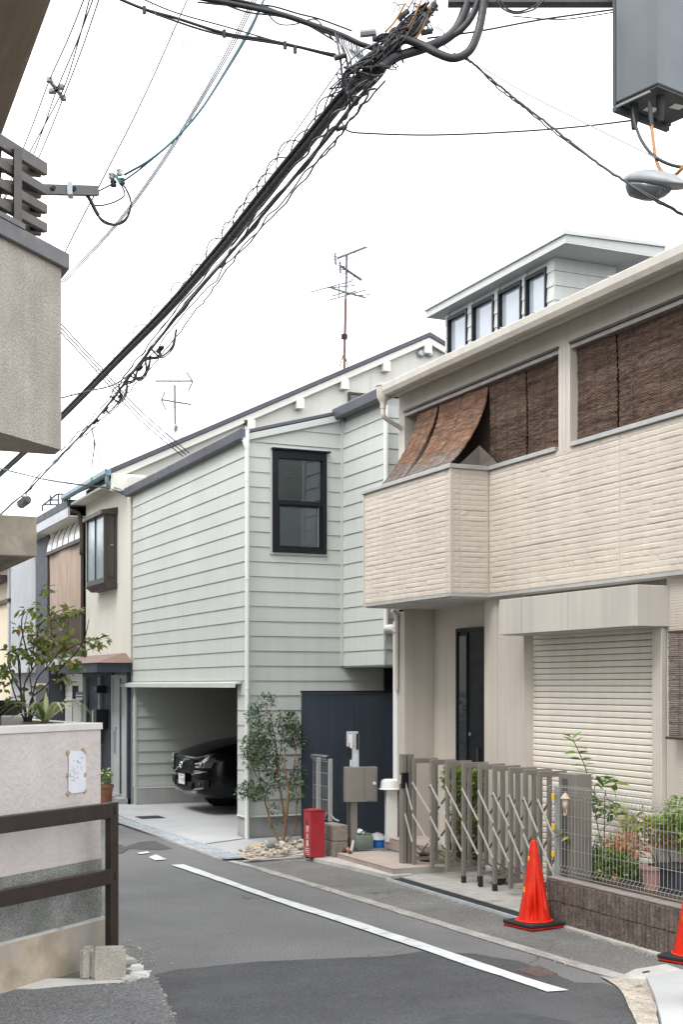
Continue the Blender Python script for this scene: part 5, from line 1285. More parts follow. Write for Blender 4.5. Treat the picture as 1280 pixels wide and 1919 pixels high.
def leaf_cloud(mb, c, rad, n, L, W, r, up=.3, shell=.4, nn=2):
    lv, lf = leafverts(L, W, .3, nn, .25)
    for _ in range(n):
        while True:
            d = Vector((r.uniform(-1, 1), r.uniform(-1, 1), r.uniform(-1, 1)))
            if shell * .5 < d.length < 1: break
        p = Vector(c) + Vector((d.x * rad[0], d.y * rad[1], d.z * rad[2]))
        o = Vector((d.x, d.y, d.z + up)) + Vector((r.uniform(-.7, .7), r.uniform(-.7, .7), r.uniform(-.5, .5)))
        s = r.uniform(.65, 1.2); M = rot_to(o, r.uniform(-1, 1)) * s
        mb.add([p + M @ Vector(v) for v in lv], lf)
rl_ = random.Random(2); mb = MB(); leaf_cloud(mb, (fp_.x, fp_.y, .45), (.12, .12, .14), 90, .07, .05, rl_); mb.build('foliage', m_leaf_g, t, kind='stuff', raw=True)
for k in range(7):
    p = (fp_.x + rl_.uniform(-.1, .1), fp_.y + rl_.uniform(-.1, .1), .54 + rl_.uniform(-.06, .06)); MB().lathe([(0, 0), (.028, .005), (.022, .022), (0, .026)], p, 8).build('flower', m_flower, t, smooth=True)

# ------------------------------------------------------------------ next house: blind, louvred balcony, curved canopy
nh = thing('louvre_house', 'narrow house with a curved canopy, faded brown sheet and brown louvred balcony', 'house', (1, 11, 0))
ya, yb = 9.16, 12.45
MB().box(.35, 7, ya, yb, 0, 5.55).build('wall', m_cream, nh)
MB().box(.0, .35, 12.15, yb, 2.4, 5.5).build('wall', m_cream, nh)
MB().prism([(-.35, 5.52), (.6, 5.60), (6.5, 5.9), (6.5, 6.0), (-.36, 5.66)], 'y', ya - .0, yb + 1.6).build('roof', m_rooft, nh)
MB().box(-.34, -.30, ya, yb + 1.6, 5.33, 5.535).build('fascia', m_corr, nh)
MB().box(-.30, .35, ya, yb + 1.6, 5.34, 5.36).build('eave_soffit', m_creamt, nh)
MB().tube(spline([(-.30, ya + .03, 5.45), (-.12, ya + .02, 5.40), (-.06, ya + .02, 5.1), (-.06, ya + .02, 4.6)], 4), .05, 8).build('downpipe', m_bronze, nh, smooth=True)
c_x = -.08
cv = MB(); na = 6
def arc(t): a = R(90 * t); return (.32 - (.32 - c_x) * math.sin(a), 4.93 + .55 * math.cos(a))
pa = [arc(i / na) for i in range(na + 1)]
vs = [(x, y, z) for y in (ya + .02, yb - .05) for x, z in pa]; cv.add(vs, [(i, i + 1, na + 2 + i, na + 1 + i) for i in range(na)])
o = cv.build('canopy_sheet', m_polyc, nh, raw=True); so = o.modifiers.new('t', 'SOLIDIFY'); so.thickness = .006
for k in range(7):
    y = ya + .04 + k * (yb - ya - .1) / 6; MB().tube([(x - .008, y, z + .006) for x, z in pa], .010, 6).build('canopy_rib', m_bronze, nh)
MB().box(c_x - .03, c_x + .03, ya, yb, 4.86, 4.93).build('canopy_beam', m_bronze, nh)
MB().box(c_x, c_x + .05, yb - .12, yb - .06, 2.5, 4.86).build('post', m_bronze, nh); MB().box(c_x, c_x + .05, ya, ya + .05, 2.5, 4.86).build('post', m_bronze, nh)
bs2 = MB()
bs2.grid(lambda u, v: (c_x + .03 + .02 * math.sin(v * 9) + .03 * (1 - u) * math.sin(v * 14), ya + .05 + (yb - ya - .2) * v, 3.48 + 1.38 * u + (.06 * math.sin(v * 5) if u < .01 else 0)), 8, 22)
o = bs2.build('hanging_sheet', m_ply, nh, raw=True, smooth=True)
MB().box(c_x + .05, .36, ya, yb, 2.50, 2.60).build('balcony_floor', m_corr, nh); MB().box(c_x - .03, c_x + .05, ya, yb, 2.46, 2.62).build('balcony_beam', m_corr, nh)
MB().box(c_x - .03, c_x + .05, ya, yb, 3.46, 3.52).build('balcony_rail', m_bronze, nh)
lp_ = None
n_ = 34
for k in range(n_):
    y = ya + .06 + k * (yb - ya - .2) / (n_ - 1)
    if lp_ is None: lp_ = link(MB().box(0, .03, 0, .055, 0, .84).mesh('louvre_slat', m_brown), 'louvre_slat', nh, (0, 0, 0)); lp_.location = (c_x - 1, y - 11, 2.62)
    else: piece(lp_, nh, (c_x - 1, y - 11, 2.62))
MB().box(c_x + .06, c_x + .065, ya, yb, 2.62, 3.46).build('louvre_backing', m_barkd, nh)
MB().box(.345, .348, 10.4, 12.0, 4.1, 5.15).build('window', m_bronze, nh); MB().box(.36, .37, ya + .3, 11.8, 2.7, 4.5).build('window', m_glassd, nh)
for k in range(18): MB().prism([(.35, .2 + .125 * k), (.335, .2 + .125 * k), (.345, .32 + .125 * k), (.35, .32 + .125 * k)], 'y', ya + .04, yb).build('siding_board', m_wsid, nh)
MB().box(.33, .34, 11.2, 11.75, 1.3, 2.05).build('dark_window', m_glassd, nh)
acx = P(150, 1302, Y=27.6)
ac = thing('air_conditioner', 'dark grey outdoor air conditioner unit standing behind the pale storage box', 'air conditioner', (acx.x, acx.y, 1.35))
MB().box(acx.x - .02, acx.x + .24, acx.y - .35, acx.y + .35, 1.36, 1.92).build('casing', m_navy2, ac, bevel=.01)
for k in range(8): MB().box(acx.x - .03, acx.x - .02, acx.y - .3, acx.y + .3, 1.42 + k * .06, 1.44 + k * .06).build('grille_bar', m_gbox, ac)
sbx_ = P(136, 1340, Y=26.3)
st_ = thing('storage_box', 'pale grey metal storage cabinet standing in front of the white boarded wall', 'cabinet', (sbx_.x, sbx_.y, 0))
MB().box(sbx_.x - .02, sbx_.x + .45, sbx_.y - .75, sbx_.y + .62, 0, 1.74).build('body', m_gbox, st_, bevel=.01); MB().box(sbx_.x - .03, sbx_.x + .46, sbx_.y - .76, sbx_.y + .63, 1.742, 1.78).build('lid', m_gbox, st_)
MB().box(sbx_.x - .03, sbx_.x - .022, sbx_.y - .07, sbx_.y - .06, .1, 1.7).build('seam', m_navy2, st_)
# dark pillar wall, corrugated house, yellow house
ph = thing('dark_fronted_house', 'slate blue panelled house front standing between louvred balcony and corrugated wall', 'house', (1, 13, 0))
MB().box(-.02, 6, 12.50, 13.92, 0, 5.33).build('wall', m_navy2, ph); MB().box(-.06, -.02, 12.6, 13.2, .1, 2.0).build('door', m_bronze, ph); MB().box(-.03, -.02, 12.6, 13.8, 2.05, 2.1).build('ledge', m_gbox, ph)
gh2 = thing('corrugated_house', 'pale grey corrugated metal house wall behind the rose shrub', 'house', (1, 15.5, 0))
MB().box(.02, 7, 13.98, 17.2, 0, 5.3).build('wall', m_corr, gh2)
cp_ = None
for k in range(26):
    y = 14.0 + k * .122
    if cp_ is None: cp_ = link(MB().prism([(0, 0), (.05, 0), (.038, -.016), (.012, -.016)], 'z', 0, 5.28).mesh('corrugation', m_corr), 'corrugation', gh2, (0, 0, 0)); cp_.data.transform(Matrix.Rotation(R(-90), 4, 'Z')); cp_.location = (.018 - 1, y - 15.5, 0)
    else: piece(cp_, gh2, (.018 - 1, y - 15.5, 0))
MB().box(-.2, .018, 14.0, 17.2, 2.35, 2.45).build('ledge', m_gbox, gh2)
yh = thing('yellow_house', 'pale yellow plastered house glimpsed at the far left end of the lane', 'house', (1, 19.5, 0))
MB().box(.05, 7, 17.3, 22, 0, 5.2).build('wall', m_cream2, yh); MB().prism([(-.5, 5.2), (7.2, 5.2), (3.4, 5.9)], 'y', 17.2, 22.1).build('roof', m_rooft, yh)
MB().box(-.05, .05, 17.3, 22, 4.15, 4.24).build('band', m_bronze, yh); MB().box(-.02, .05, 17.32, 17.5, 2.4, 5.1).build('downpipe', m_corr, yh)
MB().box(-.4, .05, 17.6, 21.5, 4.7, 4.85).build('awning', m_bronze, yh); MB().box(-.02, .05, 17.8, 21.2, 2.35, 2.45).build('ledge', m_corr, yh)
fhz = thing('end_house', 'plain grey house closing off the far end of the lane', 'house', (-4, 34, 0))
MB().box(-14, 6, 32, 38, 0, 6.5).build('wall', m_corr, fhz); MB().prism([(-14.4, 6.5), (6.4, 6.5), (-4, 7.4)], 'y', 31.6, 38.4).build('roof', m_rooft, fhz)
for x in (-9, -6): o = MB().frame('y', x, x + 1.6, 1.2, 2.4, .06, 31.93, 32).build('window', m_bronze, fhz); MB().box(x + .06, x + 1.54, 31.96, 31.97, 1.26, 2.34).build('pane', m_glassd, o)
ah = thing('opposite_house', 'cream house across the lane hidden behind the planter', 'house', (-12, 5, 0))
MB().box(-14, -5.0, 0, 16, 0, 6.6).build('wall', m_cream, ah); MB().prism([(-14.4, 6.6), (-4.6, 6.6), (-9.8, 8.6)], 'y', -.4, 16.4).build('roof', m_rooft, ah)  # unseen house, set close and tall so that it darkens the garage
# little steel rack on the roof
rk = thing('roof_rack', 'small dark steel frame standing on the roof of the louvred house', 'steel rack', P(105, 945, Y=29))
rp_ = lambda px, py: P(px, py, Y=29.0)
for a, b in (((79, 946), (116, 946)), ((79, 946), (79, 958)), ((116, 930), (116, 958)), ((94, 928), (94, 946)), ((106, 926), (130, 926)), ((82, 945), (106, 926)), ((109, 926), (109, 948)), ((94, 937), (110, 937)), ((130, 926), (130, 945))):
    MB().bar(rp_(*a), rp_(*b), .035, .035).build('strut', m_navy2, rk)
MB().tube([rp_(125, 930), rp_(126, 885)], .006, 5).build('thin_mast', m_alu, rk)

# ------------------------------------------------------------------ aerials
def bar_px(a, b, Y, r, name, m, root, Yb=None): MB().tube([P(*a, Y=Y), P(*b, Y=Yb or Y)], r, 6).build(name, m, root)
Ya = 24.6
an = thing('television_aerial', 'tall rusty television aerial mast with several arrays on the slate roof', 'aerial', P(644, 684, Y=Ya))
bar_px((645, 690), (648, 560), Ya, .027, 'mast', m_rust, an); bar_px((648, 560), (650, 476), Ya, .024, 'upper_mast', m_alu, an)
for a in ((636, 688), (652, 688)): bar_px((645, 660), a, Ya, .012, 'stay', m_alu, an)
MB().obox(P(645, 631, Y=Ya), (.10, .08, .09)).build('booster_box', m_black, an)
for k, q in enumerate((((640, 560), (634, 600), (632, 640), (641, 658)), ((643, 580), (638, 610), (636, 640), (642, 655)))): MB().tube(spline([P(*i, Y=Ya) for i in q], 5), .006, 5).build('coax', m_gbox, an)
def yagi(p, q, nel, L, dirL, root, Y, dY=.0, dirs=None):
    A, B = P(*p, Y=Y), P(*q, Y=Y + dY); MB().tube([A, B], .024, 6).build('boom', m_alu, root)
    for k in range(nel):
        c = A.lerp(B, (k + .3) / nel); d = Vector(dirL); l = L * (1 - .25 * k / nel)
        MB().tube([c - d * l / 2, c + d * l / 2], .011, 5).build('element', m_alu, root)
yagi((686, 463), (632, 484), 12, .22, (0, 1, .3), an, Ya)
yagi((678, 525), (638, 498), 9, .24, (.2, 1, .2), an, Ya)
for a, b in (((628, 476), (629, 496)), ((637, 490), (638, 512))): bar_px(a, b, Ya, .02, 'reflector', m_alu, an)
for y in (474, 480, 486, 492): bar_px((622, y), (640, y + 2), Ya, .008, 'element', m_alu, an)
for y in (497, 504, 511): bar_px((630, y), (648, y + 2), Ya, .008, 'element', m_alu, an)
MB().tube([P(621, 540, Y=Ya), P(685, 558, Y=Ya)], .018, 6).build('boom', m_alu, an)
for a, b in (((580, 548), (662, 526)), ((615, 563), (687, 543)), ((612, 540), (665, 535)), ((635, 534), (636, 557)), ((664, 554), (694, 552)), ((622, 555), (645, 548)), ((646, 552), (668, 545))): bar_px(a, b, Ya, .012, 'element', m_alu, an)
MB().tube(spline([P(648, 487, Y=Ya), P(660, 482, Y=Ya), P(666, 472, Y=Ya)], 4), .009, 5).build('brace', m_alu, an)
MB().tube(spline([P(650, 520, Y=Ya), P(662, 524, Y=Ya), P(664, 517, Y=Ya)], 4), .009, 5).build('brace', m_alu, an)
Y2 = 26.5
a2 = thing('television_aerial', 'thin grey television aerial with two arrow shaped arrays above the cream gable', 'aerial', P(327, 822, Y=Y2))
bar_px((328, 830), (327, 722), Y2, .022, 'mast', m_alu, a2)
bar_px((290, 714), (360, 714), Y2, .018, 'boom', m_alu, a2); bar_px((303, 749), (358, 758), Y2, .018, 'boom', m_alu, a2)
for a, b in (((349, 697), (361, 715)), ((361, 715), (352, 733)), ((309, 733), (302, 750)), ((302, 750), (311, 769))): bar_px(a, b, Y2, .015, 'reflector_arm', m_alu, a2)
for k in range(10):
    c = P(293 + k * 6, 714, Y=Y2); MB().tube([c + Vector((0, -.07, -.03)), c + Vector((0, .07, .03))], .005, 5).build('element', m_alu, a2)
for k in range(8):
    c = P(310 + k * 6, 750 + k, Y=Y2); MB().tube([c + Vector((0, -.07, -.03)), c + Vector((0, .07, .03))], .005, 5).build('element', m_alu, a2)
for q in (((318, 714), (322, 722), (327, 724)), ((336, 714), (333, 722), (327, 724)), ((320, 755), (324, 764), (328, 764)), ((338, 756), (335, 764), (328, 764))): MB().tube(spline([P(*i, Y=Y2) for i in q], 4), .007, 5).build('brace', m_alu, a2)
MB().obox(P(329, 800, Y=Y2), (.05, .05, .12)).build('clamp', m_alu, a2)
MB().lathe([(.0, .02), (.10, .015), (.17, .05), (.19, .09), (.18, .09), (.10, .04), (0, .035)], P(326, 815, Y=Y2), 20, M=Matrix.Rotation(R(75), 3, 'X') @ Matrix.Rotation(R(0), 3, 'Y')).build('dish', m_plast, a2, smooth='auto')

# ------------------------------------------------------------------ car in the garage, nose toward the street
cr = lthing('parked_car', 'glossy black car parked nose first in the dim garage, seen past the wall corner', 'car', (.335, 3.83, .03), rz=0)
# local axes: +x runs back from the nose, y across
st = [ # x, half width, z low, z shoulder, z top(centre), roof half width
 (.00, .60, .36, .78, .86, .56), (.035, .70, .30, .82, .915, .62), (.12, .80, .26, .87, .97, .68), (.30, .875, .23, .93, 1.04, .72), (.60, .915, .22, .99, 1.12, .76),
 (1.0, .93, .22, 1.04, 1.17, .78), (1.22, .93, .22, 1.05, 1.20, .78), (1.55, .93, .22, 1.04, 1.40, .68), (1.95, .93, .22, 1.05, 1.60, .62), (2.6, .93, .22, 1.06, 1.65, .60),
 (3.4, .93, .22, 1.08, 1.60, .60), (3.95, .92, .24, 1.10, 1.45, .60), (4.25, .88, .30, 1.10, 1.20, .62), (4.40, .78, .42, .95, 1.0, .60)]
mb = MB(); ring = []
def section(w_, zl, zs, zt, rw):
    return [(0, zl), (w_ * .55, zl), (w_ * .90, zl + .03), (w_ * .985, zl + .13), (w_, (zl + zs) * .5), (w_ * .985, zs - .09), (w_ * .945, zs - .015), (rw * .5 + w_ * .40, zs + (zt - zs) * .35), (rw, zs + (zt - zs) * .75), (rw * .82, zt - (zt - zs) * .05), (rw * .4, zt), (0, zt + .004)]
vs = []; ns = 12
for x, w_, zl, zs, zt, rw in st:
    h = section(w_, zl, zs, zt, rw)
    full = [(y, z) for y, z in h] + [(-y, z) for y, z in h[-2:0:-1]]
    # the nose is bowed in plan
    for y, z in full: vs.append((x + (.10 * (abs(y) / .93) ** 2.4 if x < .7 else 0), y, z))
n = 2 * ns - 2
fs = [(i * n + j, i * n + (j + 1) % n, (i + 1) * n + (j + 1) % n, (i + 1) * n + j) for i in range(len(st) - 1) for j in range(n)]
fs += [tuple(range(n))[::-1], tuple((len(st) - 1) * n + j for j in range(n))]
mb.add(vs, fs); body = mb.build('body', m_car, cr, smooth=True)
ss = body.modifiers.new('sub', 'SUBSURF'); ss.levels = ss.render_levels = 2
NX = lambda y: -.0 + .10 * (abs(y) / .93) ** 2.4
def plate_on(poly, d, th, name, m, par=None):   # poly of (y, z) on the bowed nose, d = distance in front
    mb = MB(); mb.add([(NX(y) + d + max(0, (z - .78)) * .28, y, z) for y, z in poly] + [(NX(y) + d + th + max(0, (z - .78)) * .28, y, z) for y, z in poly],
        [tuple(range(len(poly)))[::-1], tuple(range(len(poly), 2 * len(poly)))] + [(i, (i + 1) % len(poly), len(poly) + (i + 1) % len(poly), len(poly) + i) for i in range(len(poly))])
    return mb.build(name, m, par or cr)
plate_on([(-.46, .86), (.46, .86), (.50, .80), (.40, .655), (-.40, .655), (-.50, .80)], -.018, .08, 'grille', m_carpl)
gr = bpy.data.objects['grille']
for k in range(7): plate_on([(-.44 + .012 * abs(k - 5), .675 + k * .026), (.44 - .012 * abs(k - 5), .675 + k * .026), (.44 - .012 * abs(k - 5), .684 + k * .026), (-.44 + .012 * abs(k - 5), .684 + k * .026)], -.026, .02, 'grille_bar', m_black, gr)
MB().frame('x', -.50, .50, .645, .872, .012, -.012, .09).build('grille_frame', m_carpl, gr)
# ring badge with its slanting bar
MB().tube([(-.045 , .052 * math.cos(a), .762 + .052 * math.sin(a)) for a in [2 * math.pi * k / 24 for k in range(25)]], .011, 6).build('badge_ring', m_chrome, gr, smooth=True)
MB().bar((-.045, .30, .655), (-.03, -.21, .865), .014, .020).build('badge_bar', m_chrome, gr)
MB().bar((-.035, -.21, .866), (-.005, -.34, .862), .012, .018).build('badge_bar', m_chrome, gr)
MB().box(-.050, -.040, -.035, .035, .755, .770).build('badge_plate', m_chrome, gr)
for s in (1, -1):
    hl = plate_on([(s * .52, .80), (s * .80, .86), (s * .885, .90), (s * .87, .83), (s * .82, .745), (s * .56, .735)], -.005, .12, 'headlight', m_hl)
    bars = [((s * .55, .80), (s * .80, .838)), ((s * .55, .752), (s * .66, .752))]
    for a, b in bars: MB().bar((NX(a[0]) - .012, a[0], a[1]), (NX(b[0]) + .0, b[0], b[1]), .012, .017).build('running_light', m_drl, hl)
    MB().bar((NX(.80) - .004, s * .80, .838), (NX(.88) + .02, s * .875, .895), .02, .05).build('running_light', m_drl, hl)
    MB().lathe([(0, 0), (.035, 0), (.03, .02), (0, .026)], (NX(.72) + .002, s * .72, .79), 12, M=Matrix.Rotation(R(-90), 3, 'Y')).build('projector', m_silver, hl, smooth=True)
    plate_on([(s * .42, .648), (s * .52, .700), (s * .86, .690), (s * .70, .660), (s * .52, .640), (s * .43, .615)], -.02, .06, 'bumper_crease', m_silver if s == -1 else m_car)  # silver on one side only, painted in as a glint along the crease
    plate_on([(s * .50, .56), (s * .84, .55), (s * .82, .44), (s * .55, .40)], -.008, .08, 'air_intake', m_carpl)
    MB().bar((NX(.52) - .014, s * .52, .40), (NX(.80) - .0, s * .80, .435), .014, .026).build('lower_trim', m_silver, cr)
    MB().lathe([(0, 0), (.03, 0), (.03, .01), (0, .012)], (NX(.7) - .012, s * .70, .49), 10, M=Matrix.Rotation(R(-90), 3, 'Y')).build('fog_lamp', m_hl, cr)
plate_on([(-.42, .50), (.42, .50), (.36, .40), (-.36, .40)], -.012, .08, 'lower_grille', m_carpl)
plate_on([(-.55, .375), (.55, .375), (.50, .33), (-.50, .33)], -.0, .10, 'skid_plate', m_silver)
MB().bar((-.02, -.36, .42), (-.02, .36, .42), .014, .012).build('lower_trim', m_carpl, cr)
np_ = MB().box(-.034, -.026, -.165, .165, .455, .62).build('number_plate', m_plate, cr)
MB().frame('x', -.172, .172, .448, .627, .007, -.036, -.022).build('plate_frame', m_carpl, np_)
fm = lambda y, z: face_mx((-.0345, y, z), (0, -1, 0), (0, 0, 1))
text('・4 10', .095, fm(-.02, .52), 'plate_lettering', m_pgreen, np_)
for a, b in ((-.07, .01), (.03, .10)): MB().box(-.0352, -.0342, a, b, .585, .60).build('plate_mark', m_pgreen, np_)
# wheels in their arches
for x in (.98, 3.50):
    for s in (1, -1):
        ar = MB().lathe([(0, -.10), (.40, -.10), (.40, .012), (.37, .02), (0, .02)], (x, s * .93, .36), 28, M=Matrix.Rotation(R(-90 * s), 3, 'X')).build('wheel_arch', m_carpl, cr, smooth='auto')
        wv2 = MB().lathe([(.20, -.09), (.32, -.09), (.345, -.06), (.345, .06), (.32, .085), (.20, .07)], (x, s * .86, .345), 32, M=Matrix.Rotation(R(-90 * s), 3, 'X')).build('wheel', m_rubber, cr, smooth='auto')
        rm = MB(); rm.lathe([(0, .06), (.05, .075), (.06, .06)], (x, s * .86, .345), 16, M=Matrix.Rotation(R(-90 * s), 3, 'X')); hub = rm.build('hub', m_silver, wv2, smooth='auto')
        for k in range(5):
            a = 2 * math.pi * k / 5; MB().bar((x + .04 * math.cos(a), s * .925, .345 + .04 * math.sin(a)), (x + .21 * math.cos(a), s * .925, .345 + .21 * math.sin(a)), .03, .05, up=(0, 1, 0)).build('spoke', m_silver, wv2)
# glasshouse
def quad(pts, name, m, d=.012):
    pts = [Vector(p) for p in pts]; nn = (pts[1] - pts[0]).cross(pts[2] - pts[0]).normalized(); return MB().ext(pts, nn * d).build(name, m, cr)
quad([(1.20, -.70, 1.20), (1.20, .70, 1.20), (1.90, .54, 1.585), (1.90, -.54, 1.585)], 'windscreen', m_glassd, -.015)
for s in (1, -1):
    quad([(1.62, s * .885, 1.09), (3.5, s * .885, 1.12), (3.3, s * .68, 1.50), (2.05, s * .68, 1.50)], 'side_window', m_glassd, .012 * s)
    mr = MB().obox((1.58, s * 1.0, 1.14), (.12, .20, .15)).build('mirror', m_car, cr, bevel=.02)
MB().bar((.16, -.62, 1.00), (1.0, -.66, 1.14), .01, .006).build('bonnet_seam', m_carpl, cr)

# ------------------------------------------------------------------ plants
def stem(root, pts, r0, r1, m, name='stem'):
    q = spline(pts, 5); n = len(q); return MB().tube(q, [r0 + (r1 - r0) * i / (n - 1) for i in range(n)], 6).build(name, m, root, smooth=True)
def leaf_proto(L, W, m, root, fold=.25, n=3, curl=.25, name='leaf', v=0):
    vs, fs = leafverts(L, W, fold, n, curl); mb = MB(); mb.add(vs, fs); me = mb.mesh(name, m, raw=True, smooth=True); return me
def put_leaf(me, root, p, d, roll, s, name='leaf'):
    o = bpy.data.objects.new(name, me); S.collection.objects.link(o); o.parent = root; o.location = Vector(p) - Vector(ORIG[root.name])
    o.rotation_euler = rot_to(d, roll).to_euler(); o.scale = (s, s, s); return o
# rose shrub in the planter
Yr = 10.35
rs_ = thing('rose_shrub', 'straggly rose shrub with dark and bronze leaves growing in the planter', 'shrub', P(50, 1352, Y=Yr))
r_ = random.Random(21)
lm = [leaf_proto(.066, .040, m_leaf_r, rs_, .2, 3, c) for c in (.05, .3, .55)]
J = lambda: r_.uniform(-.14, .14)
st_r = [((48, 1352), (40, 1300), (34, 1250), (36, 1215), (44, 1180), (50, 1150)), ((50, 1352), (44, 1290), (60, 1255), (82, 1225), (96, 1190), (88, 1120)), ((46, 1352), (30, 1312), (18, 1275), (8, 1262)),
        ((52, 1352), (58, 1310), (80, 1290), (104, 1262), (120, 1225), (140, 1210), (172, 1200), (200, 1192)), ((54, 1352), (62, 1300), (70, 1270), (96, 1240), (120, 1205), (128, 1160)), ((50, 1352), (38, 1300), (36, 1240), (22, 1222), (10, 1226)),
        ((56, 1352), (70, 1320), (92, 1300), (112, 1262), (126, 1275), (130, 1285)), ((60, 1255), (44, 1200), (40, 1160), (54, 1140)), ((104, 1262), (124, 1240), (140, 1226), (158, 1196), (166, 1160)), ((82, 1225), (70, 1180), (100, 1150), (140, 1135)),
        ((40, 1300), (20, 1262), (14, 1230), (30, 1210)), ((50, 1352), (64, 1330), (58, 1290), (54, 1240), (70, 1200))]
for q in st_r:
    y0_ = Yr + J() * .4; y1_ = y0_ + J() * 1.6; n = len(q)
    stem(rs_, [P(*p, Y=y0_ + (y1_ - y0_) * i / (n - 1)) for i, p in enumerate(q)], .0075, .0025, m_barkd)
cl = [(84, 1108, 14, 12, 7), (60, 1140, 14, 8, 7), (46, 1143, 8, 8, 5), (90, 1150, 22, 10, 14), (134, 1148, 16, 9, 12), (112, 1170, 14, 10, 9), (40, 1175, 12, 8, 8), (72, 1190, 26, 16, 30), (62, 1222, 26, 18, 30), (100, 1232, 22, 22, 28), (92, 1208, 22, 14, 20),
      (150, 1212, 10, 10, 8), (172, 1206, 14, 12, 14), (186, 1200, 12, 8, 7), (200, 1192, 6, 3, 3), (134, 1238, 14, 12, 12), (142, 1258, 8, 5, 5), (120, 1275, 14, 10, 9), (22, 1225, 14, 10, 12), (10, 1262, 12, 14, 11), (6, 1285, 10, 10, 8), (58, 1290, 6, 8, 5), (30, 1310, 12, 10, 7), (128, 1200, 14, 10, 9), (15, 1248, 10, 8, 6)]
for cx, cy, rx, ry, n in cl:
    for _ in range(int(n * 1.0)):
        a = r_.uniform(0, 6.28); k = math.sqrt(r_.random()); p = P(cx + rx * k * math.cos(a), cy + ry * k * math.sin(a), Y=Yr + r_.uniform(-.28, .28))
        d = Vector((r_.uniform(-1, 1), r_.uniform(-1, 1), r_.uniform(-.55, .35)))
        put_leaf(r_.choice(lm), rs_, p, d, r_.uniform(-.9, .9), r_.uniform(.65, 1.2))
mb = MB()
for cx, cy, rx, ry, n in cl:
    s = Yr / F; leaf_cloud(mb, P(cx, cy, Y=Yr), (rx * s * 1.05, .22, ry * s * 1.05), int(n * .95), .062, .036, r_, up=-.1, shell=.05, nn=3)
mb.build('foliage', m_leaf_r, rs_, kind='stuff', raw=True)
sp_ = thing('spider_plant', 'pale green strap leaved plant arching over the planter edge', 'plant', P(85, 1352, Y=10.05))
for k in range(17):
    a = r_.uniform(-.4, 6.0); L = r_.uniform(.20, .40); w_ = r_.uniform(.016, .024); b = P(85, 1354, Y=10.05); mb = MB(); vs = []
    d = Vector((math.cos(a), math.sin(a), 0)); sd_ = Vector((-d.y, d.x, 0)); rise = r_.uniform(.10, .20)
    for i in range(9):
        u = i / 8; p = b + d * L * u + Vector((0, 0, rise * math.sin(u * 2.4) - .05 * u)); ww = w_ * (1 - u ** 2.5) + .001
        vs += [p - sd_ * ww, p + Vector((0, 0, -.004)), p + sd_ * ww]
    fs = [(i * 3 + j, i * 3 + j + 1, i * 3 + j + 4, i * 3 + j + 3) for i in range(8) for j in range(2)]
    mb.add(vs, fs); mb.build('leaf', m_leaf_s, sp_, raw=True, smooth=True)
b = P(86, 1352, Y=10.05)
mb = MB(); mb.add([b + Vector((-.016, 0, 0)), b + Vector((.016, 0, 0)), b + Vector((.019, .01, .15)), b + Vector((.002, .02, .23)), b + Vector((-.017, .01, .15))], [(0, 1, 2, 3, 4)]); mb.build('leaf', m_leaf_s, sp_, raw=True)
pb_ = thing('dark_bucket', 'dark plastic planter tub at the far left behind the shrub', 'tub', P(10, 1340, Y=10.9))
c = P(8, 1338, Y=10.9); MB().lathe([(0, 0), (.12, 0), (.15, .25), (.17, .26), (.17, .29), (.14, .29), (0, .24)], (c.x, c.y, 1.64), 18).build('shell', m_rubber, pb_, smooth='auto')
c = P(28, 1340, Y=10.8); tag(MB().obox((c.x, c.y, 1.74), (.22, .22, .14), Mr).build('concrete_pot', m_plcap, None, bevel=.01), 'square pale concrete pot beside the dark tub in the planter', 'pot')

# multi-stem shrub against the grey wall
tr = thing('slender_tree', 'small multi stemmed evergreen tree with grey green leaves by the downpipe', 'tree', (.228, -.748, 0))
Yt = 17.05
T = lambda px, py, d=0: P(px, py, Y=Yt + d)
r_ = random.Random(8)
trunks = [(((531, 1592), (530, 1575), (535, 1545), (538, 1510), (540, 1480), (534, 1440), (534, 1400)), .030, .008), (((529, 1592), (526, 1580), (516, 1565), (508, 1545), (500, 1515), (494, 1495), (488, 1470), (484, 1440)), .020, .006),
          (((533, 1590), (536, 1577), (548, 1565), (554, 1545), (557, 1500), (562, 1470)), .013, .005), (((534, 1545), (528, 1500), (520, 1450), (517, 1400), (510, 1360), (503, 1330)), .018, .005), (((540, 1480), (550, 1440), (556, 1395), (562, 1370)), .012, .004),
          (((494, 1495), (480, 1490), (465, 1480)), .008, .003), (((520, 1450), (524, 1420), (530, 1375), (536, 1345)), .008, .003), (((517, 1400), (503, 1360), (500, 1310)), .008, .003), (((557, 1500), (566, 1490), (570, 1470)), .006, .003), (((488, 1470), (470, 1430), (462, 1400)), .007, .003)]
for q, a, b in trunks:
    d1 = r_.uniform(-.25, .25); n = len(q)
    stem(tr, [T(*p, d1 * (i / (n - 1)) if p[1] < 1540 else 0) for i, p in enumerate(q)], a, b, m_bark, 'trunk')
mb = MB()
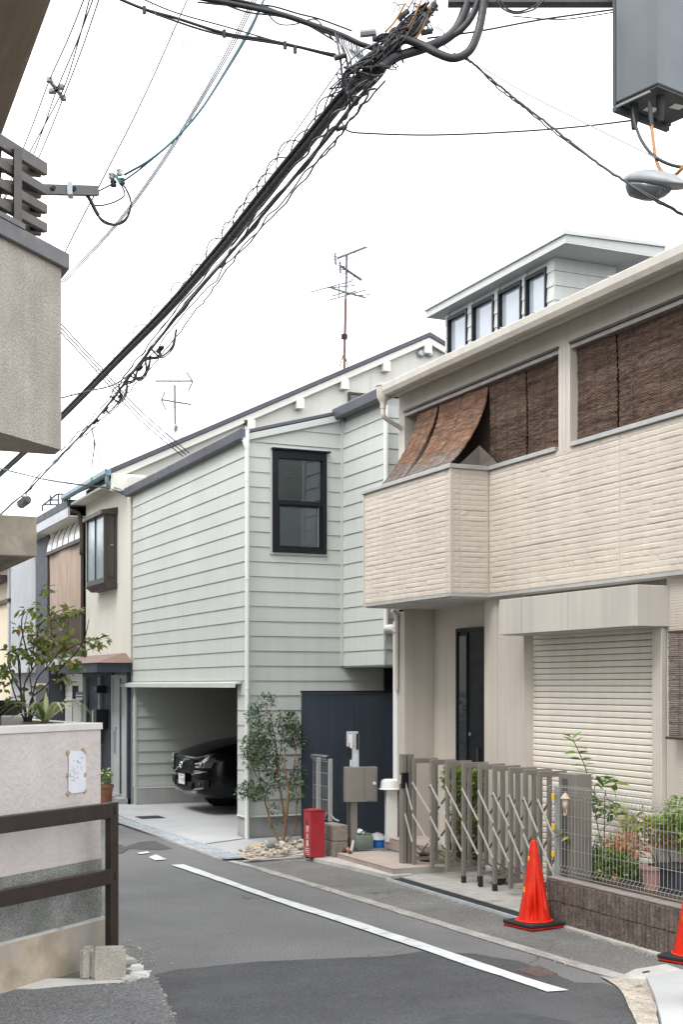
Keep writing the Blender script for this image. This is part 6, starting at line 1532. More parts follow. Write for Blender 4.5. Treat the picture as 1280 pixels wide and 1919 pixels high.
for cx, cy, rx, ry, n in ((500, 1312, 18, 12, 70), (478, 1340, 16, 22, 130), (490, 1370, 18, 18, 120), (478, 1400, 26, 26, 260), (498, 1410, 20, 24, 150), (468, 1425, 16, 16, 90), (484, 1435, 14, 10, 60), (540, 1350, 16, 16, 110), (548, 1375, 20, 22, 170), (558, 1385, 10, 22, 70), (528, 1385, 12, 24, 60),
                          (468, 1480, 20, 14, 120), (484, 1487, 20, 12, 90), (502, 1470, 18, 18, 90), (524, 1440, 10, 24, 60), (552, 1465, 12, 16, 60), (562, 1450, 8, 28, 70), (555, 1495, 10, 8, 30), (514, 1515, 10, 10, 26), (520, 1532, 8, 10, 16), (510, 1545, 6, 6, 10), (450, 1488, 6, 6, 14), (534, 1470, 14, 14, 34), (510, 1350, 14, 20, 40), (512, 1440, 12, 20, 40)):
    c = T(cx, cy, r_.uniform(-.12, .12)); s = Yt / F
    leaf_cloud(mb, c, (rx * s, .17, ry * s), int(n * 2.1), .050, .026, r_, up=.35, shell=.1)
mb.build('foliage', m_leaf_t, tr, kind='stuff', raw=True)
# river stones round its foot
r_ = random.Random(17); k = 0
spm = [rockm for rockm in ()]
def pebble_mesh(seed):
    rr = random.Random(seed); bm = bmesh.new(); bmesh.ops.create_icosphere(bm, subdivisions=2, radius=1)
    for v in bm.verts: v.co += mnoise.noise_vector(v.co * .9 + Vector((seed * 3, 0, 0))) * .35
    me = bpy.data.meshes.new('stone'); bm.to_mesh(me); bm.free(); me.materials.append(m_pebble); me.polygons.foreach_set('use_smooth', [True] * len(me.polygons)); return me
pm = [pebble_mesh(i) for i in range(6)]
sc = 0
for t_ in range(2000):
    px, py = r_.uniform(446, 570), r_.uniform(1576, 1610); 
    yc_ = 1602 - (px - 446) * .14 + (5 if px > 500 else 0)
    if abs(py - yc_) > 9.5 - 6 * max(0, (470 - px) / 24): continue
    if sc >= 150: break
    p = P(px, py, z=.03); s = r_.uniform(.018, .040); o = bpy.data.objects.new('river_stone', r_.choice(pm)); S.collection.objects.link(o)
    o.location = (p.x, p.y, .026 + s * .42 + (r_.uniform(.01, .05) if sc > 95 else 0)); o.scale = (s * r_.uniform(1, 1.5), s * r_.uniform(.8, 1.2), s * r_.uniform(.55, .8)); o.rotation_euler = (r_.uniform(-.3, .3), r_.uniform(-.3, .3), r_.uniform(0, 6))
    tag(o, 'pale rounded river stone among those heaped round the slender tree', 'stone', 'river stones at the foot of the slender tree'); sc += 1
for (px, py, s, m, lab) in ((506, 1590, .055, m_pebbled, 'dark grey stone lying among the pale river stones'), (481, 1591, .055, mat('tan_stone', (.45, .34, .20), .9, .15, 10), 'large tan stone lying among the pale river stones')):
    p = P(px, py, z=.05); me = pm[0].copy(); me.materials.clear(); me.materials.append(m); o = bpy.data.objects.new('river_stone', me); S.collection.objects.link(o)
    o.location = (p.x, p.y, .075); o.scale = (s * 1.3, s, s * .75); tag(o, lab, 'stone')
sheet('pebble_bed', [P(x, y, z=.03).xy[:] for x, y in ((442, 1604), (452, 1594), (500, 1586), (540, 1580), (570, 1578), (572, 1596), (520, 1607), (470, 1612))], .034, m_rubble, amp=.01, seed=41)
MB().tube([P(455, 1614, z=.02), P(566, 1606, z=.02)], .012, 6).build('concrete_lip', m_kerb, None, kind='structure')

# plants behind the wire fence
bed = MB().box(.43, 1.1, -9.2, -7.02, .0, .36).build('planting_bed', m_soil, None, kind='structure')
Yc = 11.9
cz = thing('citrus_sapling', 'tall young citrus sapling with glossy leaves rising above the wire fence', 'sapling', P(1112, 1640, Y=Yc))
ORIG[cz.name] = tuple(cz.location)
C = lambda px, py, d=0: P(px, py, Y=Yc + d)
r_ = random.Random(5)
lc = [leaf_proto(.10, .050, m_leaf_c, cz, .25, 3, c) for c in (.1, .35)]
for q, a, b in ((((1112, 1650), (1110, 1590), (1098, 1560), (1099, 1520), (1103, 1495), (1102, 1465), (1098, 1440), (1086, 1410), (1074, 1385)), .009, .003), (((1133, 1650), (1128, 1590), (1118, 1530), (1115, 1478), (1120, 1470)), .006, .003), (((1130, 1650), (1133, 1580), (1134, 1500), (1136, 1480)), .006, .003),
             (((1112, 1590), (1120, 1565), (1145, 1540), (1158, 1528)), .004, .002), (((1103, 1500), (1112, 1507), (1118, 1480)), .004, .002), (((1134, 1485), (1146, 1510), (1158, 1525)), .004, .002), (((1135, 1475), (1150, 1475), (1156, 1500)), .004, .002)):
    stem(cz, [C(*p) for p in q], a, b, m_barkd)
def leaves(root, mes, spots, Yf, r, name='leaf', zr=(-.5, .5), s0=.7, s1=1.15, dy=.10):
    for (cx, cy, rx, ry, n) in spots:
        for _ in range(n):
            p = P(cx + r.uniform(-rx, rx), cy + r.uniform(-ry, ry), Y=Yf + r.uniform(-dy, dy)); d = Vector((r.uniform(-1, 1), r.uniform(-1, 1), r.uniform(*zr)))
            put_leaf(r.choice(mes), root, p, d, r.uniform(-.8, .8), r.uniform(s0, s1))
# leaf pairs up the leading shoot
for (px, py) in ((1074, 1384), (1077, 1392), (1080, 1402), (1084, 1412), (1089, 1424), (1093, 1434), (1097, 1444), (1100, 1454)):
    for s in (-1, 1): put_leaf(r_.choice(lc), cz, C(px, py), LAT * s + Vector((0, 0, .25 if py > 1395 else .8)) + Vector((0, r_.uniform(-.4, .4), 0)), r_.uniform(-.4, .4), r_.uniform(.95, 1.3))
leaves(cz, lc, [(1130, 1462, 24, 9, 22), (1100, 1500, 20, 16, 26), (1095, 1470, 12, 12, 12), (1160, 1518, 15, 13, 26), (1122, 1515, 14, 16, 20), (1150, 1468, 10, 6, 8)], Yc, r_)
gb = thing('green_bush', 'low bright green bush with small leaves behind the wire fence', 'bush', P(1130, 1650, Y=11.8))
mb = MB()
for cx, cy, rx, ry, n in ((1125, 1630, 40, 36, 420), (1165, 1620, 28, 34, 300), (1100, 1640, 20, 18, 120), (1150, 1590, 30, 16, 110), (1070, 1640, 14, 16, 60), (1190, 1650, 22, 20, 80)):
    c = P(cx, cy, Y=11.75); s = 11.75 / F; leaf_cloud(mb, c, (rx * s, .17, ry * s), int(n * 1.5), .065, .030, r_, up=.5, shell=.1)
mb.build('foliage', m_leaf_g, gb, kind='stuff', raw=True)
for k in range(7): stem(gb, [P(1105 + k * 13, 1675, Y=11.75), P(1108 + k * 13 + r_.uniform(-6, 6), 1640, Y=11.7), P(1104 + k * 14, 1605, Y=11.75)], .004, .002, m_barkd)
mp2 = thing('maple_sapling', 'small potted maple with lime and coral leaves beside the citrus sapling', 'maple', P(1230, 1660, Y=11.2))
mb = MB()
def mcloud(mb, spots, L, W, Yf):
    for cx, cy, rx, ry, n in spots:
        c = P(cx, cy, Y=Yf); s = Yf / F; leaf_cloud(mb, c, (rx * s, .14, ry * s), n, L, W, r_, up=.0, shell=.05)
mcloud(mb, ((1195, 1545, 26, 9, 190), (1225, 1548, 30, 12, 200), (1212, 1520, 10, 8, 24), (1262, 1545, 22, 12, 120), (1250, 1570, 30, 8, 80)), .060, .022, 11.2)
mb.build('lime_foliage', m_leaf_y, mp2, kind='stuff', raw=True)
mb = MB(); mcloud(mb, ((1175, 1575, 18, 14, 110), (1200, 1580, 18, 10, 95), (1150, 1580, 10, 6, 40), (1240, 1572, 30, 8, 60), (1188, 1590, 14, 8, 46), (1138, 1637, 4, 4, 10), (1268, 1576, 14, 6, 30)), .060, .024, 11.2); mb.build('coral_foliage', m_leaf_o, mp2, kind='stuff', raw=True)
for q in (((1240, 1645), (1232, 1610), (1226, 1580), (1218, 1550)), ((1260, 1620), (1250, 1580), (1246, 1550)), ((1238, 1640), (1222, 1600), (1200, 1575)), ((1222, 1655), (1220, 1630), (1216, 1610))): stem(mp2, [P(*p, Y=11.25) for p in q], .0055, .002, m_barkd)
dc = thing('edge_shrub', 'small leaved green shrub at the right edge before the ribbed wall', 'shrub', P(1275, 1620, Y=11.0))
mb = MB(); mcloud(mb, ((1270, 1520, 14, 24, 150), (1255, 1540, 14, 14, 80), (1290, 1560, 20, 40, 140)), .06, .032, 11.0); mb.build('foliage', m_leaf_g, dc, kind='stuff', raw=True)
stem(dc, [P(1292, 1650, Y=11.0), P(1285, 1580, Y=11.0), P(1272, 1520, Y=11.0)], .006, .002, m_barkd)
c = P(1225, 1672, Y=11.05)
fpt = thing('terracotta_pot', 'dusty pink terracotta pot standing in the bed behind the wire fence', 'pot', (c.x, c.y, .36))
MB().lathe([(0, 0), (.075, 0), (.10, .17), (.115, .172), (.115, .20), (.10, .20), (.09, .16), (0, .16)], (c.x, c.y, .362), 20).build('pot', mat('dusty_pink_pot', (.36, .205, .165), .85, .12, 8), fpt, smooth='auto')
c = P(1262, 1672, Y=11.0)
tp = thing('dark_planter_box', 'dark grey plastic planter box in the bed beside the terracotta pot', 'planter box', (c.x, c.y, .36))
MB().prism([(-.10, .362), (.10, .362), (.13, .55), (-.13, .55)], 'y', c.y - .2, c.y + .12).build('box', m_navy2, tp); tp.children[0].data.transform(Matrix.Translation((c.x, 0, 0)))
MB().box(c.x - .15, c.x + .15, c.y - .22, c.y + .14, .551, .575).build('rim', m_rubber, tp)
c = P(1185, 1590, Y=11.9); tag(MB().obox((c.x + .1, c.y, .85), (.16, .02, .13), Mr).build('white_board', m_corr, None), 'small pale board standing behind the coral maple leaves', 'board')
c = P(1185, 1640, Y=11.9); MB().bar((P(1188, 1660, Y=11.92)), (P(1188, 1600, Y=11.92)), .02, .02).build('board_stake', m_corr, bpy.data.objects['white_board'])

# shrub in a trough behind the folding gate
Yg = 14.6
tg = thing('potted_shrub', 'leafy green shrub in a dark trough behind the folding gate', 'shrub', P(875, 1620, Y=Yg))
r_ = random.Random(12); mb = MB(); s = Yg / F
for cx, cy, rx, ry, n in ((875, 1470, 42, 30, 420), (850, 1455, 18, 16, 90), (900, 1462, 26, 20, 150), (872, 1520, 26, 20, 110), (880, 1560, 20, 30, 60), (845, 1600, 12, 10, 30), (872, 1600, 14, 12, 40)):
    leaf_cloud(mb, P(cx, cy, Y=Yg), (rx * s, .17, ry * s), int(n * 1.3), .075, .042, r_, up=.4, shell=.2)
mb.build('foliage', m_leaf_g, tg, kind='stuff', raw=True)
for k in range(9): stem(tg, [P(846 + k * 7, 1612, Y=Yg), P(848 + k * 7 + r_.uniform(-4, 4), 1550, Y=Yg), P(850 + k * 7 + r_.uniform(-8, 8), 1480, Y=Yg)], .008, .004, m_brick if k % 2 else m_barkd)
c = P(880, 1615, Y=Yg); MB().obox((c.x, c.y, .235 + .06 - .05), (.40, .22, .16), Mr).build('trough', m_rubber, tg, bevel=.01)
c = P(955, 1630, Y=13.9); pl2 = thing('aqua_board', 'pale blue green sheet leaning behind the folding gate', 'panel', (c.x, c.y, .03)); MB().obox((c.x, c.y, .30), (.10, .02, .52), Mr).build('sheet', mat('pale_aqua', (.46, .58, .56), .4, .05), pl2)
for k, (px, py) in enumerate(((800, 1590), (812, 1600))):
    c = P(px, py, Y=14.9); mb = MB(); mb.lathe([(0, 0), (.07, 0), (.09, .14), (.095, .15), (0, .15)], (c.x, c.y, .24 if k == 9 else .03), 14); tag(mb.build('dark_pot', m_rubber, None, smooth='auto'), ('dark plant pot standing nearest the lock post of the gate' if k == 0 else 'dark plant pot standing second from the lock post of the gate'), 'pot')
c = P(925, 1625, Y=13.6); t = thing('hand_cart', 'small grey two wheeled cart parked behind the gate', 'cart', (c.x, c.y, .03))
MB().obox((c.x + .05, c.y, .16), (.22, .16, .10), Mr).build('tray', m_gbox, t, bevel=.01)
for s_ in (-.07, .07): MB().lathe([(0, -.015), (.065, -.015), (.065, .015), (0, .015)], (c.x + .05 + SY_ * s_, c.y + CY_ * s_ - .03, .095), 16, M=Mr @ Matrix.Rotation(R(90), 3, 'X')).build('wheel', m_rubber, t, smooth='auto')
# climbing leaves that poke through the fence by the stop post
iv = thing('trailing_shoot', 'pale green shoot poking through the wire fence in front of the gate stop post', 'shoot', P(1040, 1570, Y=11.6))
li = [leaf_proto(.085, .036, m_leaf_c, iv, .2, 3, .2)]
for k in range(13): put_leaf(li[0], iv, P(1035 + (k % 7) * 6, 1568 + r_.uniform(-14, 14), Y=11.55), Vector((r_.uniform(-1, 1), r_.uniform(-1, .3), r_.uniform(-.5, .3))), r_.uniform(-.5, .5), r_.uniform(.7, 1.1))
stem(iv, [P(1085, 1550, Y=11.75), P(1060, 1562, Y=11.6), P(1034, 1572, Y=11.5)], .003, .002, m_barkd)
dr2 = thing('dry_plant', 'withered reddish brown plant beside the gate stop post behind the fence', 'plant', P(1085, 1630, Y=11.8))
ld = [leaf_proto(.09, .03, m_leaf_o, dr2, .3, 3, .6)]
for k in range(9): put_leaf(ld[0], dr2, P(1086 + r_.uniform(-8, 8), 1598 + r_.uniform(-18, 26), Y=11.75), Vector((r_.uniform(-1, 1), r_.uniform(-.4, .3), r_.uniform(-1, .2))), r_.uniform(-.5, .5), r_.uniform(.6, 1))
stem(dr2, [P(1088, 1655, Y=11.8), P(1086, 1610, Y=11.8), P(1080, 1580, Y=11.8)], .005, .003, m_brick)

# ------------------------------------------------------------------ utility pole fittings, lamp and overhead lines
# the pole stands on the footway just outside the frame; its arm, cabinet and lamp reach into view
pb0 = P(1345, 1800, Y=8.35); pb0.z = 0
up = thing('utility_pole', 'grey concrete utility pole outside the frame whose steel arm crosses the upper edge', 'utility pole', pb0)
MB().tube([(pb0.x, pb0.y, 0), (pb0.x, pb0.y, 10.5)], [.17, .12], 16).build('shaft', m_conc2, up, smooth='auto')
za = P(845, 3, Y=8.2).z
a_, b_ = P(840, -2, Y=8.3), P(1188, 2, Y=8.3); b_.z = a_.z
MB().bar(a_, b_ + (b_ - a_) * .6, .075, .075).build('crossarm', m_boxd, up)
cb = thing('junction_cabinet', 'blue grey steel cabinet hung high at the right edge of the picture', 'cabinet', P(1220, 200, Y=8.0))
zb2 = P(1234, 156, Y=7.9).z; k0 = P(1234, 156, Y=7.9)
ua = (P(1155, 200, Y=8.16) - P(1233, 157, Y=7.9)); ua.z = 0; ua.normalize(); ub = Vector((-ua.y, ua.x, 0)); ub = ub if ub.dot(Vector((CY_, -SY_, 0))) > 0 else -ub
def rect(o, a0, a1, b0, b1): return [o + ua * a + ub * b for a, b in ((a0, b0), (a1, b0), (a1, b1), (a0, b1))]
k0z = Vector((k0.x, k0.y, 0)); La, Lb = .33, .50
MB().prism([(q.x, q.y) for q in rect(k0z, 0, La, 0, Lb)], 'z', zb2, zb2 + 1.0).build('case', m_box, cb, bevel=.006)
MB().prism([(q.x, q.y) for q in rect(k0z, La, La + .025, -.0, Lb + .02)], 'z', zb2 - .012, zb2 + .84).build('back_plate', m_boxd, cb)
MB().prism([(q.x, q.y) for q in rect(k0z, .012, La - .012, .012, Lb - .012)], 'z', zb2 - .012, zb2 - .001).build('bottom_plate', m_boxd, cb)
MB().bar(k0z + ua * (La + .012) + Vector((0, 0, zb2 - .034)), k0z + ua * (La + .012) + ub * (Lb + .0) + Vector((0, 0, zb2 - .034)), .03, .03).build('mounting_rail', m_boxd, cb)
MB().bar(k0z + ua * .05 - ub * .015 + Vector((0, 0, zb2 - .035)), k0z + ua * (La - .02) - ub * .015 + Vector((0, 0, zb2 - .035)), .012, .012).build('hand_bar', m_lampb, cb)
for a, b in ((.24, .22), (.12, .32)): q = k0z + ua * a + ub * b; MB().box(q.x - .04, q.x + .04, q.y - .03, q.y + .03, zb2 - .016, zb2 - .013).build('label_plate', m_plast, cb)
for a, b in ((.26, .09), (.09, .13)): q = k0z + ua * a + ub * b; MB().lathe([(0, -.15), (.018, -.15), (.026, -.05), (.026, 0), (0, 0)], (q.x, q.y, zb2 - .012), 12).build('cable_gland', m_rubber, cb, smooth='auto')
# lamp
lm_ = thing('street_lamp', 'grey oval street lamp head reaching in from the right edge', 'street lamp', P(1240, 350, Y=7.4))
Lc = P(1168, 345, Y=7.55); Le = P(1330, 352, Y=7.2); ax = (Le - Lc).normalized(); sidev = ax.cross(Vector((0, 0, 1))).normalized(); upv = sidev.cross(ax)
mb = MB(); n = 18; prof = [(0, .004, .0), (.03, .055, .035), (.08, .085, .055), (.16, .10, .066), (.24, .10, .064), (.32, .08, .052), (.40, .055, .02), (.52, .045, .02)]
vs = []; m_n = 16
for x, wd, h in prof:
    for j in range(m_n):
        a = 2 * math.pi * j / m_n; z = math.sin(a); zz = (h * 1.1 * z if z > 0 else h * .35 * z) + .012 - .018 * x
        vs.append(Lc + ax * x + sidev * wd * math.cos(a) + upv * zz)
fs = [(i * m_n + j, i * m_n + (j + 1) % m_n, (i + 1) * m_n + (j + 1) % m_n, (i + 1) * m_n + j) for i in range(len(prof) - 1) for j in range(m_n)] + [tuple(range(m_n)), tuple((len(prof) - 1) * m_n + j for j in range(m_n))[::-1]]
mb.add(vs, fs); mb.build('housing', m_lampb, lm_, smooth=True)
m_n = 24
mb = MB(); vs = []
lp2 = [(.025, .015, .01), (.04, .045, .035), (.07, .070, .065), (.11, .083, .072), (.15, .088, .078), (.19, .086, .077), (.23, .077, .067), (.27, .06, .050), (.30, .035, .028), (.315, .01, .012)]
for x, wd, h in lp2:
    for j in range(m_n):
        a = 2 * math.pi * j / m_n; z = math.sin(a); vs.append(Lc + ax * x + sidev * wd * math.cos(a) + upv * ((.0 if z > 0 else h * z) - .003 - .018 * x))
fs = [(i * m_n + j, i * m_n + (j + 1) % m_n, (i + 1) * m_n + (j + 1) % m_n, (i + 1) * m_n + j) for i in range(len(lp2) - 1) for j in range(m_n)] + [tuple(range(m_n)), tuple((len(lp2) - 1) * m_n + j for j in range(m_n))[::-1]]
mb.add(vs, fs); mb.build('lens', m_lampg, lm_, smooth=True)
MB().tube([Lc + ax * .50, Lc + ax * .9, pb0 + Vector((0, 0, Lc.z + .1))], .024, 8).build('arm', m_lampb, lm_, smooth=True)

def wire(name, label, pts, r, m, cat='cable', group=None, n=6, k=6, wob=0, seed=0, root=None, w3=False):
    """pts: (px, py, depth) along the line, or world points; smoothed into one tube"""
    q = [Vector(p) if w3 else P(p[0], p[1], Y=p[2]) for p in pts]; q = spline(q, k)
    if wob:
        rr = random.Random(seed); q = [p + Vector((rr.uniform(-1, 1), rr.uniform(-1, 1), rr.uniform(-1, 1))) * wob for p in q]
    o = MB().tube(q, r, n).build(name, m, root, smooth=True)
    if root is None: tag(o, label, cat, group)
    return o
def onz(px, py, z): return (px, py, (z - CAMZ) * F / (HY - py))
# main trunk cable along the street at about 5.8 m
TZ = 5.85
trunk_px = [(905, -30), (890, 20), (868, 52), (838, 72), (800, 88), (760, 100), (722, 120), (688, 148), (645, 185), (585, 258), (525, 330), (470, 398), (405, 478), (315, 580), (220, 676), (117, 780), (40, 853), (-40, 925)]
mc = thing('trunk_cable', 'thick black trunk cable bundle running diagonally along the street from upper right', 'cable', P(*onz(400, 540, TZ)[:2], Y=onz(400, 540, TZ)[2]))
def TP(px, py, dz=0): c = onz(px, py, TZ + dz); return P(c[0], c[1], Y=c[2])
def tdepth(px, py): return onz(px, py, TZ)[2]
q = [TP(*p) for p in trunk_px]; Yc_ = 8.3
q[:7] = [P(px, py, Y=8.25) for px, py in trunk_px[:7]]
MB().tube(spline(q, 6), [.022 if i < 40 else .037 for i in range(len(spline(q, 6)))], 10).build('cable', m_cable, mc, smooth=True)
q2 = [v + Vector((.042, .0, .035)) for v in q[7:]]; MB().tube(spline(q2, 6), .014, 8).build('cable', m_cableg, mc, smooth=True)
q2 = [v + Vector((-.047, .0, .01)) for v in q[7:]]; MB().tube(spline(q2, 6), .012, 8).build('cable', m_cable, mc, smooth=True)
q3 = [v + Vector((.0, .0, .075)) for v in q[7:]]; MB().tube(spline(q3, 6), .006, 6).build('messenger_wire', m_cableg, mc, smooth=True)
# hanger rings that loop over the messenger wire
rr = random.Random(3); path = spline(q3, 40); d_ = 0
for k in range(22):
    i = int(30 + k * (len(path) - 60) / 22); c = path[i]; t = (path[i + 1] - path[i - 1]).normalized(); s_ = t.cross(Vector((0, 0, 1))).normalized()
    R0 = rr.uniform(.03, .062); L = rr.uniform(.55, .85)
    pts = [c + t * (L * (v - .5)) + Vector((0, 0, -.05 + R0 * 1.6 * math.sin(math.pi * v))) - s_ * (R0 * math.sin(math.pi * v) * 1.1) for v in [j / 10 for j in range(11)]]
    MB().tube(pts, .0055, 5).build('spiral_hanger', m_cable, mc, smooth=True)
for k in range(9):
    i = int(40 + k * (len(path) - 80) / 9); c = path[i] - Vector((0, 0, .075)); t = (path[i + 1] - path[i - 1]).normalized()
    MB().tube([c - t * .04, c + t * .04], .038, 10).build('cable_tie', m_cable, mc)
# second line with splice loops, just to the right of the trunk
sl_px = [(842, 95), (760, 130), (700, 165), (640, 235), (560, 330), (480, 440), (400, 540), (330, 622), (270, 690), (236, 708), (200, 760), (150, 812), (100, 860), (40, 918), (0, 955)]
ZL = 5.5
def SPt(px, py, dx=0): c = onz(px, py, ZL); return P(c[0] + dx, c[1], Y=c[2])
sc_ = thing('service_cable', 'thinner black service cable with drooping splice loops below the thick trunk cable', 'cable', SPt(330, 622))
sp_px = [(705, 150), (665, 192), (628, 240), (560, 322), (490, 405), (425, 482), (360, 558), (284, 652), (240, 707), (218, 738), (170, 796), (120, 847), (50, 920), (8, 956), (-40, 1003)]
qs = [SPt(*p) for p in sp_px]
MB().tube(spline(qs, 8), .013, 8).build('cable', m_cable, sc_, smooth=True)
for j, (dx, dz, r0) in enumerate(((.03, .03, .008), (-.02, .045, .007), (.045, -.01, .006), (-.03, -.02, .006))):
    pth = spline([v + Vector((dx, 0, dz)) for v in qs], 4); rj = random.Random(j)
    pth = spline([p + Vector((rj.uniform(-.016, .016), 0, rj.uniform(-.02, .02))) for p in pth], 4); MB().tube(pth, r0, 5).build('strand', m_cable, sc_, smooth=True)
for (a, b, c2, d2) in (((330, 618), (322, 650), (300, 668), (284, 655)), ((300, 650), (296, 668), (270, 672), (262, 690)), ((238, 705), (235, 735), (222, 752), (205, 742)), ((282, 668), (276, 690), (262, 710), (246, 706)), ((258, 690), (250, 712), (236, 716), (230, 724)), ((222, 720), (224, 748), (204, 772), (196, 765)), ((272, 668), (272, 700), (256, 708), (250, 700))):
    for e in range(2): MB().tube(spline([SPt(*a), SPt(b[0] + e * 2, b[1] + e * 2), SPt(c2[0] + e * 2, c2[1] + e * 3), SPt(*d2)], 6), .0105 - .003 * e, 6).build('splice_loop', m_cable, sc_, smooth=True)
for (px, py, L) in ((300, 655, .20), (240, 706, .22), (225, 742, .12), (262, 690, .12), (196, 768, .3), (178, 790, .25)):
    a = SPt(px, py); t = (SPt(px - 12, py + 13) - a).normalized(); MB().tube([a - t * L / 2, a + t * L / 2], .022, 8).build('splice_sleeve', m_cable, sc_, smooth=True)
cl2 = thing('splice_closure', 'black ribbed splice closure hanging on the service cable at the far left', 'splice box', SPt(40, 938))
a = SPt(52, 930); t = (SPt(30, 946) - a).normalized(); c = a - Vector((0, 0, .05))
MB().tube([c, c + t * .1, c + t * .75, c + t * .85], [.055, .08, .08, .05], 10).build('case', m_cableg, cl2, smooth='auto')
for k in range(5): MB().tube([c + t * (.16 + k * .13), c + t * (.18 + k * .13)],   .088, 10).build('band', m_lampb, cl2)
for k in (.2, .6): MB().tube([c + t * k, c + t * k + Vector((0, 0, .14))], .01, 5).build('hook', m_cable, cl2)
# wavy twisted line right of both
wire('twisted_wire', 'thin wavy twisted wire hanging to the right of the service cable', [onz(702, 160, 5.4), onz(640, 248, 5.4), onz(560, 350, 5.4), onz(445, 480, 5.4), onz(370, 580, 5.4), onz(300, 667, 5.4), onz(235, 740, 5.4), onz(170, 804, 5.4), onz(100, 868, 5.4)], .0065, m_cable, k=9, wob=.012, seed=2)
# straight fine wires alongside
fw_ = 'fine wires strung along the street beside the trunk cable'
wire('street_wire', 'fine straight wire just left of the thick trunk cable', [onz(650, 110, 6.1), onz(560, 238, 6.1), onz(470, 362, 6.1), onz(385, 475, 6.1), onz(300, 590, 6.1)], .0045, m_cable)
wire('street_wire', 'pair of parallel fine wires between trunk and service cables, upper one', [onz(520, 350, 5.7), onz(400, 505, 5.7), onz(300, 615, 5.7), onz(200, 720, 5.7), onz(115, 830, 5.7), onz(0, 920, 5.7)], .004, m_cableg, group=fw_)
wire('street_wire', 'pair of parallel fine wires between trunk and service cables, lower one', [onz(520, 362, 5.65), onz(395, 520, 5.65), onz(250, 685, 5.65), onz(115, 845, 5.65)], .004, m_cableg, group=fw_)
# spacers and far wires at the upper left
spz = 8.2
gl = 'four parallel wires at the upper left'
for k, ((a, b), (c, d), (e, f), ew) in enumerate((((158, -5), (92, 150), (42, 280), 'leftmost'), ((168, -5), (120, 162), (55, 285), 'second from the left'), ((175, -5), (105, 170), (62, 290), 'third from the left'), ((186, -5), (117, 185), (72, 295), 'rightmost'))):
    wire('upper_wire', f'{ew} of the four parallel wires with a cross spacer, upper left', [onz(a, b, spz), onz((a + c) / 2 + 2, (b + d) / 2, spz), onz(c, d, spz), onz((c + e) / 2, (d + f) / 2 + 2, spz), onz(e, f, spz), onz(e - (c - e) * .8, f + (f - d) * .8, spz)], .007, m_cable, group=gl)
xs = thing('wire_spacer', 'grey cross shaped spacer clamped on the four parallel wires at upper left', 'spacer', P(*onz(105, 168, spz)[:2], Y=onz(105, 168, spz)[2]))
SPc = lambda px, py: P(px, py, Y=onz(px, py, spz)[2])
c = SPc(105, 167); 
for q in ((92, 150), (118, 184), (114, 163), (96, 171)):
    e = SPc(*q); MB().bar(c, e, .035, .03).build('arm', m_lampb, xs); MB().tube([e + Vector((0, 0, -.02)), e + Vector((0, 0, .02))], .035, 10).build('clamp', m_lampb, xs)
# long single wires
wire('long_wire', 'single straight wire from the top edge down to the cable bracket', [(352, -4, 8.4), (270, 180, 8.4), (181, 357, 8.25)], .0042, m_cable)
wire('long_wire', 'single straight wire continuing behind the bracket toward the roof', [(181, 357, 8.4), (150, 415, 8.7), (120, 475, 9.0), (90, 535, 9.3)], .0042, m_cable)
wire('drop_wire', 'blue green service drop running from the top edge to the insulators', [(496, -4, 8.9), (470, 50, 8.9), (430, 120, 8.8), (380, 200, 8.6), (330, 258, 8.5), (280, 300, 8.4), (232, 328, 8.36)], .008, m_cablet)
wire('drop_wire', 'black companion wire of the blue green service drop', [(496, -4, 8.95), (468, 60, 8.95), (420, 140, 8.8), (376, 206, 8.6), (326, 262, 8.5), (268, 312, 8.4), (230, 340, 8.36)], .006, m_cable)
for k, lab in enumerate(('left one of the three long wires crossing under the drop', 'middle one of the three long wires crossing under the drop', 'right one of the three long wires crossing under the drop')):
    wire('crossing_wire', lab, [(474 + k * 4, -4, 9.5), (430 + k * 4, 85, 9.8), (380 + k * 3, 175, 10.2), (300 + k * 3, 305, 10.8), (215 + k * 3, 420, 11.4), (112 + k * 4, 530, 12)], .0045, m_cable, group='three long wires at upper left')
for k, lab in enumerate(('upper of the loose loops below the bracket', 'lower of the loose loops below the bracket')):
    wire('slack_loop', lab, [(160, 362, 8.22), (172, 380, 8.2), (178, 395, 8.18), (192, 412 + k * 4, 8.2), (215, 420 + k * 2, 8.25), (236, 408 + k * 4, 8.28), (245, 380 + k * 3, 8.3), (236, 355, 8.32), (224, 340, 8.34)], .0055, m_cable, group='slack wire loops')
wire('slack_loop', 'short loop running level from the bracket to the insulators', [(172, 384, 8.2), (190, 385, 8.22), (215, 378, 8.26), (233, 365, 8.3), (226, 345, 8.34)], .005, m_cable)
wire('tie_wire', 'short tie wire from bracket tip to insulators', [(181, 360, 8.25), (196, 352, 8.3), (210, 345, 8.34)], .005, m_cable)
wire('sleeve', 'thick taped sleeve below the bracket', [(158, 361, 8.22), (168, 374, 8.2), (178, 394, 8.18), (184, 404, 8.19)], .012, m_cable)
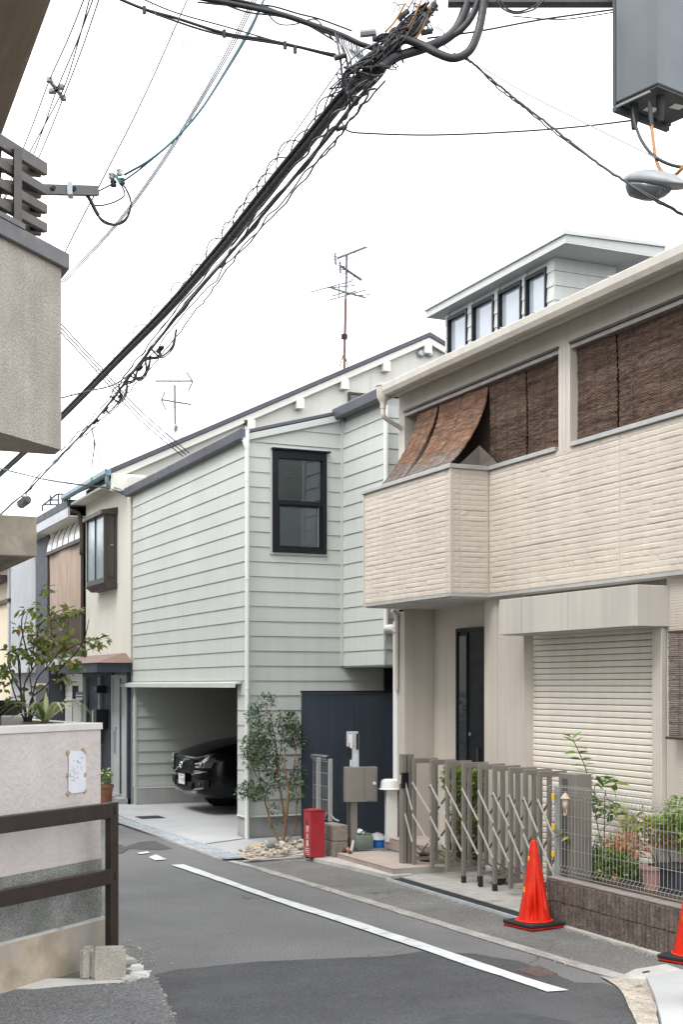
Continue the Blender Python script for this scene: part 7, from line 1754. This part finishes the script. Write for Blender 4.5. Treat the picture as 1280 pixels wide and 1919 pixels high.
# upper horizontal bundle from the left into the pole
for k, (q, r, lab) in enumerate(((((200, -12), (270, 17), (330, 34), (420, 62), (500, 75), (560, 88), (632, 105)), .010, 'black cable sagging across the upper left'), (((215, -6), (280, 22), (400, 62), (520, 82), (630, 102)), .007, 'thin black cable twisted along the sagging upper cable'), (((262, -4), (330, 24), (430, 52), (540, 84), (630, 108)), .005, 'fine wire crossing along the sagging upper cable'))):
    wire('upper_cable', lab, [(a, b, 8.5) for a, b in q], r, m_cable)
for k, (q, r, lab) in enumerate(((((355, -8), (430, 6), (520, 25), (590, 48), (640, 66), (680, 84), (720, 92), (760, 76), (800, 40)), .018, 'thick black cable entering at top centre, curving into the pole'), (((380, -10), (470, 6), (545, 32), (610, 60), (660, 76)), .010, 'black cable lying along the thick cable at the top centre'), (((370, 4), (430, 10), (500, 10), (560, 26), (600, 36), (660, 58)), .006, 'looping thin cable above the thick cable at the top centre'), (((400, 0), (460, 22), (520, 30), (570, 44), (625, 75)), .006, 'thin cable dipping below the thick cable at the top centre'), (((500, 24), (520, 44), (550, 46), (590, 36), (612, 60), (630, 80)), .005, 'thin wire drooping beneath the cables at the top centre'))):
    wire('upper_cable', lab, [(a, b, 8.4) for a, b in q], r, m_cable)
for px, py in ((270, 18), (420, 62), (534, 84), (553, 92)):
    t = MB().tube([P(px, py - 6, Y=8.48), P(px, py + 8, Y=8.48)], .012, 6).build('wire_clip', m_cable, None); tag(t, 'small black clip gripping the sagging upper cable', 'clip', 'clips on the sagging upper cable')
wire('loose_wire', 'loose wire end trailing down from the sagging cable at upper left', [(282, 0, 8.5), (292, 28, 8.45), (315, 55, 8.4), (346, 88, 8.35)], .003, m_cable)
# big drooping loops from the crossarm
wire('heavy_loop', 'heavy black cable drooping from the crossarm toward the trunk, left of two', [(880, -20, 8.3), (872, 20, 8.28), (855, 55, 8.26), (830, 76, 8.25), (790, 92, 8.25), (740, 108, 8.25), (712, 128, 8.2)], .031, m_cable)
wire('heavy_loop', 'heavy black cable drooping in a low bow from the crossarm, right of two', [(910, -20, 8.2), (905, 20, 8.18), (896, 62, 8.15), (880, 95, 8.14), (852, 109, 8.14), (820, 100, 8.16), (785, 82, 8.2), (752, 74, 8.22), (730, 90, 8.25), (705, 100, 8.3)], .026, m_cable)
wire('arm_loop', 'thin slack loop hanging from the crossarm, outer one', [(930, -10, 8.2), (938, 12, 8.2), (965, 25, 8.2), (1000, 18, 8.2), (1020, 0, 8.2)], .006, m_cable, group='slack loops on the crossarm')
wire('arm_loop', 'thin slack loop hanging from the crossarm, inner one', [(934, -10, 8.22), (945, 12, 8.22), (970, 22, 8.22), (1005, 10, 8.22), (1015, -6, 8.22)], .006, m_cable, group='slack loops on the crossarm')
wire('span_wire', 'taut wire from the tangle across to the top of the cabinet', [(800, 72, 8.3), (900, 58, 8.25), (1020, 36, 8.15), (1180, 14, 8.2)], .006, m_cable)
wire('span_wire', 'slightly slack second wire from the tangle across to the top of the cabinet', [(960, 30, 8.3), (1030, 36, 8.2), (1080, 34, 8.2), (1180, 18, 8.2)], .004, m_cable)
wire('level_wire', 'nearly level thin wire from the trunk cable across to the cabinet', [(640, 228, 8.6), (652, 245, 8.55), (690, 250, 8.5), (810, 253, 8.45), (960, 247, 8.4), (1090, 237, 8.3), (1215, 222, 8.2)], .0058, m_cable)
wire('falling_wire', 'dark twisted service wire falling from the tangle to the right edge', [(850, 100, 8.2), (885, 118, 8.2), (930, 155, 8.1), (980, 196, 8.0), (1035, 238, 7.8), (1090, 282, 7.6), (1160, 332, 7.4), (1230, 376, 7.2), (1300, 412, 7.0)], .0075, m_cable, k=10, wob=.003, seed=4)
wire('falling_wire', 'slack strand wound beside the dark falling service wire', [(858, 100, 8.2), (880, 112, 8.2), (940, 170, 8.1), (990, 208, 8.0), (1045, 252, 7.8), (1110, 298, 7.55), (1180, 344, 7.35), (1260, 388, 7.1), (1310, 420, 7.0)], .0045, m_cable, k=10, wob=.003, seed=5)
wire('pale_wire', 'pale thin wire falling from the tangle toward the lamp', [(905, 128, 8.2), (1000, 182, 8.0), (1100, 232, 7.8), (1230, 296, 7.5)], .004, m_lampb)
# leads below the cabinet
wire('cabinet_lead', 'black lead curving down from the cabinet past the right edge', [(1187, 205, 8.1), (1192, 235, 8.05), (1204, 265, 8.0), (1226, 292, 7.9), (1262, 310, 7.85), (1310, 316, 7.8)], .010, m_cable)
wire('cabinet_lead', 'orange lead hanging in a loop below the cabinet above the lamp', [(1222, 235, 8.0), (1226, 270, 7.95), (1232, 305, 7.9), (1246, 326, 7.85), (1264, 328, 7.8), (1280, 314, 7.75), (1300, 280, 7.75)], .011, m_cableo)
wire('cabinet_lead', 'black sheath over the orange lead where it leaves the cabinet', [(1218, 190, 8.02), (1220, 212, 8.01), (1222, 240, 8.0)], .014, m_cable)
# the tangle at the pole head
r_ = random.Random(33)
tgl = thing('wire_tangle', 'dense tangle of splices and loops where the cables meet near the top centre', 'wire tangle', P(720, 90, Y=8.3))
TA, TB = (640, 170), (815, 8)
for k in range(46):
    a, b = sorted((r_.random(), r_.random())); w_ = lambda t: (TA[0] + (TB[0] - TA[0]) * t + r_.gauss(0, 13), TA[1] + (TB[1] - TA[1]) * t + r_.gauss(0, 10), 8.3 + r_.uniform(-.12, .12))
    pts = [P(*w_(a + (b - a) * i / 3)[:2], Y=8.3 + r_.uniform(-.12, .12)) for i in range(4)]
    back = [p + Vector((r_.uniform(-.05, .05), r_.uniform(-.05, .05), r_.uniform(-.09, .05))) for p in pts[2:0:-1]]; pts = pts + back + [pts[0]]   # each wire loops back on itself
    MB().tube(spline(pts, 6), r_.choice((.003, .004, .005, .0065, .008)), 5).build('tangled_wire', m_cable if k % 6 else m_cableg, tgl, smooth=True)
for k in range(11):   # hanging hoops left of the trunk
    x0 = 618 + k * 5; top = 62 + k * 3; bt = 160 + r_.uniform(-10, 8)
    pts = [P(x0 + 10, top, Y=8.38), P(x0 + 14, top + 16, Y=8.34), P(x0 + 24 + k + r_.uniform(-4, 4), (top + bt) / 2, Y=8.28), P(x0 + 26 + r_.uniform(-6, 6), bt - 14, Y=8.27), P(652 + k * 1.5, bt, Y=8.26), P(646 + k * 2, bt + 14, Y=8.28)]
    MB().tube(spline(pts, 6), r_.choice((.0045, .006, .008)), 6).build('hanging_hoop', m_cable, tgl, smooth=True)
for (px, py, ln, ang, rr_) in ((655, 170, .16, -1.1, .022), (720, 120, .12, .2, .020), (740, 80, .12, .6, .022), (775, 52, .13, .7, .022), (805, 22, .12, .9, .026), (690, 62, .10, .1, .024), (800, 60, .07, .2, .018), (710, 72, .08, .1, .018), (640, 240, .07, .35, .014), (638, 106, .08, .3, .018), (756, 28, .08, .7, .018)):
    c = P(px, py, Y=8.26); d = Vector((CY_ * math.cos(ang), -SY_ * math.cos(ang), math.sin(ang))); MB().tube([c - d * ln / 2, c + d * ln / 2], rr_, 8).build('splice', m_cable if py != 62 else m_lampb, tgl, smooth='auto')
for q in (((790, 0), (772, 40), (752, 62), (735, 80)), ((808, 10), (788, 60), (770, 78)), ((760, 6), (740, 40), (722, 60))): MB().tube(spline([P(a, b, Y=8.24) for a, b in q], 5), .007, 6).build('orange_lead', m_cableo, tgl, smooth=True)
for q in (((735, 30), (745, 10), (765, 12), (758, 36)), ((735, 14), (738, 4), (750, 14), (742, 22)), ((800, 80), (818, 92), (830, 84), (842, 92)), ((815, 50), (832, 60), (830, 72), (845, 70))): MB().tube(spline([P(a, b, Y=8.24) for a, b in q], 6), .0035, 5).build('curled_end', m_cable, tgl, smooth=True)
# drops to the houses
wire('house_drop', 'slack drop wire falling from the service cable to the cream house eave, left of two', [onz(168, 798, 5.5), (176, 830, 14), (172, 870, 19), (171, 905, 23)], .008, m_cable)
wire('house_drop', 'slack drop wire falling from the service cable to the cream house eave, right of two', [onz(172, 800, 5.5), (180, 840, 16), (190, 865, 20), (200, 885, 23)], .006, m_cable)
wire('lane_wire', 'teal wire crossing the lane to the cream house wall below the eave', [(-10, 876, 13), (40, 888, 15), (100, 902, 19), (160, 910, 23), (215, 914, 23), (240, 925, 22.8)], .009, m_cablet)
wire('lane_wire', 'second dark wire crossing the lane just above the louvred house', [(70, 896, 17), (130, 905, 21), (200, 915, 22.8), (228, 922, 22.6)], .008, m_cable)
gk = 'three fine wires sloping down to the clad house roof'
for k, lab in enumerate(('lowest of the three fine wires sloping down to the clad house roof', 'middle of the three fine wires sloping down to the clad house roof', 'topmost of the three fine wires sloping down to the clad house roof')):
    wire('sloping_wire', lab, [(100, 600 - k * 8 + 8, 15), (180, 695 - k * 8, 16.5), (260, 785 - k * 9, 18), (342 + k * 6, 855 - k * 3, 19.5)], .0075, m_cable, group=gk)
wire('sagging_link', 'thin sagging link from the left building across to the service cable', [(110, 747, 14), (160, 734, 14.5), (210, 722, 15), (245, 700, 15.2)], .008, m_cable)
